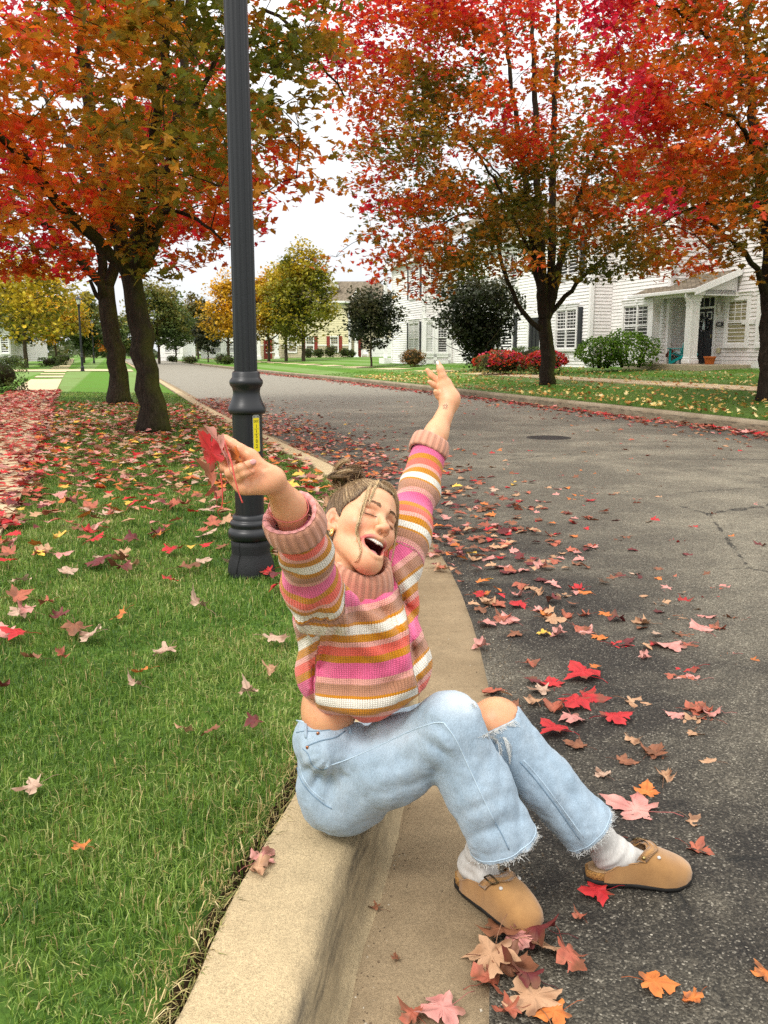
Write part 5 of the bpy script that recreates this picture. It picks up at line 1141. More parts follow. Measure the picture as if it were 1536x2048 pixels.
    for sx in (-.23, .23):
        for zz, hh in ((1.25, .45), (1.9, .7)): mb.box(P(28.57 + sx, 21.632) + (0, 0, zz), (.32, .014, hh), SNR)
    dr = mb.build('door', M_DOOR, hC)
    for sx in (-.23, .23):
        mb = MB()
        for dx, dz, wx, wz in ((-.13, 0, .035, .27), (.13, 0, .035, .27), (0, .13, .225, .035), (0, -.13, .225, .035)): mb.box(P(28.57 + sx + dx, 21.625) + (0, 0, 2.72 + dz), (wx, .03, wz), SNR)
        mb.build('door_light', M_TRIM, dr)
    mb = MB(); mb.box(P(28.14, 21.61) + (0, 0, 1.95), (.05, .06, .12), SNR); mb.build('handle', plain('brass', (.5, .4, .2), .3, .5, 1), dr)
    mb = MB(); mb.box(P(28.02, 21.65) + (0, 0, 2.2), (.10, .10, 2.55), SNR); mb.box(P(29.12, 21.65) + (0, 0, 2.2), (.10, .10, 2.55), SNR); mb.box(P(28.57, 21.652) + (0, 0, 3.02), (1.0, .1, .08), SNR); mb.box(P(28.57, 21.652) + (0, 0, 3.43), (1.0, .1, .09), SNR); mb.build('door_frame', M_TRIM, dr)
    mb = MB(); mb.box(P(28.57, 21.67) + (0, 0, 3.22), (.98, .03, .33), SNR, 0)
    for q in (-.17, .17): mb.box(P(28.57 + q, 21.65) + (0, 0, 3.22), (.025, .03, .32), SNR, 1)
    mb.build('transom_window', [M_PANE, M_TRIM], hC)
    # porch: slab, two square columns, beam, shingled lean-to roof, gutter and downspout
    mb = MB(); mb.box(P(28.4, 20.62) + (0, 0, .70), (5.0, 2.1, .45), SNR, bevel=.02); mb.build('porch_floor', M_PORCH, hC)
    for s_ in (27.35, 29.75):
        mb = MB(); c = P(s_, 20.15); mb.box(c + (0, 0, 2.15), (.34, .34, 2.35), SNR); mb.box(c + (0, 0, 1.02), (.46, .46, .18), SNR, bevel=.03); mb.box(c + (0, 0, 1.15), (.40, .40, .09), SNR, bevel=.03)
        mb.box(c + (0, 0, 3.05), (.38, .38, .05), SNR); mb.box(c + (0, 0, 3.22), (.40, .40, .12), SNR); mb.box(c + (0, 0, 3.33), (.48, .48, .10), SNR); mb.build('column', M_TRIM, hC)
    mb = MB(); mb.box(P(28.55, 20.15) + (0, 0, 3.46), (3.3, .36, .2), SNR); mb.box(P(27.0, 20.95) + (0, 0, 3.46), (.2, 1.3, .2), SNR); mb.build('porch_beam', M_TRIM, hC)
    A = np.array([P(26.75, 19.78) + (0, 0, 3.56), P(30.9, 19.78) + (0, 0, 3.56), P(30.9, 20.56) + (0, 0, 3.86), P(29.42, 20.58) + (0, 0, 3.86), P(29.42, 21.66) + (0, 0, 4.29), P(26.75, 21.66) + (0, 0, 4.29)]); B = A - (0, 0, .06)
    mb = MB(); mb.add(np.concatenate([A, B]), [np.array([(0, 1, 2, 3)]), np.array([(0, 3, 4, 5)]), np.array([(6, 9, 8, 7), (6, 11, 10, 9)])], 0); mb.add(np.concatenate([A, B]), np.array([(i, i + 6, (i + 1) % 6 + 6, (i + 1) % 6) for i in range(6)]), 0)
    mb.build('porch_roof', [M_ROOF], hC)
    mb = MB(); mb.box(P(28.8, 19.71) + (0, 0, 3.50), (4.25, .12, .13), SNR, bevel=.02); mb.build('gutter_pipe', M_TRIM, hC)
    # raking board on the near end and the little siding triangle behind it
    r0, r1 = P(26.72, 19.72) + (0, 0, 3.5), P(26.72, 21.64) + (0, 0, 4.25); mb = MB()
    mb.add([r0 - (0, 0, .16), r1 - (0, 0, .16), r1 + (0, 0, .07), r0 + (0, 0, .07)] + [p + np.array(OUT_S) * .05 for p in (r0 - (0, 0, .16), r1 - (0, 0, .16), r1 + (0, 0, .07), r0 + (0, 0, .07))], np.array([(4, 7, 6, 5), (0, 1, 2, 3), (0, 4, 5, 1), (1, 5, 6, 2), (2, 6, 7, 3), (3, 7, 4, 0)])); mb.build('rake_board', M_TRIM, hC)
    mb = MB(); mb.add([P(26.9, 20.3) + (0, 0, 3.4), P(26.9, 21.64) + (0, 0, 3.4), P(26.9, 21.64) + (0, 0, 4.2), P(26.9, 20.3) + (0, 0, 3.66)], np.array([[0, 1, 2, 3]])); mb.build('porch_gable', M_SIDG, hC)
    c = P(27.25, 19.93); V, Fc = tube(np.array([P(27.2, 19.72) + (0, 0, 3.45), P(27.2, 19.73) + (0, 0, 3.3), P(27.12, 19.9) + (0, 0, 3.12), P(27.12, 19.93) + (0, 0, 2.9), P(27.12, 19.93) + (0, 0, 1.1), P(27.1, 19.92) + (0, 0, 1.02), P(26.95, 19.8) + (0, 0, .98)]), .045, 8); obj('downspout', V, Fc, M_TRIM, hC)
    # wall lamp, number plate and outlet box beside the door
    mb = MB(); mb.box(P(27.78, 21.6) + (0, 0, 2.95), (.12, .14, .26), SNR, bevel=.03); mb.box(P(27.78, 21.6) + (0, 0, 3.11), (.17, .18, .05), SNR, bevel=.01); mb.build('wall_lamp', plain('lamp_glass', (.75, .73, .68), .2), hC)
    a = np.linspace(0, 2 * np.pi, 24, endpoint=False); c = P(27.72, 21.62) + (0, 0, 2.38)
    mb = MB(); R_ = np.stack([np.array([-SX, -SY, 0]), [0, 0, 1.], OUT_N], 1)
    V = np.concatenate([c + (np.stack([.19 * np.cos(a), .095 * np.sin(a), 0 * a], -1)) @ R_.T, c + (np.stack([.19 * np.cos(a), .095 * np.sin(a), 0 * a + .03], -1)) @ R_.T]); i = np.arange(24); j = (i + 1) % 24
    pl = obj('number_plate', V, [np.stack([i, j, j + 24, i + 24], -1), np.array([list(range(24, 48))])], M_DOOR, hC, False); text_mesh('digits', '1545', .13, M_TRIM, pl, c + OUT_N * .033, R_)
    mb = MB(); mb.box(P(27.72, 21.63) + (0, 0, 1.42), (.17, .08, .2), SNR, bevel=.02); mb.build('outlet_box', plain('beige_plastic', (.55, .5, .3)), hC)
    # --- things on and by the porch
    def pot(name, s, n, z, r0, r1, h, col, label, cat):
        root = empty(name, P(s, n) + (0, 0, z), label, cat); prof = [(.0, 0), (r0, 0), (r0 * 1.02, .01), (r1 * .94, h * .8), (r1 * 1.06, h * .8), (r1 * 1.08, h), (r1 * .95, h), (r1 * .9, h * .9), (0, h * .88)]
        V, Fc = lathe(prof, 20); obj('pot', V + P(s, n) + (0, 0, z), Fc, plain(name + '_clay', col, .8, .2), root); return root
    pot('flower_pot', 26.75, 20.55, .93, .15, .20, .28, (.50, .14, .035), 'empty terracotta pot on the porch edge by the black door', 'flower pot')
    r = pot('flower_pot', 28.85, 20.45, .93, .13, .17, .26, (.22, .30, .28), 'grey green pot of dark red chrysanthemums beside the turquoise chair', 'flower pot')
    rg = np.random.default_rng(3); q = rg.normal(0, 1, (420, 3)); q /= np.linalg.norm(q, axis=1)[:, None]; q[:, 2] = np.abs(q[:, 2]); c = P(28.85, 20.45) + (0, 0, 1.18)
    W, Fc = leaf_cloud(c + q * (.24, .24, .24), rg.uniform(.04, .08, 420), leaf_template(LEAF_FAR, .3, .2), rand_rot(420, 1., rg)); obj('flowers', W, Fc, M_FOL, r, False, {'col': np.repeat(pal(rg.uniform(0, 1, 420), [(0, (.16, .03, .015)), (1, (.32, .08, .03))]), 7, 0)})
    # adirondack chair
    T = plain('turquoise_paint', (.010, .36, .38), .45, .4); c = P(28.3, 20.5) + (0, 0, .93); ch = empty('porch_chair', c, 'turquoise slatted garden chair with a pale cushion on the porch', 'chair')
    # chair faces the street end (towards -s, slightly -n)
    fx = np.array([-.25 * NX + .97 * SX, -.25 * NY + .97 * SY, 0]); fx /= np.linalg.norm(fx); fy = np.cross([0, 0, 1.], fx); RC = np.stack([fx, fy, [0, 0, 1.]], 1)
    def cb(mb, p, size, tilt=0.):
        ct, st = math.cos(tilt), math.sin(tilt); Rt = RC @ np.array([[ct, 0, st], [0, 1, 0], [-st, 0, ct]]); mb.box(c + RC @ np.array(p), size, Rt, bevel=.008)
    for k in range(7):
        y = (k - 3) * .085; mb = MB() if k == 0 else mb; cb(mb, (-.24, y, .66), (.022, .075, .80 - .05 * abs(k - 3)), -.32)
    mb.build('backrest', T, ch); mb = MB()
    for k in range(5): cb(mb, (.28 - k * .11, 0, .38 - k * .028), (.095, .56, .022), -.25)
    mb.build('seat', T, ch)
    for sy in (-1, 1):
        mb = MB(); cb(mb, (.10, sy * .33, .57), (.66, .12, .024)); mb.build('armrest', T, ch)
        mb = MB(); cb(mb, (.32, sy * .30, .28), (.09, .035, .57)); mb.build('leg', T, ch); mb = MB(); cb(mb, (-.08, sy * .28, .2), (.85, .035, .11), .42); mb.build('leg', T, ch)
    mb = MB(); cb(mb, (.05, 0, .385), (.42, .44, .05), -.25); cb(mb, (-.16, 0, .62), (.06, .42, .30), -.32); mb.build('cushion', plain('cushion_print', (.42, .58, .60), .8, .2, 0, .4, 14), ch)
    # wreath
    w = empty('wreath', P(28.57, 21.6) + (0, 0, 2.42), 'dark wreath with white flowers hanging on the black front door', 'wreath'); q = rg.uniform(0, 6.283, 260); cc = P(28.57, 21.58) + (0, 0, 2.42)
    Rw = np.stack([[SX, SY, 0], [0, 0, 1.], [NX, NY, 0]], 1); pts = cc + np.stack([.23 * np.cos(q), .23 * np.sin(q), rg.normal(0, .015, 260)], -1) @ Rw.T + rg.normal(0, .02, (260, 3))
    W, Fc = leaf_cloud(pts, rg.uniform(.05, .09, 260), leaf_template(LEAF_FAR), rand_rot(260, 1.2, rg)); cl = np.where(rg.uniform(0, 1, (260, 1)) < .28, np.array([[.7, .7, .7]]), np.array([[.03, .035, .05]])); obj('ring', W, Fc, M_FOL, w, False, {'col': np.repeat(cl, 7, 0)})
    mb = MB(); mb.add(cc + np.array([(-.10, -.22, -.03), (.10, -.22, -.03), (.0, .16, -.03), (-.10, -.22, .02), (.10, -.22, .02), (0, .16, .02)]) @ Rw.T, [np.array([(0, 1, 2), (5, 4, 3)]), np.array([(0, 3, 4, 1), (1, 4, 5, 2), (2, 5, 3, 0)])]); mb.build('bow', plain('pale_bow', (.62, .70, .72)), w)
    # garden flag with a pumpkin
    s_, n_ = 31.75, 18.75; c = P(s_, n_); c[2] = float(right_z(s_, n_)); fl = empty('garden_flag', c, 'small white garden flag with an orange pumpkin in front of the azaleas', 'flag')
    V, Fc = tube(np.array([c - (0, 0, .05), c + (0, 0, .95), c + (.18, .0, .97), c + (.34, 0, .95)]), .008, 6); obj('stand', V, Fc, M_DOOR, fl)
    t = NT('flag_cloth'); uv = t.attr('uv', 'Vector'); sx = t.n('ShaderNodeSeparateXYZ'); t.l(uv, sx.inputs[0]); dx = t.math('MULTIPLY', t.math('SUBTRACT', sx.outputs[0], .5), 1.0); dy = t.math('MULTIPLY', t.math('SUBTRACT', sx.outputs[1], .36), 1.45)
    dd = t.math('SQRT', t.math('ADD', t.math('MULTIPLY', dx, dx), t.math('MULTIPLY', dy, dy))); stp = t.math('SINE', t.math('MULTIPLY', dx, 34)); org = t.mix(t.math('ADD', t.math('MULTIPLY', stp, .5), .5), (.62, .13, .02), (.78, .28, .06))
    k = t.mix(t.math('LESS_THAN', dd, .36), (.72, .66, .56), org); k = t.mix(t.math('MULTIPLY', t.math('GREATER_THAN', sx.outputs[1], .66), t.math('GREATER_THAN', t.noise(9, 2, .5, uv), .56)), k, (.35, .30, .20)); t.fin(k, .8)
    gx, gy = np.meshgrid(np.linspace(0, 1, 9), np.linspace(0, 1, 9), indexing='ij'); V = c + np.stack([.04 + .28 * gx, .012 * np.sin(gx * 7 + gy * 3) - .01, .50 + .43 * gy], -1).reshape(-1, 3)
    o = obj('cloth', V, grid_faces(9, 9), t.m, fl, True, {'uv': np.stack([gx.ravel(), gy.ravel(), 0 * gx.ravel()], -1)})

    P = lambda s, n: sn(s, n)
    # --- cream house with red shutters farther up the street, turned to face down the road
    def flat(u, v, d): return at(u, v, d)
    d = 97.; zb, ze, zm = .62, 6.9, 2.15
    root = empty('cream_house', at(640, 718, d), 'cream and tan house with red shutters beyond the yellow green trees', 'house')
    X = lambda u: (u - 768) / F * d
    y0 = float(at(640, 705, d)[1]); w = MB(); outc = np.array([0, -1., 0])
    def cw(u0, u1, z0, z1, yy, m): sidewall(w, (X(u0), yy), (X(u1), yy), z0, z1, outc, .2, m); w.add([(X(u0), yy + .02, z0 - .3), (X(u1), yy + .02, z0 - .3), (X(u1), yy + .02, z1), (X(u0), yy + .02, z1)], np.array([[0, 1, 2, 3]]), m)
    cw(512, 697, zb, zm, y0, 1); cw(512, 697, zm, ze, y0, 0); cw(697, 800, zb, ze, y0 + 1.6, 1)
    sidewall(w, (X(697), y0), (X(697), y0 + 1.6), zb, ze, (1, 0, 0), .2, 1); w.build('wall', [M_SIDY, M_SIDT], root)
    def rf(u0, u1, yy, z0, z1, dep, hip=0.):
        V = np.array([(X(u0) - .5, yy - .5, z0), (X(u1) + .5, yy - .5, z0), (X(u1) + .5 - hip, yy + dep / 2, z1), (X(u0) - .5 + hip, yy + dep / 2, z1), (X(u0) - .5, yy + dep + .5, z0), (X(u1) + .5, yy + dep + .5, z0)]); V = np.concatenate([V, V - (0, 0, .2)])
        mb = MB(); mb.add(V, [np.array([(0, 1, 2, 3), (3, 2, 5, 4)]), np.array([(1, 5, 2), (4, 0, 3)])], 0); mb.add(V, np.array([(0, 6, 7, 1), (1, 7, 11, 5), (4, 10, 6, 0)]), 1); return mb
    r = rf(505, 800, y0, ze, 9.35, 9., 3.0).build('roof', [M_ROOF, M_TRIM], root)
    mb = MB(); mb.box(((X(512) + X(697)) / 2, y0 - .08, ze - .16), (X(697) - X(512), .12, .3)); mb.box((X(700), y0 + .05, (zb + ze) / 2), (.3, .3, ze - zb)); mb.box(((X(512) + X(697)) / 2, y0 - .03, zm), (X(697) - X(512), .06, .14)); mb.build('band_trim', M_TRIM, root)
    # dormer and small gable
    def gable(u0, u1, z0, z1, zp, yy, dep, nm, win):
        mb = MB(); x0, x1 = X(u0), X(u1); xm = (x0 + x1) / 2
        mb.add([(x0, yy, z0), (x1, yy, z0), (x1, yy, z1), (xm, yy, zp), (x0, yy, z1)], np.array([[0, 1, 2, 3, 4]]), 0)
        V = np.array([(x0 - .35, yy - .3, z1 - .15), (xm, yy - .3, zp + .25), (x1 + .35, yy - .3, z1 - .15), (x0 - .35, yy + dep, z1 - .15), (xm, yy + dep, zp + .25), (x1 + .35, yy + dep, z1 - .15)]); mb.add(V, np.array([(0, 1, 4, 3), (1, 2, 5, 4)]), 1)
        V2 = np.concatenate([V[:3], V[:3] - (0, 0, .28)]) - (0, .02, 0); mb.add(V2, np.array([(3, 4, 1, 0), (4, 5, 2, 1)]), 2)
        mb.box(((x0 + x1) / 2, yy - .12, z1 - .2), (x1 - x0 + .7, .25, .18), None, 2)
        mb.box((x1, yy + dep / 2, (z0 + z1) / 2), (.12, dep, z1 - z0), None, 0)
        mb.build(nm, [M_SIDY, M_ROOF, M_TRIM], root)
        if win: window(root, ((x0 + x1) / 2 - .5, yy), ((x0 + x1) / 2 + .5, yy), z0 + .35, z1 - .45, (0, -1, 0), 1, None, header=False)
    gable(648, 671, 7.2, 8.75, 9.4, y0 + 1.2, 3.6, 'dormer', True); gable(700, 730, ze, ze + .05, 8.0, y0 + .9, 3, 'gable', False)
    for u in (620, 669): window(root, (X(u) - .36, y0), (X(u) + .36, y0), 1.45, 3.05, (0, -1, 0), 1, M_BLINDG, shutters=(-1, 1), shut=M_SHUTR, header=False)
    for u in (541, 585): window(root, (X(u) - .4, y0), (X(u) + .4, y0), 1.4, 3.05, (0, -1, 0), 1, None, header=False)
    for u in (520, 556, 713): mb = MB(); mb.box((X(u), y0 - .9, 2.0), (.4, .4, 2.8)); mb.box((X(u), y0 - .9, .75), (.6, .6, .4)); mb.build('column', M_TRIM, root)
    for u, wd, hh, m_, nm in ((536, .9, 2.1, M_SHUTR, 'door'), (719, .45, 2.2, M_SHUTR, 'door'), (768, 3.0, 2.3, M_TRIM, 'garage_door')):
        yy = y0 + (1.6 if u > 700 else 0); mb = MB(); mb.box((X(u), yy - .04, zb + hh / 2), (wd, .06, hh))
        for k in range(4): mb.box((X(u), yy - .08, zb + hh * (k + .5) / 4), (wd * .94, .03, hh / 4 - .06))
        mb.build(nm, m_, root)
    mb = MB()
    for x in (-.35, .35):
        for y in (-.3, .3): mb.box((X(730) + x, y0 - .6 + y, zb + .5), (.08, .08, .9))
    mb.box((X(730), y0 - .6, zb + .45), (.8, .7, .08)); mb.box((X(730), y0 - .3, zb + .8), (.8, .06, .5)); o = mb.build('porch_chair', M_TRIM); tag(o, 'white wooden chair on the porch of the cream house', 'chair')
    # --- white houses glimpsed under the far trees
    def small_house(u0, u1, d, zb, ze, zr, label, wins, sid=M_SID):
        X = lambda u: (u - 768) / F * d
        y0 = float(at(u0, 705, d)[1]); root = empty('white_house', (X((u0 + u1) / 2), y0, zb), label, 'house', 'white houses far up the street')
        w = MB(); sidewall(w, (X(u0), y0), (X(u1), y0), zb, ze, (0, -1, 0), .2); w.add([(X(u0), y0 + .02, zb - .5), (X(u1), y0 + .02, zb - .5), (X(u1), y0 + .02, ze), (X(u0), y0 + .02, ze)], np.array([[0, 1, 2, 3]])); sidewall(w, (X(u1), y0), (X(u1), y0 + 9), zb, ze, (1, 0, 0), .2); sidewall(w, (X(u0), y0 + 9), (X(u0), y0), zb, ze, (-1, 0, 0), .2); w.build('wall', sid, root)
        V = np.array([(X(u0) - .5, y0 - .5, ze), (X(u1) + .5, y0 - .5, ze), (X(u1) + .5, y0 + 4.5, zr), (X(u0) - .5, y0 + 4.5, zr), (X(u0) - .5, y0 + 9.5, ze), (X(u1) + .5, y0 + 9.5, ze)]); mb = MB(); mb.add(V, [np.array([(0, 1, 2, 3), (3, 2, 5, 4)]), np.array([(1, 5, 2), (4, 0, 3)])]); mb.build('roof', M_ROOF, root)
        for u, hw in wins: window(root, (X(u) - hw, y0), (X(u) + hw, y0), zb + .8, zb + 2.3, (0, -1, 0), 1, None, header=False)
        return root
    small_house(-70, 22, 82, .5, 5.6, 8.0, 'white house at the left edge behind the round shrub', ((11, .32), (-14, .5), (-45, .5)))
    small_house(318, 366, 135, .6, 5.4, 7.4, 'white house glimpsed under the broad green tree', ((336, .4), (352, .4)))
    small_house(402, 478, 128, .6, 5.2, 7.2, 'white house behind the small dull green tree', ((418, .7), (432, .7), (462, .7)))
    # far water tower
    c = at(418, 705, 420); c[2] = 0; r = empty('water_tower', c, 'tiny orange topped water tower above the far trees', 'tower')
    V, Fc = lathe([(.5, 0), (.5, 19.5), (1.5, 20.5), (1.6, 23)], 14); obj('tank', V + c, Fc, M_TRIM, r); V, Fc = lathe([(1.65, 22.9), (1.7, 24.4), (1.2, 24.9), (0, 25.1)], 14); obj('band', V + c, Fc, plain('tower_orange', (.75, .3, .08)), r)

# ------------------------------------------------------------------ street lamps and manhole
M_IRON = plain('lamp_iron', (.0065, .008, .0105), .38, .5, 0, .12, 30, .12, 160)
M_IRONR = plain('rough_iron', (.007, .0075, .009), .6, .4, 0, .3, 60, .8, 220)
def lamp(base, label, near=False):
    root = empty('street_lamp', base, label, 'street lamp', 'black street lamps along the left verge'); B = np.asarray(base, float)
    S = 28 if not near else 72
    prof = [(.128, -.06), (.128, .005), (.126, .03), (.121, .06), (.110, .095), (.103, .118), (.103, .125)]
    V, Fc = lathe(prof, S); obj('base', V + B, Fc, M_IRONR, root)
    prof = [(.1035, .119), (.1035, .128), (.105, .160), (.104, .190), (.098, .192)]
    V, Fc = lathe(prof, S); obj('base_band', V + B, Fc, M_IRONR, root)
    prof = [(.09, .188), (.108, .192), (.117, .205), (.120, .222), (.117, .240), (.108, .252), (.104, .254), (.103, .262), (.107, .272), (.107, .286), (.101, .295), (.094, .297), (.093, .305), (.092, .322), (.084, .328), (.078, .331)]
    V, Fc = lathe(prof, S); obj('base_moulding', V + B, Fc, M_IRON, root)
    fl = lambda r, z, a: r * (1 - .035 * np.maximum(0, np.cos(a * 10)) ** 4)
    V, Fc = lathe([(.0765, .326), (.0765, .345), (.0775, .60), (.0785, .858), (.0785, .868)], S * 2, fl); obj('lower_shaft', V + B, Fc, M_IRON, root)
    prof = [(.076, .862), (.094, .866), (.0985, .876), (.099, .888), (.096, .900), (.087, .918), (.078, .940), (.0715, .962), (.070, .980), (.074, 1.000), (.083, 1.012), (.0875, 1.024), (.0865, 1.038), (.077, 1.050), (.0725, 1.056), (.072, 1.078), (.066, 1.085), (.058, 1.087)]
    V, Fc = lathe(prof, S); obj('collar', V + B, Fc, M_IRON, root)
    fl2 = lambda r, z, a: r * (1 - .085 * np.abs(np.cos(a * 6)) ** 6)
    V, Fc = lathe([(.0605, 1.083)] + [(.0605 - .004 * k / 10, 1.10 + k * .27) for k in range(11)], S * 2, fl2); obj('shaft', V + B, Fc, M_IRON, root)
    # lantern
    V, Fc = lathe([(.055, 3.78), (.085, 3.83), (.075, 3.88), (.095, 3.98), (.105, 4.0)], 20); obj('lantern_neck', V + B, Fc, M_IRON, root)
    V, Fc = lathe([(.095, 4.0), (.16, 4.30)], 8); obj('lantern_glass', V + B, Fc, plain('frosted_glass', (.80, .78, .70), .25), root)
    mb = MB()
    for k in range(8):
        a = k * math.pi / 4; V, Fc = tube(B + np.array([(.098 * math.cos(a), .098 * math.sin(a), 4.0), (.165 * math.cos(a), .165 * math.sin(a), 4.30)]), .011, 5); mb.add(V, Fc)
    V, Fc = lathe([(.17, 4.29), (.20, 4.30), (.20, 4.325), (.11, 4.40), (.05, 4.43), (.045, 4.47), (.02, 4.49), (.012, 4.60), (0, 4.63)], 20); mb.add(V + B, Fc); mb.build('lantern_cap', M_IRON, root)
    return root
def build_lamps():
    b = gp(503, 1146, .168); root = lamp(b, 'near black fluted street lamp post with the yellow number tag', True)
    # number tag: a yellow strip curved a little around the shaft
    view = math.atan2(-b[1], -b[0]); ang = view + math.radians(33); o = np.array([math.cos(ang), math.sin(ang), 0]); t = np.cross([0, 0, 1.], o); Rm = np.stack([t, [0, 0, 1.], o], 1)
    c = b + o * .0815 + (0, 0, .765); yel = plain('tag_yellow', (.80, .66, .01), .4, .4, 0, .04); alu = plain('tag_metal', (.45, .45, .43), .35, .5, .8); blk = plain('tag_ink', (.012, .012, .012), .5)
    def plate(name, w, h, th, z, mat, par, rad=.006):
        a = np.linspace(0, np.pi / 2, 5); pts = []
        for cx, cy, s in ((w / 2 - rad, h / 2 - rad, 0), (-w / 2 + rad, h / 2 - rad, 1), (-w / 2 + rad, -h / 2 + rad, 2), (w / 2 - rad, -h / 2 + rad, 3)): pts += [(cx + rad * math.cos(q + s * np.pi / 2), cy + rad * math.sin(q + s * np.pi / 2)) for q in a]
        n = len(pts); V = np.array([(x, y, z) for x, y in pts] + [(x, y, z + th) for x, y in pts]) @ Rm.T + c; i = np.arange(n); j = (i + 1) % n
        return obj(name, V, [np.stack([i, j, j + n, i + n], -1), np.array([list(range(n, 2 * n))])], mat, par, False)
    tg = plate('number_tag', .043, .196, .002, 0, alu, root, .010)
    pl = plate('yellow_strip', .036, .176, .0012, .002, yel, tg, .003); pl.data.transform(Matrix.Translation((0, 0, -.006)))
    for k, (ch, z, sz) in enumerate((('DEC', .064, .0165), ('1', .038, .025), ('1', .012, .025), ('5', -.014, .027), ('0', -.040, .027), ('2', -.066, .027))): text_mesh('lettering', ch, sz, blk, tg, c + o * .0036 + (0, 0, z), Rm, .0004)
    for z in (.025, -.001): MB().box(c + o * .0034 + (0, 0, z), (.030, .0006, .001), np.stack([t, o, [0, 0, 1.]], 1)).build('ruled_line', blk, tg)
    for x in (-.012, .012): MB().box(c + o * .0026 + t * x + (0, 0, .088), (.0035, .001, .009), np.stack([t, o, [0, 0, 1.]], 1)).build('slot', blk, tg)
    # crack down the base
    a0 = view - .62; mb = MB(); pts = [b + np.array([r * math.cos(a0 + w), r * math.sin(a0 + w), z]) for r, z, w in ((.1052, .185, 0.02), (.1055, .15, .0), (.1040, .122, .03), (.113, .09, 0), (.1225, .055, -.03), (.129, .02, -.05))]; V, Fc = tube(np.array(pts), [.0015, .002, .002, .0025, .003, .0035], 5); obj('crack', V, Fc, plain('crack_dark', (.003, .003, .003), .9), root)
    for u, v, d, lab in ((163, 743, 53.5, 'distant street lamp, nearer of the two beyond the sidewalk lawn'), (187, 731, 92, 'farthest street lamp, smaller, right of the other distant one')):
        p = at(u, 705, d); p[2] = float(left_z(p[0], p[1])); lamp(p, lab)
    # manhole
    c = gp(1097, 882, .0); c[2] = .050; r = empty('manhole_cover', c, 'round iron manhole cover strewn with leaves in the middle of the road', 'manhole cover')
    s_ = .0; zz = .006
    V, Fc = lathe([(.34, -.03), (.34, zz), (.305, zz + .002), (.30, zz - .006)], 48); obj('rim', V + c, Fc, plain('manhole_iron', (.035, .03, .026), .7, .3, 0, .3), r)
    V, Fc = lathe([(.298, -.02), (.296, zz - .002), (.15, zz - .001), (0, zz)], 48); obj('lid', V + c, Fc, plain('manhole_lid', (.020, .017, .015), .7, .3, 0, .4, 60, .9, 90), r)
# ------------------------------------------------------------------ implicit modelling: distance fields on a grid, turned into one skin
class Vol:
    def __init__(s, lo, hi, h):
        s.lo = np.asarray(lo, float); s.h = h; s.n = np.ceil((np.asarray(hi) - s.lo) / h).astype(int) + 1
        s.ax = [s.lo[i] + h * np.arange(s.n[i]) for i in range(3)]; s.f = np.full(s.n, 1., np.float32)
    def sl(s, lo, hi):
        a = np.clip(np.floor((np.asarray(lo) - s.lo) / s.h).astype(int), 0, s.n); b = np.clip(np.ceil((np.asarray(hi) - s.lo) / s.h).astype(int) + 1, 0, s.n)
        return tuple(slice(a[i], b[i]) for i in range(3))
    def P(s, q): return np.stack(np.meshgrid(*[s.ax[i][q[i]] for i in range(3)], indexing='ij'), -1)
    def op(s, prim, k=.01, cut=False):
        fn, lo, hi = prim; pad = k + .02; q = s.sl(np.asarray(lo) - pad, np.asarray(hi) + pad); X = s.P(q)
        if X.size == 0: return s
        d = fn(X).astype(np.float32); g = s.f[q]
        if cut:
            d = -d; w = np.maximum(k - np.abs(g - d), 0) / k if k > 0 else 0; s.f[q] = np.maximum(g, d) + w * w * k * .25
        else:
            w = np.maximum(k - np.abs(g - d), 0) / k if k > 0 else 0; s.f[q] = np.minimum(g, d) - w * w * k * .25
        return s
    def warp(s, fn): s.f += fn(s.P((slice(None),) * 3)).astype(np.float32); return s
    def mesh(s): return surfnet(s.f, s.lo, s.h)

def surfnet(f, lo, h):
    ins = f < 0; nx, ny, nz = f.shape; c = np.zeros((nx - 1, ny - 1, nz - 1), np.int8)
    for a in (0, 1):
        for b in (0, 1):
            for d in (0, 1): c += ins[a:nx - 1 + a, b:ny - 1 + b, d:nz - 1 + d]
    idx = np.argwhere((c > 0) & (c < 8)); ids = np.full(c.shape, -1, np.int32); ids[tuple(idx.T)] = np.arange(len(idx))
    acc = np.zeros((len(idx), 3)); cnt = np.zeros(len(idx)); corners = [(a, b, d) for a in (0, 1) for b in (0, 1) for d in (0, 1)]
    for p in corners:
        for ax in range(3):
            if p[ax]: continue
            q = list(p); q[ax] = 1; va = f[tuple((idx + p).T)]; vb = f[tuple((idx + q).T)]; m = (va < 0) != (vb < 0)
            t = np.where(m, va / np.where(m, va - vb, 1), 0); e = np.array(p, float)[None] + t[:, None] * (np.array(q) - np.array(p)); acc[m] += e[m]; cnt[m] += 1
    V = lo + (idx + acc / cnt[:, None]) * h; Fs = []
    for ax in range(3):
        u, w = (ax + 1) % 3, (ax + 2) % 3; sl0 = [slice(None)] * 3; sl1 = [slice(None)] * 3; sl0[ax] = slice(0, -1); sl1[ax] = slice(1, None)
        A, B = ins[tuple(sl0)], ins[tuple(sl1)]; e = np.argwhere(A != B); e = e[(e[:, u] > 0) & (e[:, w] > 0) & (e[:, u] < f.shape[u] - 1) & (e[:, w] < f.shape[w] - 1)]
        quad = []
        for du, dw in ((-1, -1), (0, -1), (0, 0), (-1, 0)):
            k = e.copy(); k[:, u] += du; k[:, w] += dw; quad.append(ids[tuple(k.T)])
        quad = np.stack(quad, -1); fl = ~A[tuple(e.T)]; quad[fl] = quad[fl][:, ::-1]; Fs.append(quad)
    return V, np.concatenate(Fs)

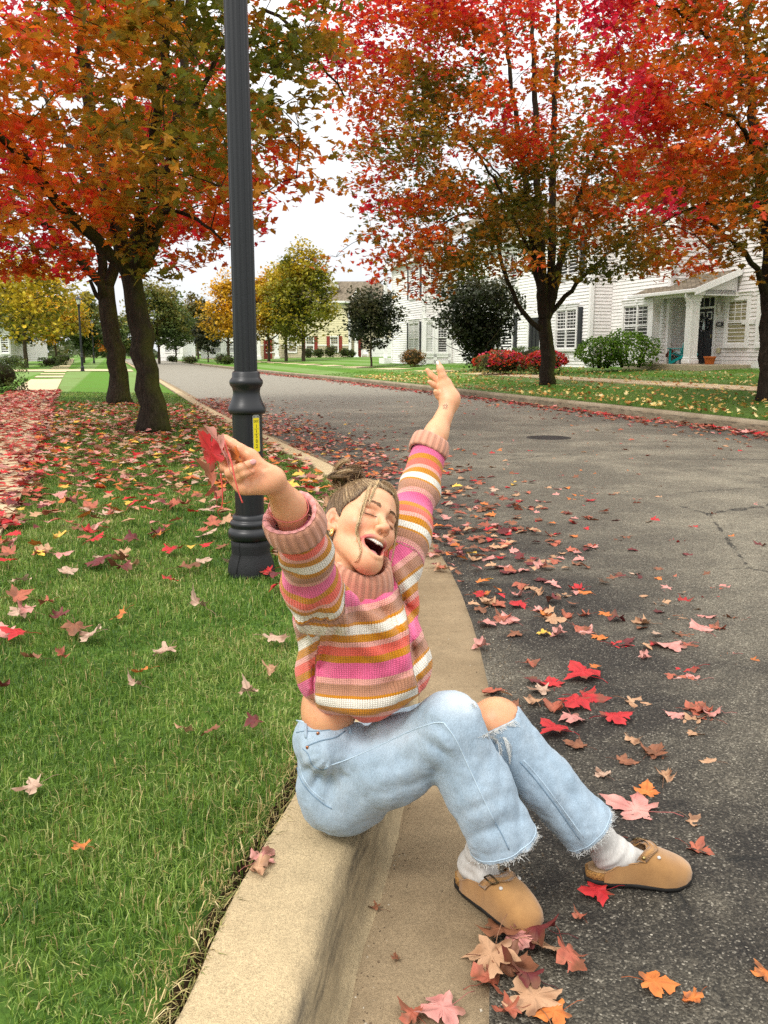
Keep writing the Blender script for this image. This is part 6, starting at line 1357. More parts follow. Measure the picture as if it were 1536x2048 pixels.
def relax(V, Fq, n, lam=.5):
    e = np.concatenate([Fq[:, [0, 1]], Fq[:, [1, 2]], Fq[:, [2, 3]], Fq[:, [3, 0]]]); e = np.concatenate([e, e[:, ::-1]])
    cnt = np.bincount(e[:, 0], minlength=len(V))[:, None]
    for _ in range(n):
        a = np.stack([np.bincount(e[:, 0], V[e[:, 1], i], len(V)) for i in range(3)], -1) / np.maximum(cnt, 1); V = V + lam * (a - V)
    return V

def ell(c, r, R=None):
    c = np.asarray(c, float); r = np.asarray(r, float); R_ = np.eye(3) if R is None else np.asarray(R)
    def fn(X):
        p = (X - c) @ R_; k0 = np.linalg.norm(p / r, axis=-1); k1 = np.linalg.norm(p / (r * r), axis=-1); return k0 * (k0 - 1) / (k1 + 1e-9)
    m = np.max(r); e = np.abs(R_) @ r; return fn, c - e * 1.05, c + e * 1.05

def cone(a, b, ra, rb, flat=None, fs=1.):
    """capsule from a to b; flat = direction squashed by fs"""
    a = np.asarray(a, float); b = np.asarray(b, float); ab = b - a; L2 = ab @ ab + 1e-12
    fl = None if flat is None else np.asarray(flat, float) / np.linalg.norm(flat)
    def fn(X):
        p = X - a; t = np.clip(p @ ab / L2, 0, 1); q = p - t[..., None] * ab
        if fl is not None: k = q @ fl; q = q + (k * (1 / fs - 1))[..., None] * fl
        return np.linalg.norm(q, axis=-1) - (ra + (rb - ra) * t)
    m = max(ra, rb); return fn, np.minimum(a, b) - m, np.maximum(a, b) + m

def chain(vol, pts, rs, k=.01, **kw):
    for i in range(len(pts) - 1): vol.op(cone(pts[i], pts[i + 1], rs[i], rs[i + 1], **kw), k)

# ------------------------------------------------------------------ the sitter's pose: joints in the world
HS = .95
def _R(a, b, c):
    ca, sa, cb, sb, cc, sc = math.cos(a), math.sin(a), math.cos(b), math.sin(b), math.cos(c), math.sin(c)
    return np.array([[ca, -sa, 0], [sa, ca, 0], [0, 0, 1]]) @ np.array([[1, 0, 0], [0, cb, -sb], [0, sb, cb]]) @ np.array([[cc, 0, sc], [0, 1, 0], [-sc, 0, cc]])
HR = _R(.81728726, -.43607478, .61921869); HT = np.array([-.05659478, 2.04172572, .94316603])
def hw(p): return HT + HS * (np.asarray(p, float) @ HR.T)
def hl(P): return ((np.asarray(P, float) - HT) @ HR) / HS
shR, shL = at(650, 1205, 1.94), at(780, 1140, 2.19); elR, elL = at(612, 1118, 1.76), at(832, 985, 2.32); wrR, wrL = at(549, 968, 1.56), at(893, 832, 2.43)
neck0, neck1 = at(728, 1182, 2.10), hw((0, .035, -.085))
hipR, hipL = np.array([-.105, 2.035, .275]), np.array([-.075, 2.20, .275]); knR, knL = at(900, 1452, 2.03), at(985, 1452, 2.20); anR, anL = np.array([.236, 1.975, .115]), np.array([.585, 2.057, .115])
waist = at(672, 1445, 2.13); chest = at(712, 1270, 2.09)
EX, EY = np.array([1., 0, 0]), np.array([0, CP, -SP]); EZ = np.array([0, SP, CP])   # picture right, depth, up

def m_skin():
    t = NT('skin'); a = t.attr('col'); c = t.coord(); n = t.noise(60, 4, .6, c); k = t.mix(.45, a, t.ramp(n, [(.3, .86), (.7, 1.08)]), 'MULTIPLY'); k = t.mix(t.ramp(t.noise(22, 3, .6, c), [(.42, 0), (.68, .38)]), k, (.66, .23, .13)); k = t.mix(t.ramp(t.voro(330, c), [(.06, .3), (.14, 0)]), k, (.42, .17, .085))
    f = t.math('ADD', t.noise(520, 3, .6, c), t.math('MULTIPLY', t.noise(90, 3, .6, c), .8))
    return t.fin(k, .40, t.bump(f, .22, .002), .45, 0, Subsurface_Weight=.14, Subsurface_Radius=(.012, .005, .003), Subsurface_Scale=.5)

SKIN = np.array([.73, .40, .225]); SKINR = np.array([.70, .255, .145]); LIP = np.array([.50, .115, .115])

def build_head():
    v = Vol((-.10, -.135, -.20), (.10, .125, .135), .0017)
    E = ell; C = cone
    v.op(E((0, .012, .038), (.0735, .096, .080)))
    v.op(E((0, -.030, .045), (.062, .054, .052)), .03)                    # forehead
    v.op(E((0, -.012, -.040), (.0615, .062, .074)), .035)                   # mid face
    for s in (-1, 1):
        v.op(C((s * .0485, .004, -.066), (s * .014, -.055, -.120), .0125, .0165), .028)   # jaw
        v.op(E((s * .039, -.054, -.034), (.024, .022, .022)), .025)                   # raised cheek
        v.op(E((s * .055, -.024, -.010), (.014, .030, .030)), .03)
    v.op(E((0, -.058, -.119), (.024, .019, .020)), .035); v.op(E((0, -.050, -.095), (.036, .024, .034)), .03)                 # chin and lower face
    v.op(C((0, .034, -.06), (0, .052, -.20), .041, .043), .018)            # neck root
    global HEADF; HEADF = v.f.copy()
    v.op(C((-.040, -.066, .020), (-.010, -.078, .017), .011, .010), .018); v.op(C((.040, -.066, .020), (.010, -.078, .017), .011, .010), .018)
    for s in (-1, 1):
        v.op(E((s * .033, -.092, -.003), (.017, .016, .010)), .016, True)              # eye socket
        v.op(E((s * .0325, -.0655, -.003), (.0175, .0145, .0125)), .006)              # closed lid
        v.op(C((s * .020, -.084, .005), (s * .045, -.070, .007), .0016, .0016), .004, True)   # lid crease
        v.op(C((s * .018, -.086, -.012), (s * .042, -.076, -.016), .0015, .0012), .006, True)
    v.op(C((0, -.074, .010), (0, -.099, -.036), .0080, .0105), .012)      # nose
    v.op(E((0, -.1035, -.040), (.0115, .011, .010)), .008)
    for s in (-1, 1):
        v.op(E((s * .0125, -.092, -.043), (.0085, .011, .0082)), .006)
        v.op(E((s * .0075, -.099, -.0535), (.0042, .0062, .0050)), .003, True)
        v.op(C((s * .0215, -.084, -.044), (s * .040, -.060, -.080), .0026, .0022), .008, True)  # laugh line
        v.op(C((s * .036, -.066, -.022), (s * .050, -.050, -.016), .0012, .001), .006, True)
    v.op(E((0, -.076, -.066), (.028, .013, .013)), .018)                  # upper lip mass
    F0 = v.f.copy(); inside = F0 < 0
    def ys(x, z):
        i = int(round((x - v.lo[0]) / v.h)); k = int(round((z - v.lo[2]) / v.h)); j = int(np.argmax(inside[i, :, k])); return v.ax[1][j]
    # the open mouth: flat-topped and deep
    def mouth2(X):
        x = X[..., 0] / .0310; zt = -.0665 - .16 * np.abs(X[..., 0]); zb = -.0705 - .0435 * np.sqrt(np.clip(1 - x * x, 0, 1)); return np.maximum.reduce([X[..., 2] - zt, zb - X[..., 2], (np.abs(x) - 1) * .0310, X[..., 1] + .034])
    v.op((mouth2, np.array([-.034, -.13, -.12]), np.array([.034, -.03, -.06])), .002, True)
    up = [(-.0335, -.066, -.0715), (-.021, -.0835, -.066), (-.006, -.0915, -.0635), (0, -.0925, -.0648), (.006, -.0915, -.0635), (.021, -.0835, -.066), (.0335, -.066, -.0715)]
    lo = [(-.0335, -.066, -.0735), (-.0280, -.073, -.092), (-.0165, -.081, -.109), (0, -.084, -.1145), (.0165, -.081, -.109), (.0280, -.073, -.092), (.0335, -.066, -.0735)]
    up = [(x, ys(x, z) + .0012, z) for x, y, z in catmull(up, 3)]; lo = [(x, ys(x, z) + .0012, z) for x, y, z in catmull(lo, 3)]
    ru = [.0009, .0026, .0040, .0037, .0040, .0026, .0009]; rl = [.0009, .0023, .0042, .0050, .0042, .0023, .0009]
    chain(v, up, np.interp(np.linspace(0, 6, len(up)), range(7), ru), .005); chain(v, lo, np.interp(np.linspace(0, 6, len(lo)), range(7), rl), .005)
    # ears
    for s in (-1, 1):
        Re = _R(-s * .45, 0, s * .12)
        v.op(E((s * .0775, .014, -.014), (.0075, .0195, .032), Re), .006); v.op(E((s * .0855, .009, -.011), (.0070, .0115, .0195), Re), .002, True)
        v.op(E((s * .0735, .004, -.040), (.0055, .008, .009)), .005); v.op(E((s * .0745, -.002, -.016), (.004, .004, .007)), .004)
        v.op(E((s * .0765, .010, -.020), (.0045, .006, .008)), .004, True)
    V, Fq = v.mesh(); V = relax(V, Fq, 2, .35)
    # colour by region
    def dch(P, pts):
        d = np.full(len(P), 9.)
        for a, b in zip(pts[:-1], pts[1:]): d = np.minimum(d, cone(a, b, 0, 0)[0](P))
        return d
    col = np.tile(SKIN, (len(V), 1))
    def blend(w, c): col[:] = col * (1 - w[:, None]) + np.asarray(c) * w[:, None]
    for s in (-1, 1): blend(.55 * np.exp(-(np.linalg.norm((V - (s * .046, -.058, -.040)) / (.030, .03, .026), axis=1)) ** 2), SKINR)
    blend(.45 * np.exp(-(np.linalg.norm((V - (0, -.108, -.042)) / .014, axis=1)) ** 2), SKINR); blend(.5 * np.exp(-(np.linalg.norm((V - (0, -.06, -.145)) / (.035, .03, .02), axis=1)) ** 2), SKINR)
    for s in (-1, 1): blend(.75 * np.exp(-(np.linalg.norm((V - (s * .078, .012, -.012)) / (.02, .022, .035), axis=1)) ** 4), SKINR); blend(.35 * np.exp(-(np.linalg.norm((V - (s * .033, -.075, .003)) / (.02, .03, .010), axis=1)) ** 2), (.46, .215, .15))
    for s in (-1, 1): blend(np.exp(-(np.linalg.norm((V - (s * .0075, -.099, -.0535)) / .0042, axis=1)) ** 4), (.10, .03, .022))
    wl = np.clip((.0058 - np.minimum(dch(V, up) - .0006, dch(V, lo))) / .0022, 0, 1); blend(wl, LIP)
    yy = np.array([ys(a, b) if abs(a) < .036 and -.13 < b < -.05 else -9 for a, b in V[:, [0, 2]]]); ins_ = (mouth2(V) < .0026) & (V[:, 1] > yy + .0065); blend(ins_.astype(float), (.10, .016, .016))
    return V, Fq, col

def build_person():
    body = MB(); cols = []
    def addskin(V, Fq, c): body.add(V, Fq); cols.append(np.broadcast_to(c, V.shape).copy())
    hV, hF, hC = build_head(); addskin(hw(hV), hF, hC); headtree = BVHTree.FromPolygons([tuple(p) for p in hw(hV)], [tuple(map(int, f)) for f in hF])
    # torso, hips and legs
    C0 = at
    v = Vol((-.34, 1.75, .03), (.70, 2.42, 1.0), .005)
    v.op(cone(neck0, neck1, .046, .046)); v.op(ell(chest, (.085, .095, .12)), .04); v.op(cone(chest, at(668, 1400, 2.12), .075, .066), .04); v.op(ell(C0(656, 1418, 2.14), (.066, .098, .075)), .02)
    for h_, k_, a_ in ((hipR, knR, anR), (hipL, knL, anL)): chain(v, [h_, k_], [.070, .056], .02); chain(v, [k_, k_ + .5 * (a_ - k_)], [.054, .046], .02)
    kneepad = knL + np.array([.012, -.0, .018]); v.op(ell(kneepad, (.060, .058, .055)), .02)
    V, Fq = v.mesh(); V = relax(V, Fq, 2); c = np.tile(SKIN * (.95, .87, .80), (len(V), 1)); addskin(V, Fq, c)
    # right arm and the hand that holds the leaves
    A = lambda u, w, d: at(400 + u / 8.533, 830 + w / 8.533, d); d0 = 1.545
    pts = [shR, wrR, A(250, 250, 1.5), A(1400, 1400, 1.6)]; lo = np.minimum.reduce(pts) - .06; hi = np.maximum.reduce(pts) + .06
    v = Vol(lo, hi, .0026); w_ = A(1235, 1100, d0 + .012)
    chain(v, [shR, elR, at(577, 1012, 1.625), w_], [.038, .035, .0285, .0195], .02)
    MC = dict(i=A(640, 850, d0 + .012), m=A(560, 950, d0 + .010), r=A(600, 1080, d0 + .004), p=A(700, 1190, d0 - .006))
    for q, r in (('i', .0135), ('m', .0145), ('r', .0145), ('p', .0135)): v.op(cone(w_, MC[q], .0165, r * .95), .014)
    v.op(cone(A(1090, 975, d0), A(850, 690, d0 - .004), .0150, .0130), .016)                       # thenar
    v.op(cone(A(1100, 1200, d0), A(780, 1240, d0 - .008), .0145, .0120), .016)                     # heel of the hand
    f1 = lambda pts, rs, k=.0028: chain(v, pts, rs, k)
    f1([MC['p'], A(655, 1060, d0 - .022), A(760, 1000, d0 - .034), A(890, 965, d0 - .030)], [.0098, .0088, .0078, .0066])
    f1([MC['r'], A(510, 985, d0 - .016), A(700, 895, d0 - .036), A(900, 815, d0 - .034)], [.0104, .0094, .0083, .0070])
    f1([MC['m'], A(425, 900, d0 - .004), A(375, 690, d0 - .010), A(350, 510, d0 - .006)], [.0104, .0090, .0082, .0068])
    f1([MC['i'], A(470, 800, d0 + .020), A(420, 610, d0 + .022), A(400, 440, d0 + .012)], [.0100, .0088, .0078, .0066])
    f1([A(900, 720, d0 + .0), A(690, 590, d0 - .004), A(550, 490, d0 - .002), A(430, 395, d0 + .0)], [.0130, .0105, .0092, .0070])
    for a, b in ((A(840, 1100, d0 - .02), A(830, 1290, d0 - .02)), (A(900, 990, d0 - .02), A(1180, 880, d0 - .012)), (A(880, 930, d0 - .022), A(1050, 860, d0 - .014))): v.op(cone(a, b, .0022, .0014), .005, True)
    V, Fq = v.mesh(); V = relax(V, Fq, 2, .4); c = np.tile(SKIN * (1, .93, .90), (len(V), 1)); tips = [A(920, 815, d0 - .03), A(900, 965, d0 - .03), A(430, 395, d0), A(350, 500, d0)]
    for tp in tips: wt = .55 * np.exp(-(np.linalg.norm(V - tp, axis=1) / .012) ** 2)[:, None]; c = c * (1 - wt) + SKINR * wt
    addskin(V, Fq, c)
    # left arm and open hand
    B = lambda u, w, d: at(780 + u / 8.533, 700 + w / 8.533, d); d1 = 2.43
    pts = [shL, B(550, 100, d1 - .02), wrL, B(1250, 1500, d1 + .03)]; lo = np.minimum.reduce(pts) - .06; hi = np.maximum.reduce(pts) + .06
    v = Vol(lo, hi, .0026); w_ = B(1010, 930, d1)
    chain(v, [shL, elL, at(872, 868, 2.40), w_], [.038, .035, .0305, .0215], .02)
    v.op(cone(w_, B(1075, 800, d1 - .004), .021, .0165), .016); v.op(cone(B(1060, 850, d1), B(960, 570, d1 + .006), .0205, .0165), .018); v.op(cone(B(940, 830, d1), B(890, 620, d1 + .004), .0165, .0140), .016)
    f1([B(950, 600, d1 + .004), B(895, 440, d1 - .002), B(860, 330, d1 - .004), B(822, 222, d1 - .004)], [.0135, .0105, .0092, .0066], .008)
    f1([B(900, 590, d1 + .014), B(790, 500, d1 + .014), B(700, 430, d1 + .012), B(638, 345, d1 + .01)], [.0115, .0094, .0086, .0066])
    f1([B(900, 680, d1 + .012), B(810, 635, d1 + .006), B(740, 590, d1), B(675, 545, d1 - .004)], [.0112, .0092, .0084, .0066])
    f1([B(900, 760, d1 + .008), B(840, 745, d1 - .002), B(800, 735, d1 - .008), B(778, 705, d1 - .012)], [.0108, .0092, .0082, .0066])
    f1([B(910, 800, d1 + .008), B(850, 810, d1), B(815, 790, d1 - .004), B(800, 765, d1 - .006)], [.0098, .0082, .0074, .0060])
    V, Fq = v.mesh(); V = relax(V, Fq, 2, .4); c = np.tile(SKIN * (1, .97, .95), (len(V), 1)); addskin(V, Fq, c)
    armtree = BVHTree.FromPolygons([tuple(p) for p in V], [tuple(map(int, f)) for f in Fq])
    ks = sorted(body.F); person = obj('person', np.concatenate(body.V), [np.concatenate(body.F[k]) for k in ks], m_skin(), None, True, {'col': np.concatenate(cols)})
    tag(person, 'laughing woman on the kerb with both arms raised, striped sweater and ripped light jeans', 'person')
    global PERSON; PERSON = person
    camp = Vector((0, 0, H))
    def onto(tree, u, v, lift=.002, far=None):
        d = Vector(at(u, v, 1.)) - camp; d.normalize(); h = tree.ray_cast(camp, d)
        if h[0] is None: return at(u, v, far) if far else None
        return np.array(h[0] - d * lift)
    face_parts(person, headtree, onto, A, B, d0, d1, armtree)
    hair(person, headtree, onto)
    clothes(person, onto)

def curve_mesh(parent, name, mat, lines, sides=5, attrs=None):
    mb = MB()
    for P, r in lines: mb.add(*tube(np.asarray(P), r, sides))
    return mb.build(name, mat, parent, True)

def face_parts(person, tree, onto, A, B, d0, d1, armtree):
    # teeth, tongue, brows, lashes, nails, jewellery, tattoo
    tm = plain('teeth', (.80, .75, .66), .25, .5, 0, .02); mb = MB()
    for i in range(-5, 6):
        a = i * .215; w = .0082 if abs(i) < 2 else .0070; h = .0088 - .0005 * abs(i); x, y = .0265 * math.sin(a), -.0625 - .0195 * math.cos(a)
        V, Fq = tube(np.array([(x, y, -.066 + .0011 * abs(i) * .5), (x, y, -.070), (x * .995, y - .0004, -.070 - h + .001 + .0022 * abs(i) * .45), (x * .99, y, -.0700 - h + .0022 * abs(i) * .45)]), [.0033, .0040, .0039, .0029], 10); mb.add(hw(V), Fq)
    mb.build('teeth', tm, person, True)
    v = Vol((-.025, -.085, -.122), (.025, -.025, -.078), .0016); v.op(ell((0, -.050, -.099), (.0185, .026, .0095))); v.op(ell((0, -.066, -.104), (.0165, .015, .0085)), .008); v.op(cone((0, -.080, -.093), (0, -.03, -.088), .0012, .0016), .004, True)
    V, Fq = v.mesh(); obj('tongue', hw(relax(V, Fq, 2)), Fq, plain('tongue_pink', (.52, .20, .19), .35, .5), person)
    rg = np.random.default_rng(8); bm_ = plain('brow_hair', (.25, .145, .085), .7, .2); lm = plain('lash_dark', (.022, .013, .010), .5)
    def near(p, lift=.0006):
        q = tree.find_nearest(Vector(hw(p))); return np.array(q[0]) + np.array(q[1]) * lift
    for s in (-1, 1):
        mb = MB(); B_ = np.array([(s * .012, -.088, .018), (s * .022, -.086, .0225), (s * .034, -.078, .0245), (s * .046, -.066, .0205)])
        for k in range(210):
            t = rg.uniform(0, 1); p = np.array([np.interp(t, [0, .33, .66, 1], B_[:, i]) for i in range(3)]) + (0, 0, rg.normal(0, .0022) * (1.15 - t)); q = p + np.array([s * .0050, .0012, .0022 * (1 - 1.7 * t)]); a, b = near(p, .0004), near(q, .0010)
            mb.add(*tube(np.array([a, (a + b) / 2 + (b - a) * .02, b]), [.00032, .00030, .00012], 3, False))
        mb.build('eyebrow', bm_, person, True)
        mb = MB(); L = [(s * .0170, -.083, -.0075), (s * .0230, -.0835, -.0098), (s * .0310, -.081, -.0112), (s * .0390, -.076, -.0104), (s * .0465, -.068, -.0080)]; P = np.array([near(p, .0003) for p in catmull(L, 4)]); mb.add(*tube(P, np.concatenate([[.0004], np.full(len(P) - 2, .00085), [.0004]]), 5))
        for k in range(20):
            t = .15 + .85 * k / 19; i = t * (len(P) - 1); p = np.stack([np.interp(i, range(len(P)), P[:, j]) for j in range(3)]); e = p + HS * (HR @ np.array([s * (.0012 + .003 * (t - .3)), -.0042, -.0034])); mb.add(*tube(np.array([p, (p + e) / 2, e]), [.00026, .00022, .0001], 3, False))
        mb.build('eyelashes', lm, person, True)
    gold = plain('gold', (.62, .42, .16), .22, .5, 1, .05); c = hw((-.0785, .003, -.053)); a = np.linspace(0, 2 * np.pi, 28); ex = HS * (HR @ np.array([.1, 1., .0])); ex /= np.linalg.norm(ex); ez = HS * (HR @ np.array([0, 0, 1.])); ez /= np.linalg.norm(ez)
    P = c + .0085 * np.cos(a)[:, None] * ex * .55 + .0095 * np.sin(a)[:, None] * ez; curve_mesh(person, 'earring', gold, [(P, .0026 - .0008 * np.sin(a))], 8)
    # nails
    nm = plain('nail_polish', (.62, .30, .28), .12, .6); nw = plain('white_nail', (.80, .76, .72), .12, .6)
    for p, dr, w, l, m in ((A(905, 800, d0 - .0395), A(960, 780, d0 - .04) - A(860, 815, d0 - .042), .0048, .0062, nm), (B(812, 225, d1 - .010), B(806, 195, d1) - B(835, 270, d1), .0040, .0064, nw)):
        dr = dr / np.linalg.norm(dr); n_ = -EY - dr * (-EY @ dr); n_ /= np.linalg.norm(n_); sd = np.cross(dr, n_); R_ = np.stack([sd, dr, n_], 1)
        v = Vol((-.008,) * 3, (.008, .012, .008), .0009); v.op(ell((0, 0, 0), (w, l, .0016))); V, Fq = v.mesh(); obj('fingernail', V @ R_.T + p, Fq, m, person)
    # bracelets, ring, cord
    def ring(name, ctr, axis, r, th, mat, sq=1., tilt=None, n=40):
        ax = np.asarray(axis) / np.linalg.norm(axis); u = np.cross(ax, EY); u /= np.linalg.norm(u); w = np.cross(ax, u); a = np.linspace(0, 2 * np.pi, n); P = ctr + r * np.cos(a)[:, None] * u + r * sq * np.sin(a)[:, None] * w
        if tilt is not None: P = P + ax * (tilt * np.cos(a))[:, None]
        return curve_mesh(person, name, mat, [(P, th)], 5)
    fl = wrL - elL; ring('bracelet', at(881, 846, 2.415), fl, .0285, .0006, gold, 1., -.004); ring('bracelet', at(868, 874, 2.402), fl, .0335, .0011, plain('cord_brown', (.40, .16, .09), .7), 1., -.003)
    fr = at(549, 968, 1.56) - at(590, 1040, 1.66); ring('bracelet', at(577, 1015, 1.63), fr, .0352, .0011, plain('cord_pink', (.68, .17, .15), .7), 1., .012); ring('finger_ring', B(822, 640, d1 + .006), B(740, 590, d1) - B(900, 680, d1 + .012), .0100, .0010, gold)
    # small sun tattoo on the wrist
    ink = plain('tattoo_ink', (.06, .065, .07), .6); ls = []
    def tp(x, y): return onto(armtree, 890.5 + x, 813 + y, .0006, 2.40)
    a = np.linspace(0, 2 * np.pi, 14); ls.append((np.array([tp(2.3 * math.cos(q), 2.5 * math.sin(q)) for q in a]), .00055))
    for k in range(9):
        q = k * 2 * np.pi / 9 + .2; r1 = 6.2 if k % 2 else 5.2; ls.append((np.array([tp(3.4 * math.cos(q), 3.7 * math.sin(q)), tp((3.4 + r1) / 2 * math.cos(q), (3.7 + r1) / 2 * math.sin(q)), tp(r1 * math.cos(q), r1 * 1.05 * math.sin(q))]), .0007))
    curve_mesh(person, 'tattoo', ink, ls, 4)

def hair(person, tree, onto):
    rg = np.random.default_rng(41); c0 = np.array([0, .014, .040]); rr = np.array([.0785, .1005, .0845])
    # scalp cap with a hairline
    v = Vol((-.10, -.135, -.20), (.10, .125, .135), .0017); v.f = HEADF - .0042; v.op(cone((0, .085, -.01), (0, .072, -.075), .042, .030), .03)
    YH = lambda z: np.interp(z, [-.06, -.03, -.014, .002, .014, .024, .039, .059, .074, .082], [.030, .004, -.016, -.021, -.034, -.050, -.061, -.069, -.078, -.14])
    hl_ = lambda P: P[..., 1] - YH(P[..., 2]); ear = [ell((q * .088, .006, -.036), (.022, .026, .040)) for q in (-1, 1)]
    q = v.P((slice(None),) * 3); v.f = np.maximum(v.f, (-hl_(q)).astype(np.float32))
    for e in ear: v.op(e, .006, True)
    v.op(cone((0, .0, -.06), (0, .04, -.13), .054, .048), .01, True)
    V, Fq = v.mesh(); V = relax(V, Fq, 2); V = V + .0012 * np.sin(V[:, :1] * 900 + 3 * np.sin(V[:, 2:] * 80)) * np.sign(V - c0) * 0
    t = NT('hair_cap'); c = t.coord(); n = t.noise(1, 4, .6, t.mapping(c, (160, 40, 160))); t.fin(t.ramp(n, [(.3, (.040, .024, .014)), (.6, (.105, .062, .034)), (.85, (.20, .125, .065))]), .5, None, .4)
    capt = BVHTree.FromPolygons([tuple(q) for q in V], [tuple(map(int, f)) for f in Fq]); hr = obj('hair', hw(V), Fq, t.m, person)
    bun = hl(at(693, 953, 2.145)); bdir = bun - c0; bdir /= np.linalg.norm(bdir)
    DK, MD, LT, BL = np.array([.075, .046, .027]), np.array([.185, .115, .062]), np.array([.38, .25, .13]), np.array([.92, .70, .40])
    mb = MB(); cols = []
    def strand(P, r, col):
        Vv, Fv = tube(hw(P), r, 3, False); mb.add(Vv, Fv); cols.append(np.tile(col, (len(Vv), 1)))
    def surf(d, k):
        d = np.atleast_2d(d / np.linalg.norm(d, axis=-1, keepdims=True)); out = []
        for q in d:
            h = capt.ray_cast(Vector(c0 + q * .3), Vector(-q))
            if h[0] is None or (np.array(h[0]) - c0) @ q < .05: h = (Vector(hl(np.array(tree.ray_cast(Vector(hw(c0 + q * .3)), Vector(-(HR @ q)))[0]))),)
            out.append(np.array(h[0]))
        return c0 + (np.array(out) - c0) * k
    capF = lambda P: hl_(P) + .004; e1, e2 = ear[0][0], ear[1][0]; n = 0
    while n < 5200:
        d = rg.normal(0, 1, 3); d /= np.linalg.norm(d)
        p = surf(d, 1.0)[0]
        if p[2] < -.055 or capF(p) < -.014 * rg.uniform() ** 2 or e1(p) < 0 or e2(p) < 0: continue
        th = math.acos(np.clip(d @ bdir, -1, 1))
        if th < .15: continue
        n += 1; t_ = np.linspace(0, 1, 9); D = (np.sin((1 - t_) * th)[:, None] * d + np.sin(t_ * th)[:, None] * bdir) / math.sin(th)
        lift = .999 + rg.uniform(0, .014) + .05 * t_ ** 3 + rg.uniform(0, .035) * np.sin(np.pi * t_) * (rg.uniform() < .07) + .007 * np.sin(9 * vnoise(d[None] * 3, 1, 5)[0])
        P = surf(D, 1.) ; P = c0 + (P - c0) * lift[:, None] + rg.normal(0, .0004, (9, 3))
        f = np.clip(.42 + .30 * vnoise(d[None] * 7, 1, 6)[0] + rg.normal(0, .09) + .35 * np.exp(-max(capF(p), 0) / .018), 0, 1); col = pal(np.array([f]), [(0, DK), (.45, MD), (.8, LT), (1, BL)])[0]
        strand(P, np.linspace(1, .8, 9) * rg.uniform(.00026, .0005), col * rg.uniform(.9, 1.1))
    # bun: looped strands
    u = np.cross(bdir, [0, 0, 1.]); u /= np.linalg.norm(u); w = np.cross(bdir, u); bc = bun + bdir * .004
    for k in range(20):
        ph = rg.uniform(0, 6.283); tl = rg.normal(0, .42); ax = bdir + tl * (math.cos(ph) * u + math.sin(ph) * w); ax /= np.linalg.norm(ax); q1 = np.cross(ax, u + .3 * w); q1 /= np.linalg.norm(q1); q2 = np.cross(ax, q1)
        a0 = rg.uniform(0, 6.283); L = rg.uniform(2.6, 5.2); R0 = rg.uniform(.013, .034); sh = rg.normal(0, .006, 3); f0 = rg.uniform(.35, .85)
        for m in range(46):
            a = a0 + rg.normal(0, .12) + np.linspace(0, L + rg.normal(0, .2), 13); o1, o2 = rg.normal(0, .0034), rg.normal(0, .0034); R_ = (R0 + o1) * (1 + .16 * np.sin(a * 2 + ph)); P = bc + sh + R_[:, None] * (np.cos(a)[:, None] * q1 + np.sin(a)[:, None] * q2) * 1.12 + ax * (o2 + .004 * np.sin(a * 1.5 + ph))[:, None]; P = P - np.outer((P - bc) @ bdir, bdir) * .30
            f = np.clip(f0 + rg.normal(0, .09), 0, 1); strand(P, rg.uniform(.0004, .0007), pal(np.array([f]), [(0, DK), (.4, MD), (.75, LT), (1, BL)])[0] * rg.uniform(.85, 1.15))
    v2 = Vol(bc - .045, bc + .045, .003); v2.op(ell(bc, (.024, .024, .021))); Vb, Fb = v2.mesh(); obj('bun_core', hw(Vb), Fb, t.m, hr)
    for k in range(150):   # flyaways round bun and crown
        d = bdir + rg.normal(0, .5, 3); p = surf(d, 1.01)[0]; e = p + (p - c0) * rg.uniform(.08, .32) + rg.normal(0, .012, 3); m = (p + e) / 2 + rg.normal(0, .006, 3); strand(catmull([p, m, e], 4), .00026, LT * rg.uniform(.8, 1.5))
    ks = sorted(mb.F); t2 = NT('hair_strands'); t2.fin(t2.attr('col'), .38, None, .5)
    mb.build('strands', t2.m, hr, True, {'col': np.concatenate(cols)})['kind'] = 'stuff'
    # two loose front locks
    for L, nn, sp, base, off in (([(742, 968), (737, 980), (730, 1002), (723, 1026), (717, 1046), (713, 1063), (717, 1080), (721, 1096), (719, 1109), (711, 1122), (700, 1131)], 130, 2.5, BL, .005), ([(757, 962), (752, 972), (744, 990), (737, 1010)], 80, 2.6, BL, .004), ([(765, 964), (780, 972), (790, 988), (795, 1008), (795, 1030), (793, 1052), (791, 1070), (787, 1088), (781, 1104)], 130, 2.6, LT, None), ([(793, 1062), (790, 1085), (786, 1110), (782, 1130), (781, 1142)], 12, 1.2, BL, None)):
        mb = MB(); cc = []; base_d = [px(onto(tree, u, v_, off if off else .004, 2.055))[2] if off else 2.085 for u, v_ in L]
        if off: base_d = np.minimum.accumulate(base_d) if False else np.array(base_d)
        for k in range(nn):
            j = rg.normal(0, 1, 2); j2 = rg.normal(0, 1, 2); m = len(L); tt = np.linspace(0, 1, m)[:, None]; w_ = sp * (.55 + .6 * np.sin(np.pi * np.clip(tt * 1.1, 0, 1)) - .55 * tt)
            q = np.array(L, float) + w_ * ((1 - tt) * j + tt * j2); P = np.array([at(a, b, d + rg.normal(0, .0015)) for (a, b), d in zip(q, base_d)]); P = catmull(P, 3); e = len(P) - int(rg.uniform(0, .25) * len(P)); P = P[:e]
            f = rg.uniform(); col = (base if f > .35 else LT if f > .12 else MD) * rg.uniform(.8, 1.25); Vv, Fv = tube(P, np.linspace(1, .45, len(P)) * rg.uniform(.00028, .0005), 3, False); mb.add(Vv, Fv); cc.append(np.tile(col, (len(Vv), 1)))
        mb.build('loose_lock', t2.m, hr, True, {'col': np.concatenate(cc)})

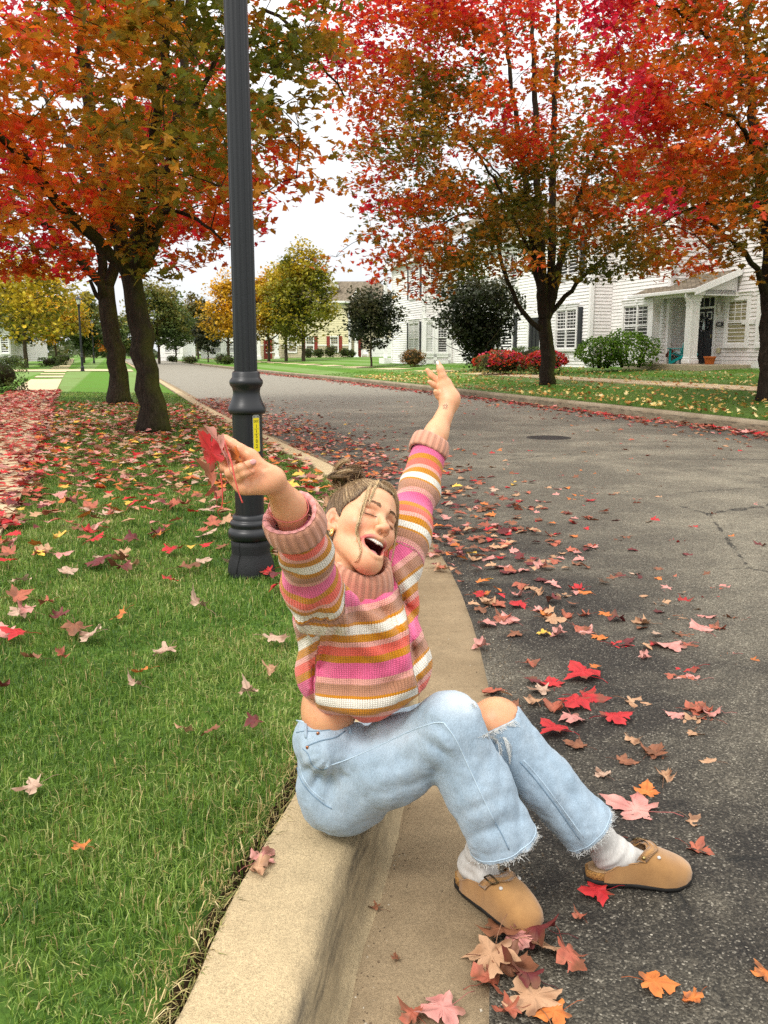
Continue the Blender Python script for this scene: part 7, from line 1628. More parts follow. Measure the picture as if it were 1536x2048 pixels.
STRIPES = [('w', .125), ('m', .225), ('l', .29), ('c', .415), ('m', .515), ('h', .73), ('l', .81), ('t', .96), ('m', 1.0)]
YARN = dict(w=(.82, .77, .67), m=(.60, .235, .006), l=(.84, .40, .33), c=(.88, .150, .10), h=(.86, .145, .31), t=(.49, .235, .14))
def m_knit(name, striped=True, col=(.58, .27, .175), rib=False):
    t = NT(name); al = t.attr('along', 'Fac'); ar = t.attr('around', 'Fac'); c = t.coord()
    col_w = t.math('MULTIPLY', ar, 1 / .0052); tri = t.math('ABSOLUTE', t.math('SUBTRACT', t.math('FRACT', col_w), .5))
    row = t.math('ADD', t.math('MULTIPLY', al, 1 / .0044), t.math('MULTIPLY', tri, 1.1))
    if striped:
        k = t.math('FRACT', t.math('ADD', t.math('MULTIPLY', al, 1 / .166), t.math('MULTIPLY', tri, .022)))
        st = []; p = 0.
        for q, e in STRIPES: st.append((p, YARN[q])); p = e
        base = t.ramp(k, st, 'CONSTANT')
    else: base = col
    sv = t.math('ADD', t.math('MULTIPLY', t.math('SINE', t.math('MULTIPLY', row, 2 * math.pi)), .5), .5)
    stitch = t.math('MULTIPLY', t.math('SUBTRACT', 1.0, t.math('POWER', t.math('MULTIPLY', t.math('SUBTRACT', .5, tri), 2.0), 4.0)), t.math('ADD', .45, t.math('MULTIPLY', sv, .55)))
    if rib:
        rb = t.math('ADD', t.math('MULTIPLY', t.math('SINE', t.math('MULTIPLY', ar, 2 * math.pi / .016)), .5), .5); stitch = t.math('ADD', t.math('MULTIPLY', stitch, .4), t.math('MULTIPLY', rb, 1.3))
    fz = t.noise(380, 3, .6, c)
    k2 = t.mix(.6, base, t.ramp(t.math('ADD', t.math('MULTIPLY', stitch, .75 if not rib else .5), t.math('MULTIPLY', fz, .35)), [(.10, .50), (.75, 1.1)]), 'MULTIPLY')
    h = t.math('ADD', stitch, t.math('MULTIPLY', fz, .5))
    return t.fin(k2, .92, t.bump(h, .9, .0022), .15, 0, Sheen_Weight=.25)

def m_denim():
    t = NT('light_denim'); c = t.coord(); n1 = t.noise(9, 6, .7, t.mapping(c, (1, 1, .45), (.5, .4, 0))); tw = t.noise(1, 3, .6, t.mapping(c, (420, 420, 90), (.5, .4, 0))); n3 = t.noise(45, 4, .7, t.mapping(c, (1, 1, .5), (.6, .3, .2)))
    k = t.ramp(n1, [(.28, (.27, .37, .465)), (.5, (.335, .435, .53)), (.72, (.41, .50, .58))])
    k = t.mix(.6, k, t.ramp(tw, [(.3, .78), (.7, 1.16)]), 'MULTIPLY'); k = t.mix(.5, k, t.ramp(n3, [(.3, .82), (.7, 1.15)]), 'MULTIPLY')
    k = t.mix(t.math('MULTIPLY', t.attr('fade', 'Fac'), .7), k, (.66, .72, .76))
    return t.fin(k, .88, t.bump(t.math('ADD', tw, t.math('MULTIPLY', n3, .8)), .6, .003), .2, 0, Sheen_Weight=.15)

def clothes(person, onto):
    rg = np.random.default_rng(19)
    # ---------------- sweater
    v = Vol(np.array([-.34, 1.52, .40]), np.array([.30, 2.50, 1.20]), .0048)
    C = lambda u, w, d: at(u, w, d)
    v.op(ell(C(714, 1268, 2.09), (.126, .135, .105)))
    v.op(ell(C(724, 1320, 2.10), (.142, .130, .120)), .04)
    v.op(ell(C(752, 1350, 2.09), (.110, .12, .095)), .04)                      # slack front
    v.op(ell(C(676, 1340, 2.12), (.086, .13, .095)), .04)                      # back
    v.op(cone(C(726, 1222, 2.09), C(715, 1262, 2.08), .062, .11), .04)
    chain(v, [C(652, 1232, 1.97), C(618, 1166, 1.84), C(607, 1105, 1.735), C(596, 1064, 1.675)], [.060, .056, .0505, .0465], .03)
    v.op(cone(C(634, 1235, 1.99), C(646, 1330, 2.05), .050, .055), .04)         # slack under the near arm
    chain(v, [C(778, 1160, 2.17), C(812, 1070, 2.25), C(838, 985, 2.33), C(862, 902, 2.388)], [.074, .061, .0530, .0465], .04)
    v.op(cone(C(792, 1165, 2.19), C(806, 1300, 2.14), .040, .060), .04)        # slack under the far arm
    v.op(cone(C(820, 1330, 2.10), C(770, 1395, 2.07), .050, .045), .04)
    # hem cut: an uneven plane, open at her back where the waist shows
    hemn = (lambda X: (lambda uv: uv[1] - np.interp(uv[0], [560, 592, 622, 640, 660, 700, 725, 760, 800, 850], [1382, 1384, 1396, 1418, 1428, 1424, 1440, 1434, 1414, 1392]))(px(X)))
    def hem(X): u, w, d = px(X); return (np.interp(u, [560, 592, 622, 640, 660, 700, 725, 760, 800, 850, 900], [1382, 1386, 1398, 1419, 1426, 1424, 1440, 1436, 1416, 1380, 1350]) - w) / F * d
    q = v.sl((-.34, 1.5, .40), (.30, 2.5, .72)); X = v.P(q); d = -hem(X); v.f[q] = np.maximum(v.f[q], d.astype(np.float32))
    # folds: slack cloth pulled from the collar to both arms and gathered at the hem
    def folds(X):
        u, w, d = px(X); bR = np.interp(w, [1130, 1180, 1225, 1260, 1300, 1340, 1400], [778, 799, 812, 818, 821, 826, 842]); bL = np.interp(w, [1225, 1240, 1270, 1320, 1390], [665, 655, 641, 631, 630]); wv = np.clip((w - 1150) / 40, 0, 1) * np.clip((1400 - w) / 40, 0, 1) * (d < 2.12); stp = -.011 * wv / (1 + np.exp(-np.clip((bR - u) / 2.5, -30, 30))) * np.exp(-np.clip(bR - u, 0, 200) / 45.) + .009 * wv * np.exp(-((u - bR - 5) / 5.) ** 2) + .008 * (w > 1225) * np.exp(-((u - bL + 4) / 5.) ** 2) * (d < 2.12); a = (u - 730) * .9 + (w - 1180) * .55; b = -(u - 720) * .8 + (w - 1180) * .6; m1 = np.exp(-(((u - 800) / 60) ** 2 + ((w - 1225) / 90) ** 2)); m2 = np.exp(-(((u - 650) / 55) ** 2 + ((w - 1270) / 70) ** 2))
        sh = lambda a: 1.3 - 2.2 * np.abs(np.sin(a * .5)); r = .0085 * sh((u - .75 * (w - 1180)) / 9.) * m1 + .0075 * sh((u + .5 * (w - 1250)) / 9.) * m2
        m3 = np.exp(-(((w - 1345) / 45) ** 2)) * np.exp(-(((u - 690) / 95) ** 2)); r = r + .0075 * sh(u / 12. + w / 60.) * m3
        m4 = np.exp(-(((u - 600) / 50) ** 2 + ((w - 1130) / 60) ** 2)); r = r + .0035 * np.sin((w + .35 * u) / 8.5) * m4
        m5 = np.exp(-(((u - 832) / 40) ** 2 + ((w - 1010) / 70) ** 2)); return r + stp + .0050 * np.sin((w - .5 * u) / 9.) * m5 + .009 * vnoise(X, 8, 21) + .004 * vnoise(X, 20, 22)
    V0, F0 = v.mesh(); st_ = BVHTree.FromPolygons([tuple(p) for p in V0], [tuple(map(int, f)) for f in F0])
    for pts, r in (([(684, 1192), (712, 1222), (752, 1252), (796, 1274), (830, 1280)], .015), ([(792, 1140), (808, 1190), (815, 1245), (806, 1300), (780, 1345)], .016), ([(640, 1392), (690, 1402), (745, 1404), (800, 1378), (838, 1330)], .020), ([(606, 1236), (622, 1275), (632, 1325), (630, 1375)], .013), ([(664, 1215), (690, 1262), (735, 1300), (790, 1322)], .012), ([(700, 1170), (726, 1200), (764, 1208), (790, 1175)], .014)):
        P = np.array([onto(st_, a, b, -.004, 2.0) for a, b in catmull(pts, 3)])
        for a, b in zip(P[:-1], P[1:]): v.op(cone(a, b, r, r), .012)
    v.warp(folds)
    V, Fq = v.mesh(); V = relax(V, Fq, 2, .5)
    u, w, dp = px(V)
    # knit coordinates: rows run round the body from the collar down, and round each sleeve from the shoulder out
    def along_axis(P, pts):
        pts = np.asarray(pts); best = np.full(len(P), 9e9); t = np.zeros(len(P)); ar = np.zeros(len(P)); acc = 0.
        for a, b in zip(pts[:-1], pts[1:]):
            ab = b - a; L = np.linalg.norm(ab); ax = ab / L; s = (P - a) @ ax; sc = np.clip(s, 0 if acc > 0 else -9, L if not np.allclose(b, pts[-1]) else 9); q = P - a - sc[:, None] * ax; dd = np.linalg.norm(q, axis=1)
            u1 = np.cross(ax, EY); u1 /= np.linalg.norm(u1); u2 = np.cross(ax, u1); g = dd < best; t[g] = (acc + sc)[g]; ar[g] = (np.arctan2(q @ u2, q @ u1) * .055)[g]; best = np.minimum(best, dd); acc += L
        return t, ar, best
    sR = [C(660, 1212, 1.96), C(612, 1110, 1.74), C(590, 1046, 1.655)]; sL = [C(782, 1150, 2.18), C(832, 1000, 2.31), C(858, 915, 2.385)]
    tR, aR, _ = along_axis(V, sR); tL, aL, _ = along_axis(V, sL)
    cx, cy = 722., 1108.; du, dv = (u - cx) * dp / F, (w - cy) * dp / F; sx = np.where(du > 0, .92, .42); tB = np.sqrt((du * sx) ** 2 + dv ** 2) * np.sign(np.maximum(dv, .001)); aB = np.arctan2((V - chest) @ EX, -(V - chest) @ EY) * .135
    along = tB - .160; around = aB
    bR = np.interp(w, [1130, 1180, 1225, 1260, 1300, 1340, 1400], [778, 799, 812, 818, 821, 826, 842]); bL = np.interp(w, [1225, 1240, 1270, 1320, 1390], [665, 655, 641, 631, 630])
    onP = (u > bR) & (dp > 1.9); tP = (.62 * (u - 816) + .785 * (w - 1168)) * dp / F; along = np.where(onP, tP + .010, along); around = np.where(onP, (.785 * (u - 816) - .62 * (w - 1168)) * dp / F, around)
    onQ = (u < bL) & (w > 1225) & (dp > 1.9); tQ = (.50 * (u - 615) + .866 * (w - 1283)) * dp / F; along = np.where(onQ, tQ + .010, along)
    onR = (tR > .050 + .030 * np.clip((w - 1180) / 60, -1, 1)) & (u < 690) & (w < 1265) & (dp < 2.02); onL = (tL > .055) & (u > 775) & (w < 1175) & (dp > 2.10)
    along = np.where(onR, tR - .093, along); around = np.where(onR, aR, around); along = np.where(onL, tL - .272, along); around = np.where(onL, aL, around)
    sw = obj('sweater', V, Fq, m_knit('striped_knit'), person, True, {'along': along, 'around': around})
    # cuffs and collar: folded ribbed bands
    rib = m_knit('ribbed_knit', False, (.60, .29, .195), True); ribp = m_knit('pink_rib', False, (.74, .32, .30), True)
    def band(name, ctr, axis, prof, mat, sq=1., tilt=0., n=96, wav=.0, up=None):
        ax = np.asarray(axis) / np.linalg.norm(axis); u1 = np.cross(ax, EY); u1 /= np.linalg.norm(u1); u2 = np.cross(ax, u1); a = np.linspace(0, 2 * np.pi, n, endpoint=False); V = []; al = []; s = 0.; last = None
        for r, z in prof:
            if last is not None: s += math.hypot(r - last[0], z - last[1])
            last = (r, z); rr = r * (1 + .010 * np.cos(a * round(2 * np.pi * r / .016)) + wav * np.sin(2 * a + 1) + wav * .7 * np.sin(3 * a + z * 40))
            V.append(ctr + ax * (z + wav * .12 * np.sin(2 * a + .6))[:, None] + rr[:, None] * (np.cos(a)[:, None] * u1 + sq * np.sin(a)[:, None] * u2)); al.append(np.full(n, s))
        i = np.arange(len(prof) - 1)[:, None] * n; j = np.arange(n)[None]; k = (j + 1) % n; Fb = np.stack([i + j, i + k, i + n + k, i + n + j], -1).reshape(-1, 4)
        ar = np.tile(a * np.mean([p[0] for p in prof]), len(prof)); return obj(name, np.concatenate(V), Fb, mat, sw, True, {'along': np.concatenate(al), 'around': ar})
    cuff = [(.036, -.020), (.037, .0), (.039, .018), (.0425, .0225), (.0475, .021), (.0505, .014), (.0525, -.004), (.0525, -.020), (.0505, -.0265), (.045, -.026)]
    axR = C(577, 1018, 1.63) - C(606, 1078, 1.70); band('cuff', C(588, 1043, 1.655), axR, [(a * 1.10, b * 1.12) for a, b in cuff], rib, 1., n=110, wav=.028)
    axL = C(868, 880, 2.40) - C(846, 945, 2.36); band('cuff', C(859, 893, 2.39), axL, [(a * 1.02, b * .95) for a, b in cuff], rib, 1., n=110, wav=.028)
    # lining seen inside the near cuff
    band('cuff_lining', C(588, 1043, 1.655), axR, [(.0400, -.03), (.0400, .018), (.0425, .0235), (.0465, .0265), (.0515, .0262)], ribp, 1., n=110, wav=.028)
    cax = EZ * .93 + EX * .10 - EY * .36; coll = [(.049, -.03), (.050, .006), (.053, .020), (.059, .026), (.066, .022), (.070, .008), (.0725, -.010), (.0725, -.026), (.069, -.036), (.062, -.036)]
    band('collar', C(721, 1151, 2.052), cax, [(a * 1.02, b * 1.30) for a, b in coll], rib, 1.0, n=130, wav=.06)
    # ---------------- jeans
    v = Vol((-.36, 1.68, .05), (.74, 2.45, .66), .0046)
    seat = np.array([-.092, 2.105, .262])
    v.op(ell(seat, (.118, .155, .113))); v.op(ell(C(656, 1472, 2.145), (.082, .122, .080)), .03)
    chain(v, [hipR + (.0, 0, .0), (hipR + knR) / 2 + (0, 0, -.006), knR], [.108, .094, .073], .05); chain(v, [hipL, (hipL + knL) / 2, knL], [.102, .090, .076], .04)
    hemR, hemL = C(1009, 1690, 2.07), C(1182, 1664, 2.225)
    chain(v, [knR, (knR + hemR) / 2 + (0, 0, .0), hemR], [.075, .077, .084], .03); chain(v, [knL, (knL + hemL) / 2, hemL], [.079, .069, .076], .03)
    v.op(cone(C(622, 1480, 2.14), C(634, 1570, 2.15), .030, .045), .04)
    # waist opening
    def cutp(p, n_): n_ = n_ / np.linalg.norm(n_); return lambda X: (X - p) @ n_
    q = v.sl((-.36, 1.68, .28), (.02, 2.45, .66)); X = v.P(q); u, w, dd = px(X); top = np.interp(u, [560, 590, 650, 700, 740, 800], [1434, 1437, 1446, 1446, 1440, 1420]); v.f[q] = np.maximum(v.f[q], np.where(u < 800, (top - w) / F * dd, -1).astype(np.float32))
    # ankle hems
    for hp, kp in ((hemR, knR), (hemL, knL)):
        n_ = hp - kp; n_ /= np.linalg.norm(n_); q = v.sl(hp - .14, hp + .14); X = v.P(q); a = (X - hp) @ n_; r = np.linalg.norm(X - hp, axis=-1); v.f[q] = np.maximum(v.f[q], np.where(r < .135, a, -1)).astype(np.float32)
    # the torn knee
    def rip(X):
        u, w, dd = px(X); top = np.interp(u, [930, 1035, 1060], [1380, 1395, 1400]); e = np.maximum.reduce([(940 - u), (u - np.interp(w, [1395, 1440], [1034, 1030])), w - np.interp(u, [960, 1030], [1470, 1436]), 1375 - w]) / F * dd
        return np.maximum(e, (2.06 - dd) * 1.0)
    q = v.sl(knL - .13, knL + .13); X = v.P(q); v.f[q] = np.maximum(v.f[q], -rip(X)).astype(np.float32)
    # creases
    def cre(X):
        u, w, d = px(X); m = np.exp(-(((u - 640) / 45) ** 2 + ((w - 1555) / 48) ** 2)); a = np.arctan2(w - 1500, u - 668); sh = lambda a: 1.2 - 2.2 * np.abs(np.sin(a * .5)); r = .0042 * sh(a * 15) * m
        m2 = np.exp(-(((u - 872) / 26) ** 2 + ((w - 1490) / 55) ** 2)); r = r + .0050 * sh((u * .55 - w * .8) / 6.) * m2
        m3 = np.exp(-(((u - 985) / 70) ** 2 + ((w - 1640) / 70) ** 2)); r = r + .0032 * sh((u * .3 + w) / 8. + 3 * vnoise(X, 8, 3)) * m3
        m4 = np.exp(-(((u - 1140) / 50) ** 2 + ((w - 1600) / 90) ** 2)); r = r + .0036 * sh((u * .9 - w * .55) / 6. + 3 * vnoise(X, 8, 5)) * m4
        m5 = np.exp(-(((u - 745) / 28) ** 2 + ((w - 1450) / 30) ** 2)); r = r + .005 * np.sin((u + w * .3) / 8.) * m5
        m6 = np.exp(-(((u - 780) / 80) ** 2 + ((w - 1560) / 40) ** 2)); r = r + .0030 * sh((u * .35 + w * .9) / 9. + 2 * vnoise(X, 7, 6)) * m6; return r + .0016 * vnoise(X, 11, 31) + .0030 * (1 - 2.4 * np.abs(vnoise(X * np.array([1, 1, .6]), 21, 32))) + .0012 * (1 - 2.4 * np.abs(vnoise(X, 47, 33)))
    v.warp(cre)
    V, Fq = v.mesh(); V = relax(V, Fq, 2, .45); u, w, dp = px(V)
    fade = np.clip(np.exp(-(((u - 925) / 45) ** 2 + ((w - 1400) / 30) ** 2)) * .9 + .55 * np.exp(-(((u - 760) / 90) ** 2 + ((w - 1465) / 30) ** 2)), 0, 1)
    for hp, kp in ((hemR, knR), (hemL, knL)): n_ = (hp - kp) / np.linalg.norm(hp - kp); a = (V - hp) @ n_; fade = np.maximum(fade, np.where((np.linalg.norm(V - hp, axis=1) < .12) & (a > -.006), .95, 0))
    jm = m_denim(); je = obj('jeans', V, Fq, jm, person, True, {'fade': fade}); jt = BVHTree.FromPolygons([tuple(p) for p in V], [tuple(map(int, f)) for f in Fq])
    J = lambda a, b, l=.001, far=2.15: onto(jt, a, b, l, far)
    def seam(pts, r, mat, name): P = np.array([J(*p, .0003) for p in catmull(pts, 5)]); dd = px(P)[2]; cut = np.where(np.abs(np.diff(dd)) > .04)[0]; runs = np.split(P, cut + 1); return curve_mesh(je, name, mat, [(q, r) for q in runs if len(q) > 2], 5)
    sm = plain('seam_light', (.46, .58, .68), .9, .2, 0, .15, 200); sd = plain('seam_dark', (.17, .25, .33), .9, .2)
    seam([(654, 1533), (700, 1517), (760, 1490), (820, 1462), (868, 1446), (888, 1446)], .0016, sm, 'side_seam'); seam([(888, 1446), (912, 1480), (940, 1540), (968, 1600), (990, 1645)], .0016, sm, 'side_seam'); seam([(990, 1645), (1004, 1670), (1018, 1700)], .0014, sd, 'side_seam')
    seam([(1040, 1524), (1070, 1558), (1110, 1610), (1160, 1680)], .0016, sd, 'inner_seam'); seam([(1047, 1520), (1077, 1554), (1117, 1606), (1168, 1676)], .0012, sm, 'inner_seam')
    seam([(605, 1497), (616, 1508), (622, 1525), (630, 1535), (645, 1540), (655, 1536)], .0014, sd, 'pocket_edge'); seam([(612, 1493), (640, 1482), (670, 1475), (690, 1462)], .0018, sd, 'pocket_edge')
    seam([(593, 1465), (610, 1462), (640, 1462), (690, 1455)], .0013, sd, 'waistband_seam'); seam([(593, 1441), (630, 1448), (670, 1449), (700, 1447)], .0022, sm, 'waistband_edge'); seam([(594, 1535), (602, 1560), (620, 1585), (645, 1607), (664, 1618)], .0014, sd, 'back_seam'); seam([(600, 1532), (607, 1556), (624, 1580), (648, 1601)], .0011, sm, 'back_seam')
    cop = plain('copper_rivet', (.40, .17, .09), .35, .5, 1)
    for a, b in ((636, 1467), (615, 1495)): p = J(a, b, .001); vv = Vol(p - .006, p + .006, .0012); vv.op(ell(p, (.0046, .0028, .0046))); Vr, Fr = vv.mesh(); obj('rivet', Vr, Fr, cop, je)
    for a, b in ((612, 1460), (700, 1450)): P = np.array([J(a, b + k, .0025) for k in (-12, -4, 6, 16)]); curve_mesh(je, 'belt_loop', jm, [(P, [.003, .0045, .0045, .003])], 6)
    # frayed threads at hems and round the tear
    th = plain('white_thread', (.74, .75, .73), .9, .2); mb = MB()
    for hp, kp, rad in ((hemR, knR, .084), (hemL, knL, .076)):
        n_ = (hp - kp) / np.linalg.norm(hp - kp); u1 = np.cross(n_, EY); u1 /= np.linalg.norm(u1); u2 = np.cross(n_, u1)
        for k in range(330):
            a = rg.uniform(0, 6.283); dr = math.cos(a) * u1 + math.sin(a) * u2; hcast = jt.ray_cast(Vector(hp - n_ * .006 + dr * .2), Vector(-dr))
            if hcast[0] is None or (hcast[0] - Vector(hp)).length > .13: continue
            s = np.array(hcast[0]) + n_ * rg.uniform(-.004, .006); L = rg.uniform(.001, .006) * (2.4 if rg.uniform() < .04 else 1); m = s + n_ * L * .5 + rg.normal(0, .0028, 3); e = s + n_ * L + dr * rg.normal(.001, .003) + rg.normal(0, .004, 3); mb.add(*tube(np.array([s, m, e]), [.0006, .0005, .0003], 3, False))
    def fringe(p0, p1, n, ln, sag):
        for k in range(n):
            t_ = rg.uniform(); a, b = np.array(p0) * (1 - t_) + np.array(p1) * t_; s = J(a, b, .002); dx, dy = rg.normal(0, 4), rg.uniform(.2, 1) * sag; e = J(a + dx + ln * rg.uniform(-1, 1), b + dy, .004); m = (s + e) / 2 - EY * .004; mb.add(*tube(np.array([s, m, e]), .0005, 3, False))
    fringe((968, 1470), (1030, 1440), 120, 14, 10); fringe((946, 1402), (950, 1412), 20, 4, 8)
    for (x0, y0, x1, y1, x2, y2) in ((972, 1470, 992, 1480, 1003, 1512), (1008, 1475, 1016, 1490, 1020, 1528)):
        for k in range(34): j = rg.normal(0, 2.0, 6); P = np.array([J(x0 + j[0], y0 + j[1] * .4, .003), J(x1 + j[2], y1 + j[3], .006), J(x2 + j[4] * .7, y2 + j[5] - 6 * abs(j[0]), .005)]); mb.add(*tube(catmull(P, 3), .0006, 3, False))
    mb.build('frayed_threads', th, je, True)['kind'] = 'stuff'
    # hem roll
    for hp, kp in ((hemR, knR), (hemL, knL)):
        n_ = (hp - kp) / np.linalg.norm(hp - kp); u1 = np.cross(n_, EY); u1 /= np.linalg.norm(u1); u2 = np.cross(n_, u1); P = []
        for a in np.linspace(0, 2 * np.pi, 61):
            dr = math.cos(a) * u1 + math.sin(a) * u2; hc = jt.ray_cast(Vector(hp - n_ * .014 + dr * .2), Vector(-dr))
            if hc[0] is not None and (hc[0] - Vector(hp)).length < .13: P.append(np.array(hc[0]))
        curve_mesh(je, 'hem_seam', sm, [(np.array(P), .0013)], 4)
    # ---------------- socks and clogs
    sock = NT('ribbed_sock'); sc = sock.coord(); wv = sock.noise(1, 3, .6, sock.mapping(sc, (260, 260, 40))); sk = sock.ramp(wv, [(.3, (.50, .48, .45)), (.6, (.60, .58, .55)), (.8, (.70, .68, .65))]); sock.fin(sk, .95, sock.bump(wv, .35, .002), .1)
    suede = NT('tan_suede'); sc = suede.coord(); a1 = suede.noise(14, 4, .6, sc); a2 = suede.noise(420, 3, .6, sc); sk = suede.ramp(a1, [(.3, (.285, .148, .056)), (.7, (.395, .215, .082))]); sk = suede.mix(.4, sk, suede.ramp(a2, [(.3, .8), (.7, 1.15)]), 'MULTIPLY'); suede.fin(sk, .9, suede.bump(a2, .35, .0012), .15, 0, Sheen_Weight=.35)
    foot = plain('footbed', (.36, .235, .13), .9, .1, 0, .12); rubber = plain('black_sole', (.014, .013, .012), .7, .3, 0, .2, 40, .3, 120)
    cork = NT('cork'); cc_ = cork.coord(); vo = cork.voro(420, cc_, 'Color'); sp = cork.n('ShaderNodeSeparateColor'); cork.l(vo, sp.inputs[0]); cork.fin(cork.ramp(sp.outputs[0], [(0, (.07, .03, .008)), (.4, (.28, .135, .035)), (1, (.46, .25, .07))]), .9)
    brass = plain('dark_brass', (.10, .075, .04), .35, .5, 1, .2)
    def clog(heel, dirv, side, ank, knee, hem_):
        y = np.array([*dirv, 0.]); y /= np.linalg.norm(y); x = np.cross(y, [0, 0, 1.]); Rm = np.stack([x, y, [0, 0, 1.]], 1); L = .272; o = np.array([heel[0], heel[1], .014])
        W = lambda P: o + np.asarray(P) @ Rm.T
        def hwid(t): return np.interp(t, [0, .06, .2, .45, .68, .8, .9, .96, 1.0], [.012, .026, .036, .038, .049, .0495, .041, .027, .004])
        def cxs(t): return side * np.interp(t, [0, .4, .7, 1], [0, .002, -.004, .004])
        root = empty('clog', W((0, L / 2, 0))); setpar(root, person)
        t = np.concatenate([[0, .008, .03], np.linspace(.06, .94, 34), [.965, .985, 1]]); ring_ = np.concatenate([np.stack([cxs(t) + hwid(t), t * L], -1), np.stack([cxs(t) - hwid(t), t * L], -1)[::-1][1:-1]]); n = len(ring_); i = np.arange(n); j = (i + 1) % n; cen = ring_.mean(0)
        def slab(z0, z1, g0, g1, mat, name, bulge=0, shrink=0.):
            zs = [(z0, g0 - .004), (z0 + .002, g0), ((z0 + z1) / 2, (g0 + g1) / 2 + bulge), (z1 - .001, g1), (z1, g1 - .003)]; Vv = []
            for z, g in zs:
                d = ring_ - cen; l = np.linalg.norm(d, axis=1)[:, None]; p = ring_ + d / l * (g - shrink * np.clip((ring_[:, 1:] / L - .5) / .25, 0, 1)); toe = .010 * np.clip((p[:, 1] / L - .78) / .22, 0, 1) ** 2; Vv.append(np.concatenate([p, (z + toe)[:, None]], 1))
            Vv = np.concatenate(Vv + [[[*cen, zs[0][0]]], [[*cen, zs[-1][0]]]]); Fs = [np.stack([k * n + i, k * n + j, (k + 1) * n + j, (k + 1) * n + i], -1) for k in range(4)]
            tri = np.concatenate([np.stack([j, i, np.full(n, 5 * n)], -1), np.stack([4 * n + i, 4 * n + j, np.full(n, 5 * n + 1)], -1)]); return obj(name, W(Vv), [np.concatenate(Fs), tri], mat, root)
        slab(0, .013, .004, .004, rubber, 'outsole', .001); slab(.013, .033, .0015, .0025, cork.m, 'cork_midsole', 0, .009); slab(.0325, .0365, -.004, -.004, foot, 'footbed', 0, .009)
        # upper
        hh = lambda t: np.interp(t, [0, .1, .25, .41, .52, .62, .75, .85, .93, .975, 1], [.085, .09, .096, .103, .100, .093, .076, .062, .047, .034, .0135]); rim = lambda t: np.interp(t, [0, .13, .18, .26, .36, .44, .50, .545], [.034, .035, .044, .058, .064, .067, .074, .088])
        def surf(t, ph, g=0.):
            h = hh(t) - .012; wx = (hwid(t) + .0035 + g) ; cs, sn_ = np.cos(ph), np.sin(ph); e = .80
            return np.stack([cxs(t) + wx * np.sign(cs) * np.abs(cs) ** (.62 if False else .66), t * L + .0 * t, .012 + .010 * np.clip((t - .78) / .22, 0, 1) ** 2 + (h + g) * sn_ ** .82], -1)
        T = np.concatenate([np.linspace(.145, .94, 44), [.96, .975, .987, .995, 1.0]]); q = np.linspace(0, 1, 15); mb = MB(); edge = []
        phm = np.where(T > .55, np.pi / 2, np.arcsin(np.clip(((rim(T) - .012) / (hh(T) - .012)) ** (1 / .82), 0, 1)) * np.clip(1 + (T - .545) * 0, 0, 1))
        for sd_ in (0, 1):
            TT, Q = np.meshgrid(T, q, indexing='ij'); PH = Q * phm[:, None]; PH = np.pi - PH if sd_ else PH; P = surf(TT, PH); Fg = grid_faces(len(T), len(q)); mb.add(W(P.reshape(-1, 3)), Fg if not sd_ else Fg[:, ::-1])
            k = T <= .56; edge.append(P[k, -1])
        up = mb.build('upper', suede.m, root, True)
        E_ = np.concatenate([edge[0], edge[1][::-1]]); curve_mesh(root, 'upper_edge', suede.m, [(W(catmull(E_, 2)), .0017)], 6)
        # strap over the instep
        lat = side; tq = np.linspace(0, 1, 25); rows = []
        for ww in (-.5, .5):
            ph = np.pi * (.17 + .62 * tq); tc = .615 - .19 * np.abs(np.cos(ph)) ** 1.3 + ww * .085; rows.append(surf(tc, ph if lat > 0 else np.pi - ph, .0045))
        rows = np.array(rows); St = np.concatenate([rows[0], rows[1]]); m = len(tq); idx = np.arange(m - 1); Fst = np.stack([idx, idx + 1, idx + m + 1, idx + m], -1); Sg = np.array(rows)
        P = np.concatenate([W(Sg[0] * .96 + Sg[1] * .04), W(Sg[0]), W(Sg[1]), W(Sg[0] * .04 + Sg[1] * .96)]); nrm = (W(surf(.505 + 0 * tq, np.pi * (.17 + .62 * tq) if lat > 0 else np.pi - np.pi * (.17 + .62 * tq), .0)) - P[:m]) * 0
        st = obj('strap', P, np.concatenate([np.stack([idx + k * m, idx + 1 + k * m, idx + m + 1 + k * m, idx + m + k * m], -1) for k in range(3)]), suede.m, root); md = st.modifiers.new('thickness', 'SOLIDIFY'); md.thickness = .0022; md.offset = 0
        def onstrap(ph, ww, g=.006): tc = .615 - .19 * abs(math.cos(ph)) ** 1.3 + ww * .085; return W(surf(np.array(tc), np.array(ph if lat > 0 else math.pi - ph), g))
        # buckle on the outer side, rivet on the inner
        mb = MB(); a, b = .285 * math.pi, .365 * math.pi
        cr = [onstrap(a, -.62), onstrap(b, -.62), onstrap(b, .62), onstrap(a, .62)]
        for k in range(4): p0, p1 = cr[k], cr[(k + 1) % 4]; mb.add(*tube(np.array([p0, (p0 + p1) / 2, p1]), .0019, 8))
        p0, p1 = onstrap((a + b) / 2, .55, .0075), onstrap((a + b) / 2, -.1, .0075); mb.build('buckle', brass, root, True)
        for ph in (.745 * math.pi,):
            p = onstrap(ph, 0, .0055); vv = Vol(p - .009, p + .009, .0014); vv.op(ell(p, (.0055, .0055, .0055))); Vr, Fr = vv.mesh(); obj('rivet', Vr, Fr, plain('brass_rivet', (.36, .27, .11), .35, .5, 1), root)
        for ph in (.34 * math.pi, .66 * math.pi):   # cut-out under the strap, the sock showing
            p = W(surf(np.array(.64), np.array(ph if lat > 0 else math.pi - ph), .0008)); vv = Vol(p - .008, p + .008, .0013); vv.op(ell(p, (.0048, .0055, .0040))); Vr, Fr = vv.mesh(); obj('vent_hole', Vr, Fr, sock.m, root)
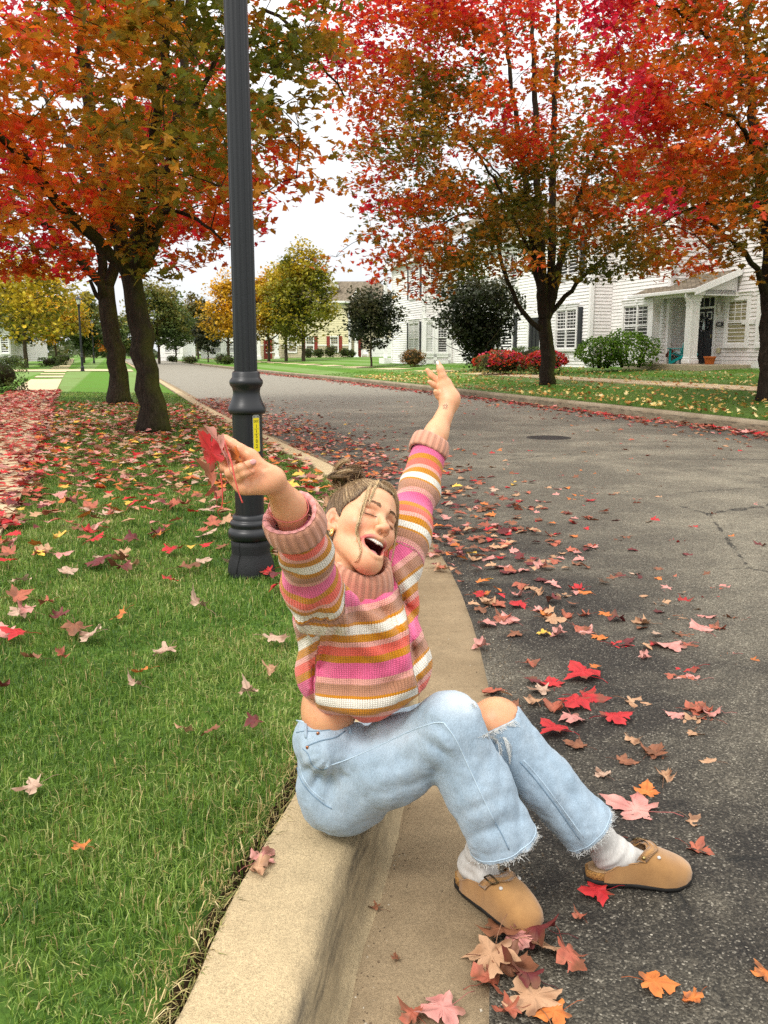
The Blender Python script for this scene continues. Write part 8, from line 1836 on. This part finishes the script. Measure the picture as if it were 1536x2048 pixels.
        # sock
        v2 = Vol(np.minimum.reduce([W((0, 0, 0)), W((0, L, 0)), hem_]) - .08, np.maximum.reduce([W((0, 0, 0)), W((0, L, 0)), hem_]) + .08, .0034); top = hem_ + (knee - hem_) / np.linalg.norm(knee - hem_) * .07
        v2.op(cone(W((0, .050, .066)), W((0, .10, .062)), .0285, .0285)); v2.op(cone(W((0, .10, .062)), W((0, .19, .042)), .0285, .018), .02); v2.op(ell(W((0, .046, .064)), (.029, .031, .032)), .02); v2.op(cone(W((0, .062, .088)), top, .0365, .0405), .03)
        ax = (top - W((0, .06, .085))); ax /= np.linalg.norm(ax); o2 = W((0, .06, .085)); v2.warp(lambda X: .0010 * np.sin(((X - o2) @ ax) * 210 + 3 * vnoise(X, 26, 4)) + .0014 * vnoise(X, 34, 6))
        Vs, Fs = v2.mesh(); obj('sock', relax(Vs, Fs, 1), Fs, sock.m, person)
    clog((.192, 2.040), (.62, -.78), 1, anR, knR, hemR); clog((.520, 2.052), (1., -.02), -1, anL, knL, hemL)

def held_leaves():
    rg = np.random.default_rng(4); A = lambda u, w, d: at(400 + u / 8.533, 830 + w / 8.533, d)
    L = [('pink', 1, A(255, 130, 1.53), A(520, 640, 1.515), .070, .25, 'pale pink leaf seen edge on, tallest of the bunch in the raised hand'), ('red', 1, A(130, 300, 1.55), A(330, 690, 1.545), .072, .75, 'red spotted leaf at the left of the bunch in the raised hand'), ('orange', 2, A(520, 520, 1.535), A(800, 760, 1.505), .050, .6, 'peach orange folded leaf in front of the raised palm'),
         ('rust', 2, A(230, 740, 1.56), A(370, 1250, 1.55), .072, .30, 'dull red leaf hanging lowest from the raised hand'), ('brown', 3, A(140, 250, 1.57), A(300, 500, 1.56), .060, .5, 'brown curled leaf behind the red one in the raised hand')]
    for col, var, tip, base, sz, open_, lab in L:
        ydir = tip - base; ln = np.linalg.norm(ydir); ydir /= ln; toc = -EY; x = np.cross(ydir, toc); x /= np.linalg.norm(x); n_ = np.cross(x, ydir); a = math.acos(open_); x2 = math.cos(a) * x + math.sin(a) * n_; n2 = np.cross(x2, ydir)
        o = bpy.data.objects.new('maple_leaf', fallen_leaf_mesh(col, var)); COL.objects.link(o)
        M = np.eye(4); M[:3, 0] = x2 * sz; M[:3, 1] = ydir * max(sz, ln * .95); M[:3, 2] = n2 * sz; M[:3, 3] = base + ydir * ln * .3; o.matrix_world = Matrix(M.tolist())
        tag(o, lab, 'leaf', 'maple leaves in the raised hand')
    # long red leaf stalks crossing the palm
    st = plain('leaf_stalk', (.62, .085, .07), .5, .3, 0, .1)
    for pts, r, lab in (([(405, 420, 1.512), (470, 620, 1.500), (540, 820, 1.492), (590, 1060, 1.490), (650, 1290, 1.492), (725, 1500, 1.495)], .0011, 'long red leaf stalk hanging down across the raised palm'), ([(350, 1000, 1.53), (375, 1200, 1.53), (385, 1400, 1.535), (370, 1560, 1.54), (300, 1640, 1.545)], .0009, 'thin red leaf stalk hanging below the raised hand at the left')):
        P = catmull([A(*p) for p in pts], 5); V, Fc = tube(P, np.concatenate([np.linspace(r * 1.5, r, len(P) - 1), [r * 1.6]]), 6); tag(obj('leaf_stalk', V, Fc, st), lab, 'leaf stalk', 'maple leaves in the raised hand')
build_far_plants()
build_maples()
build_houses()
build_lamps()
build_grass()
build_grit()
build_fallen()
build_person()
held_leaves()
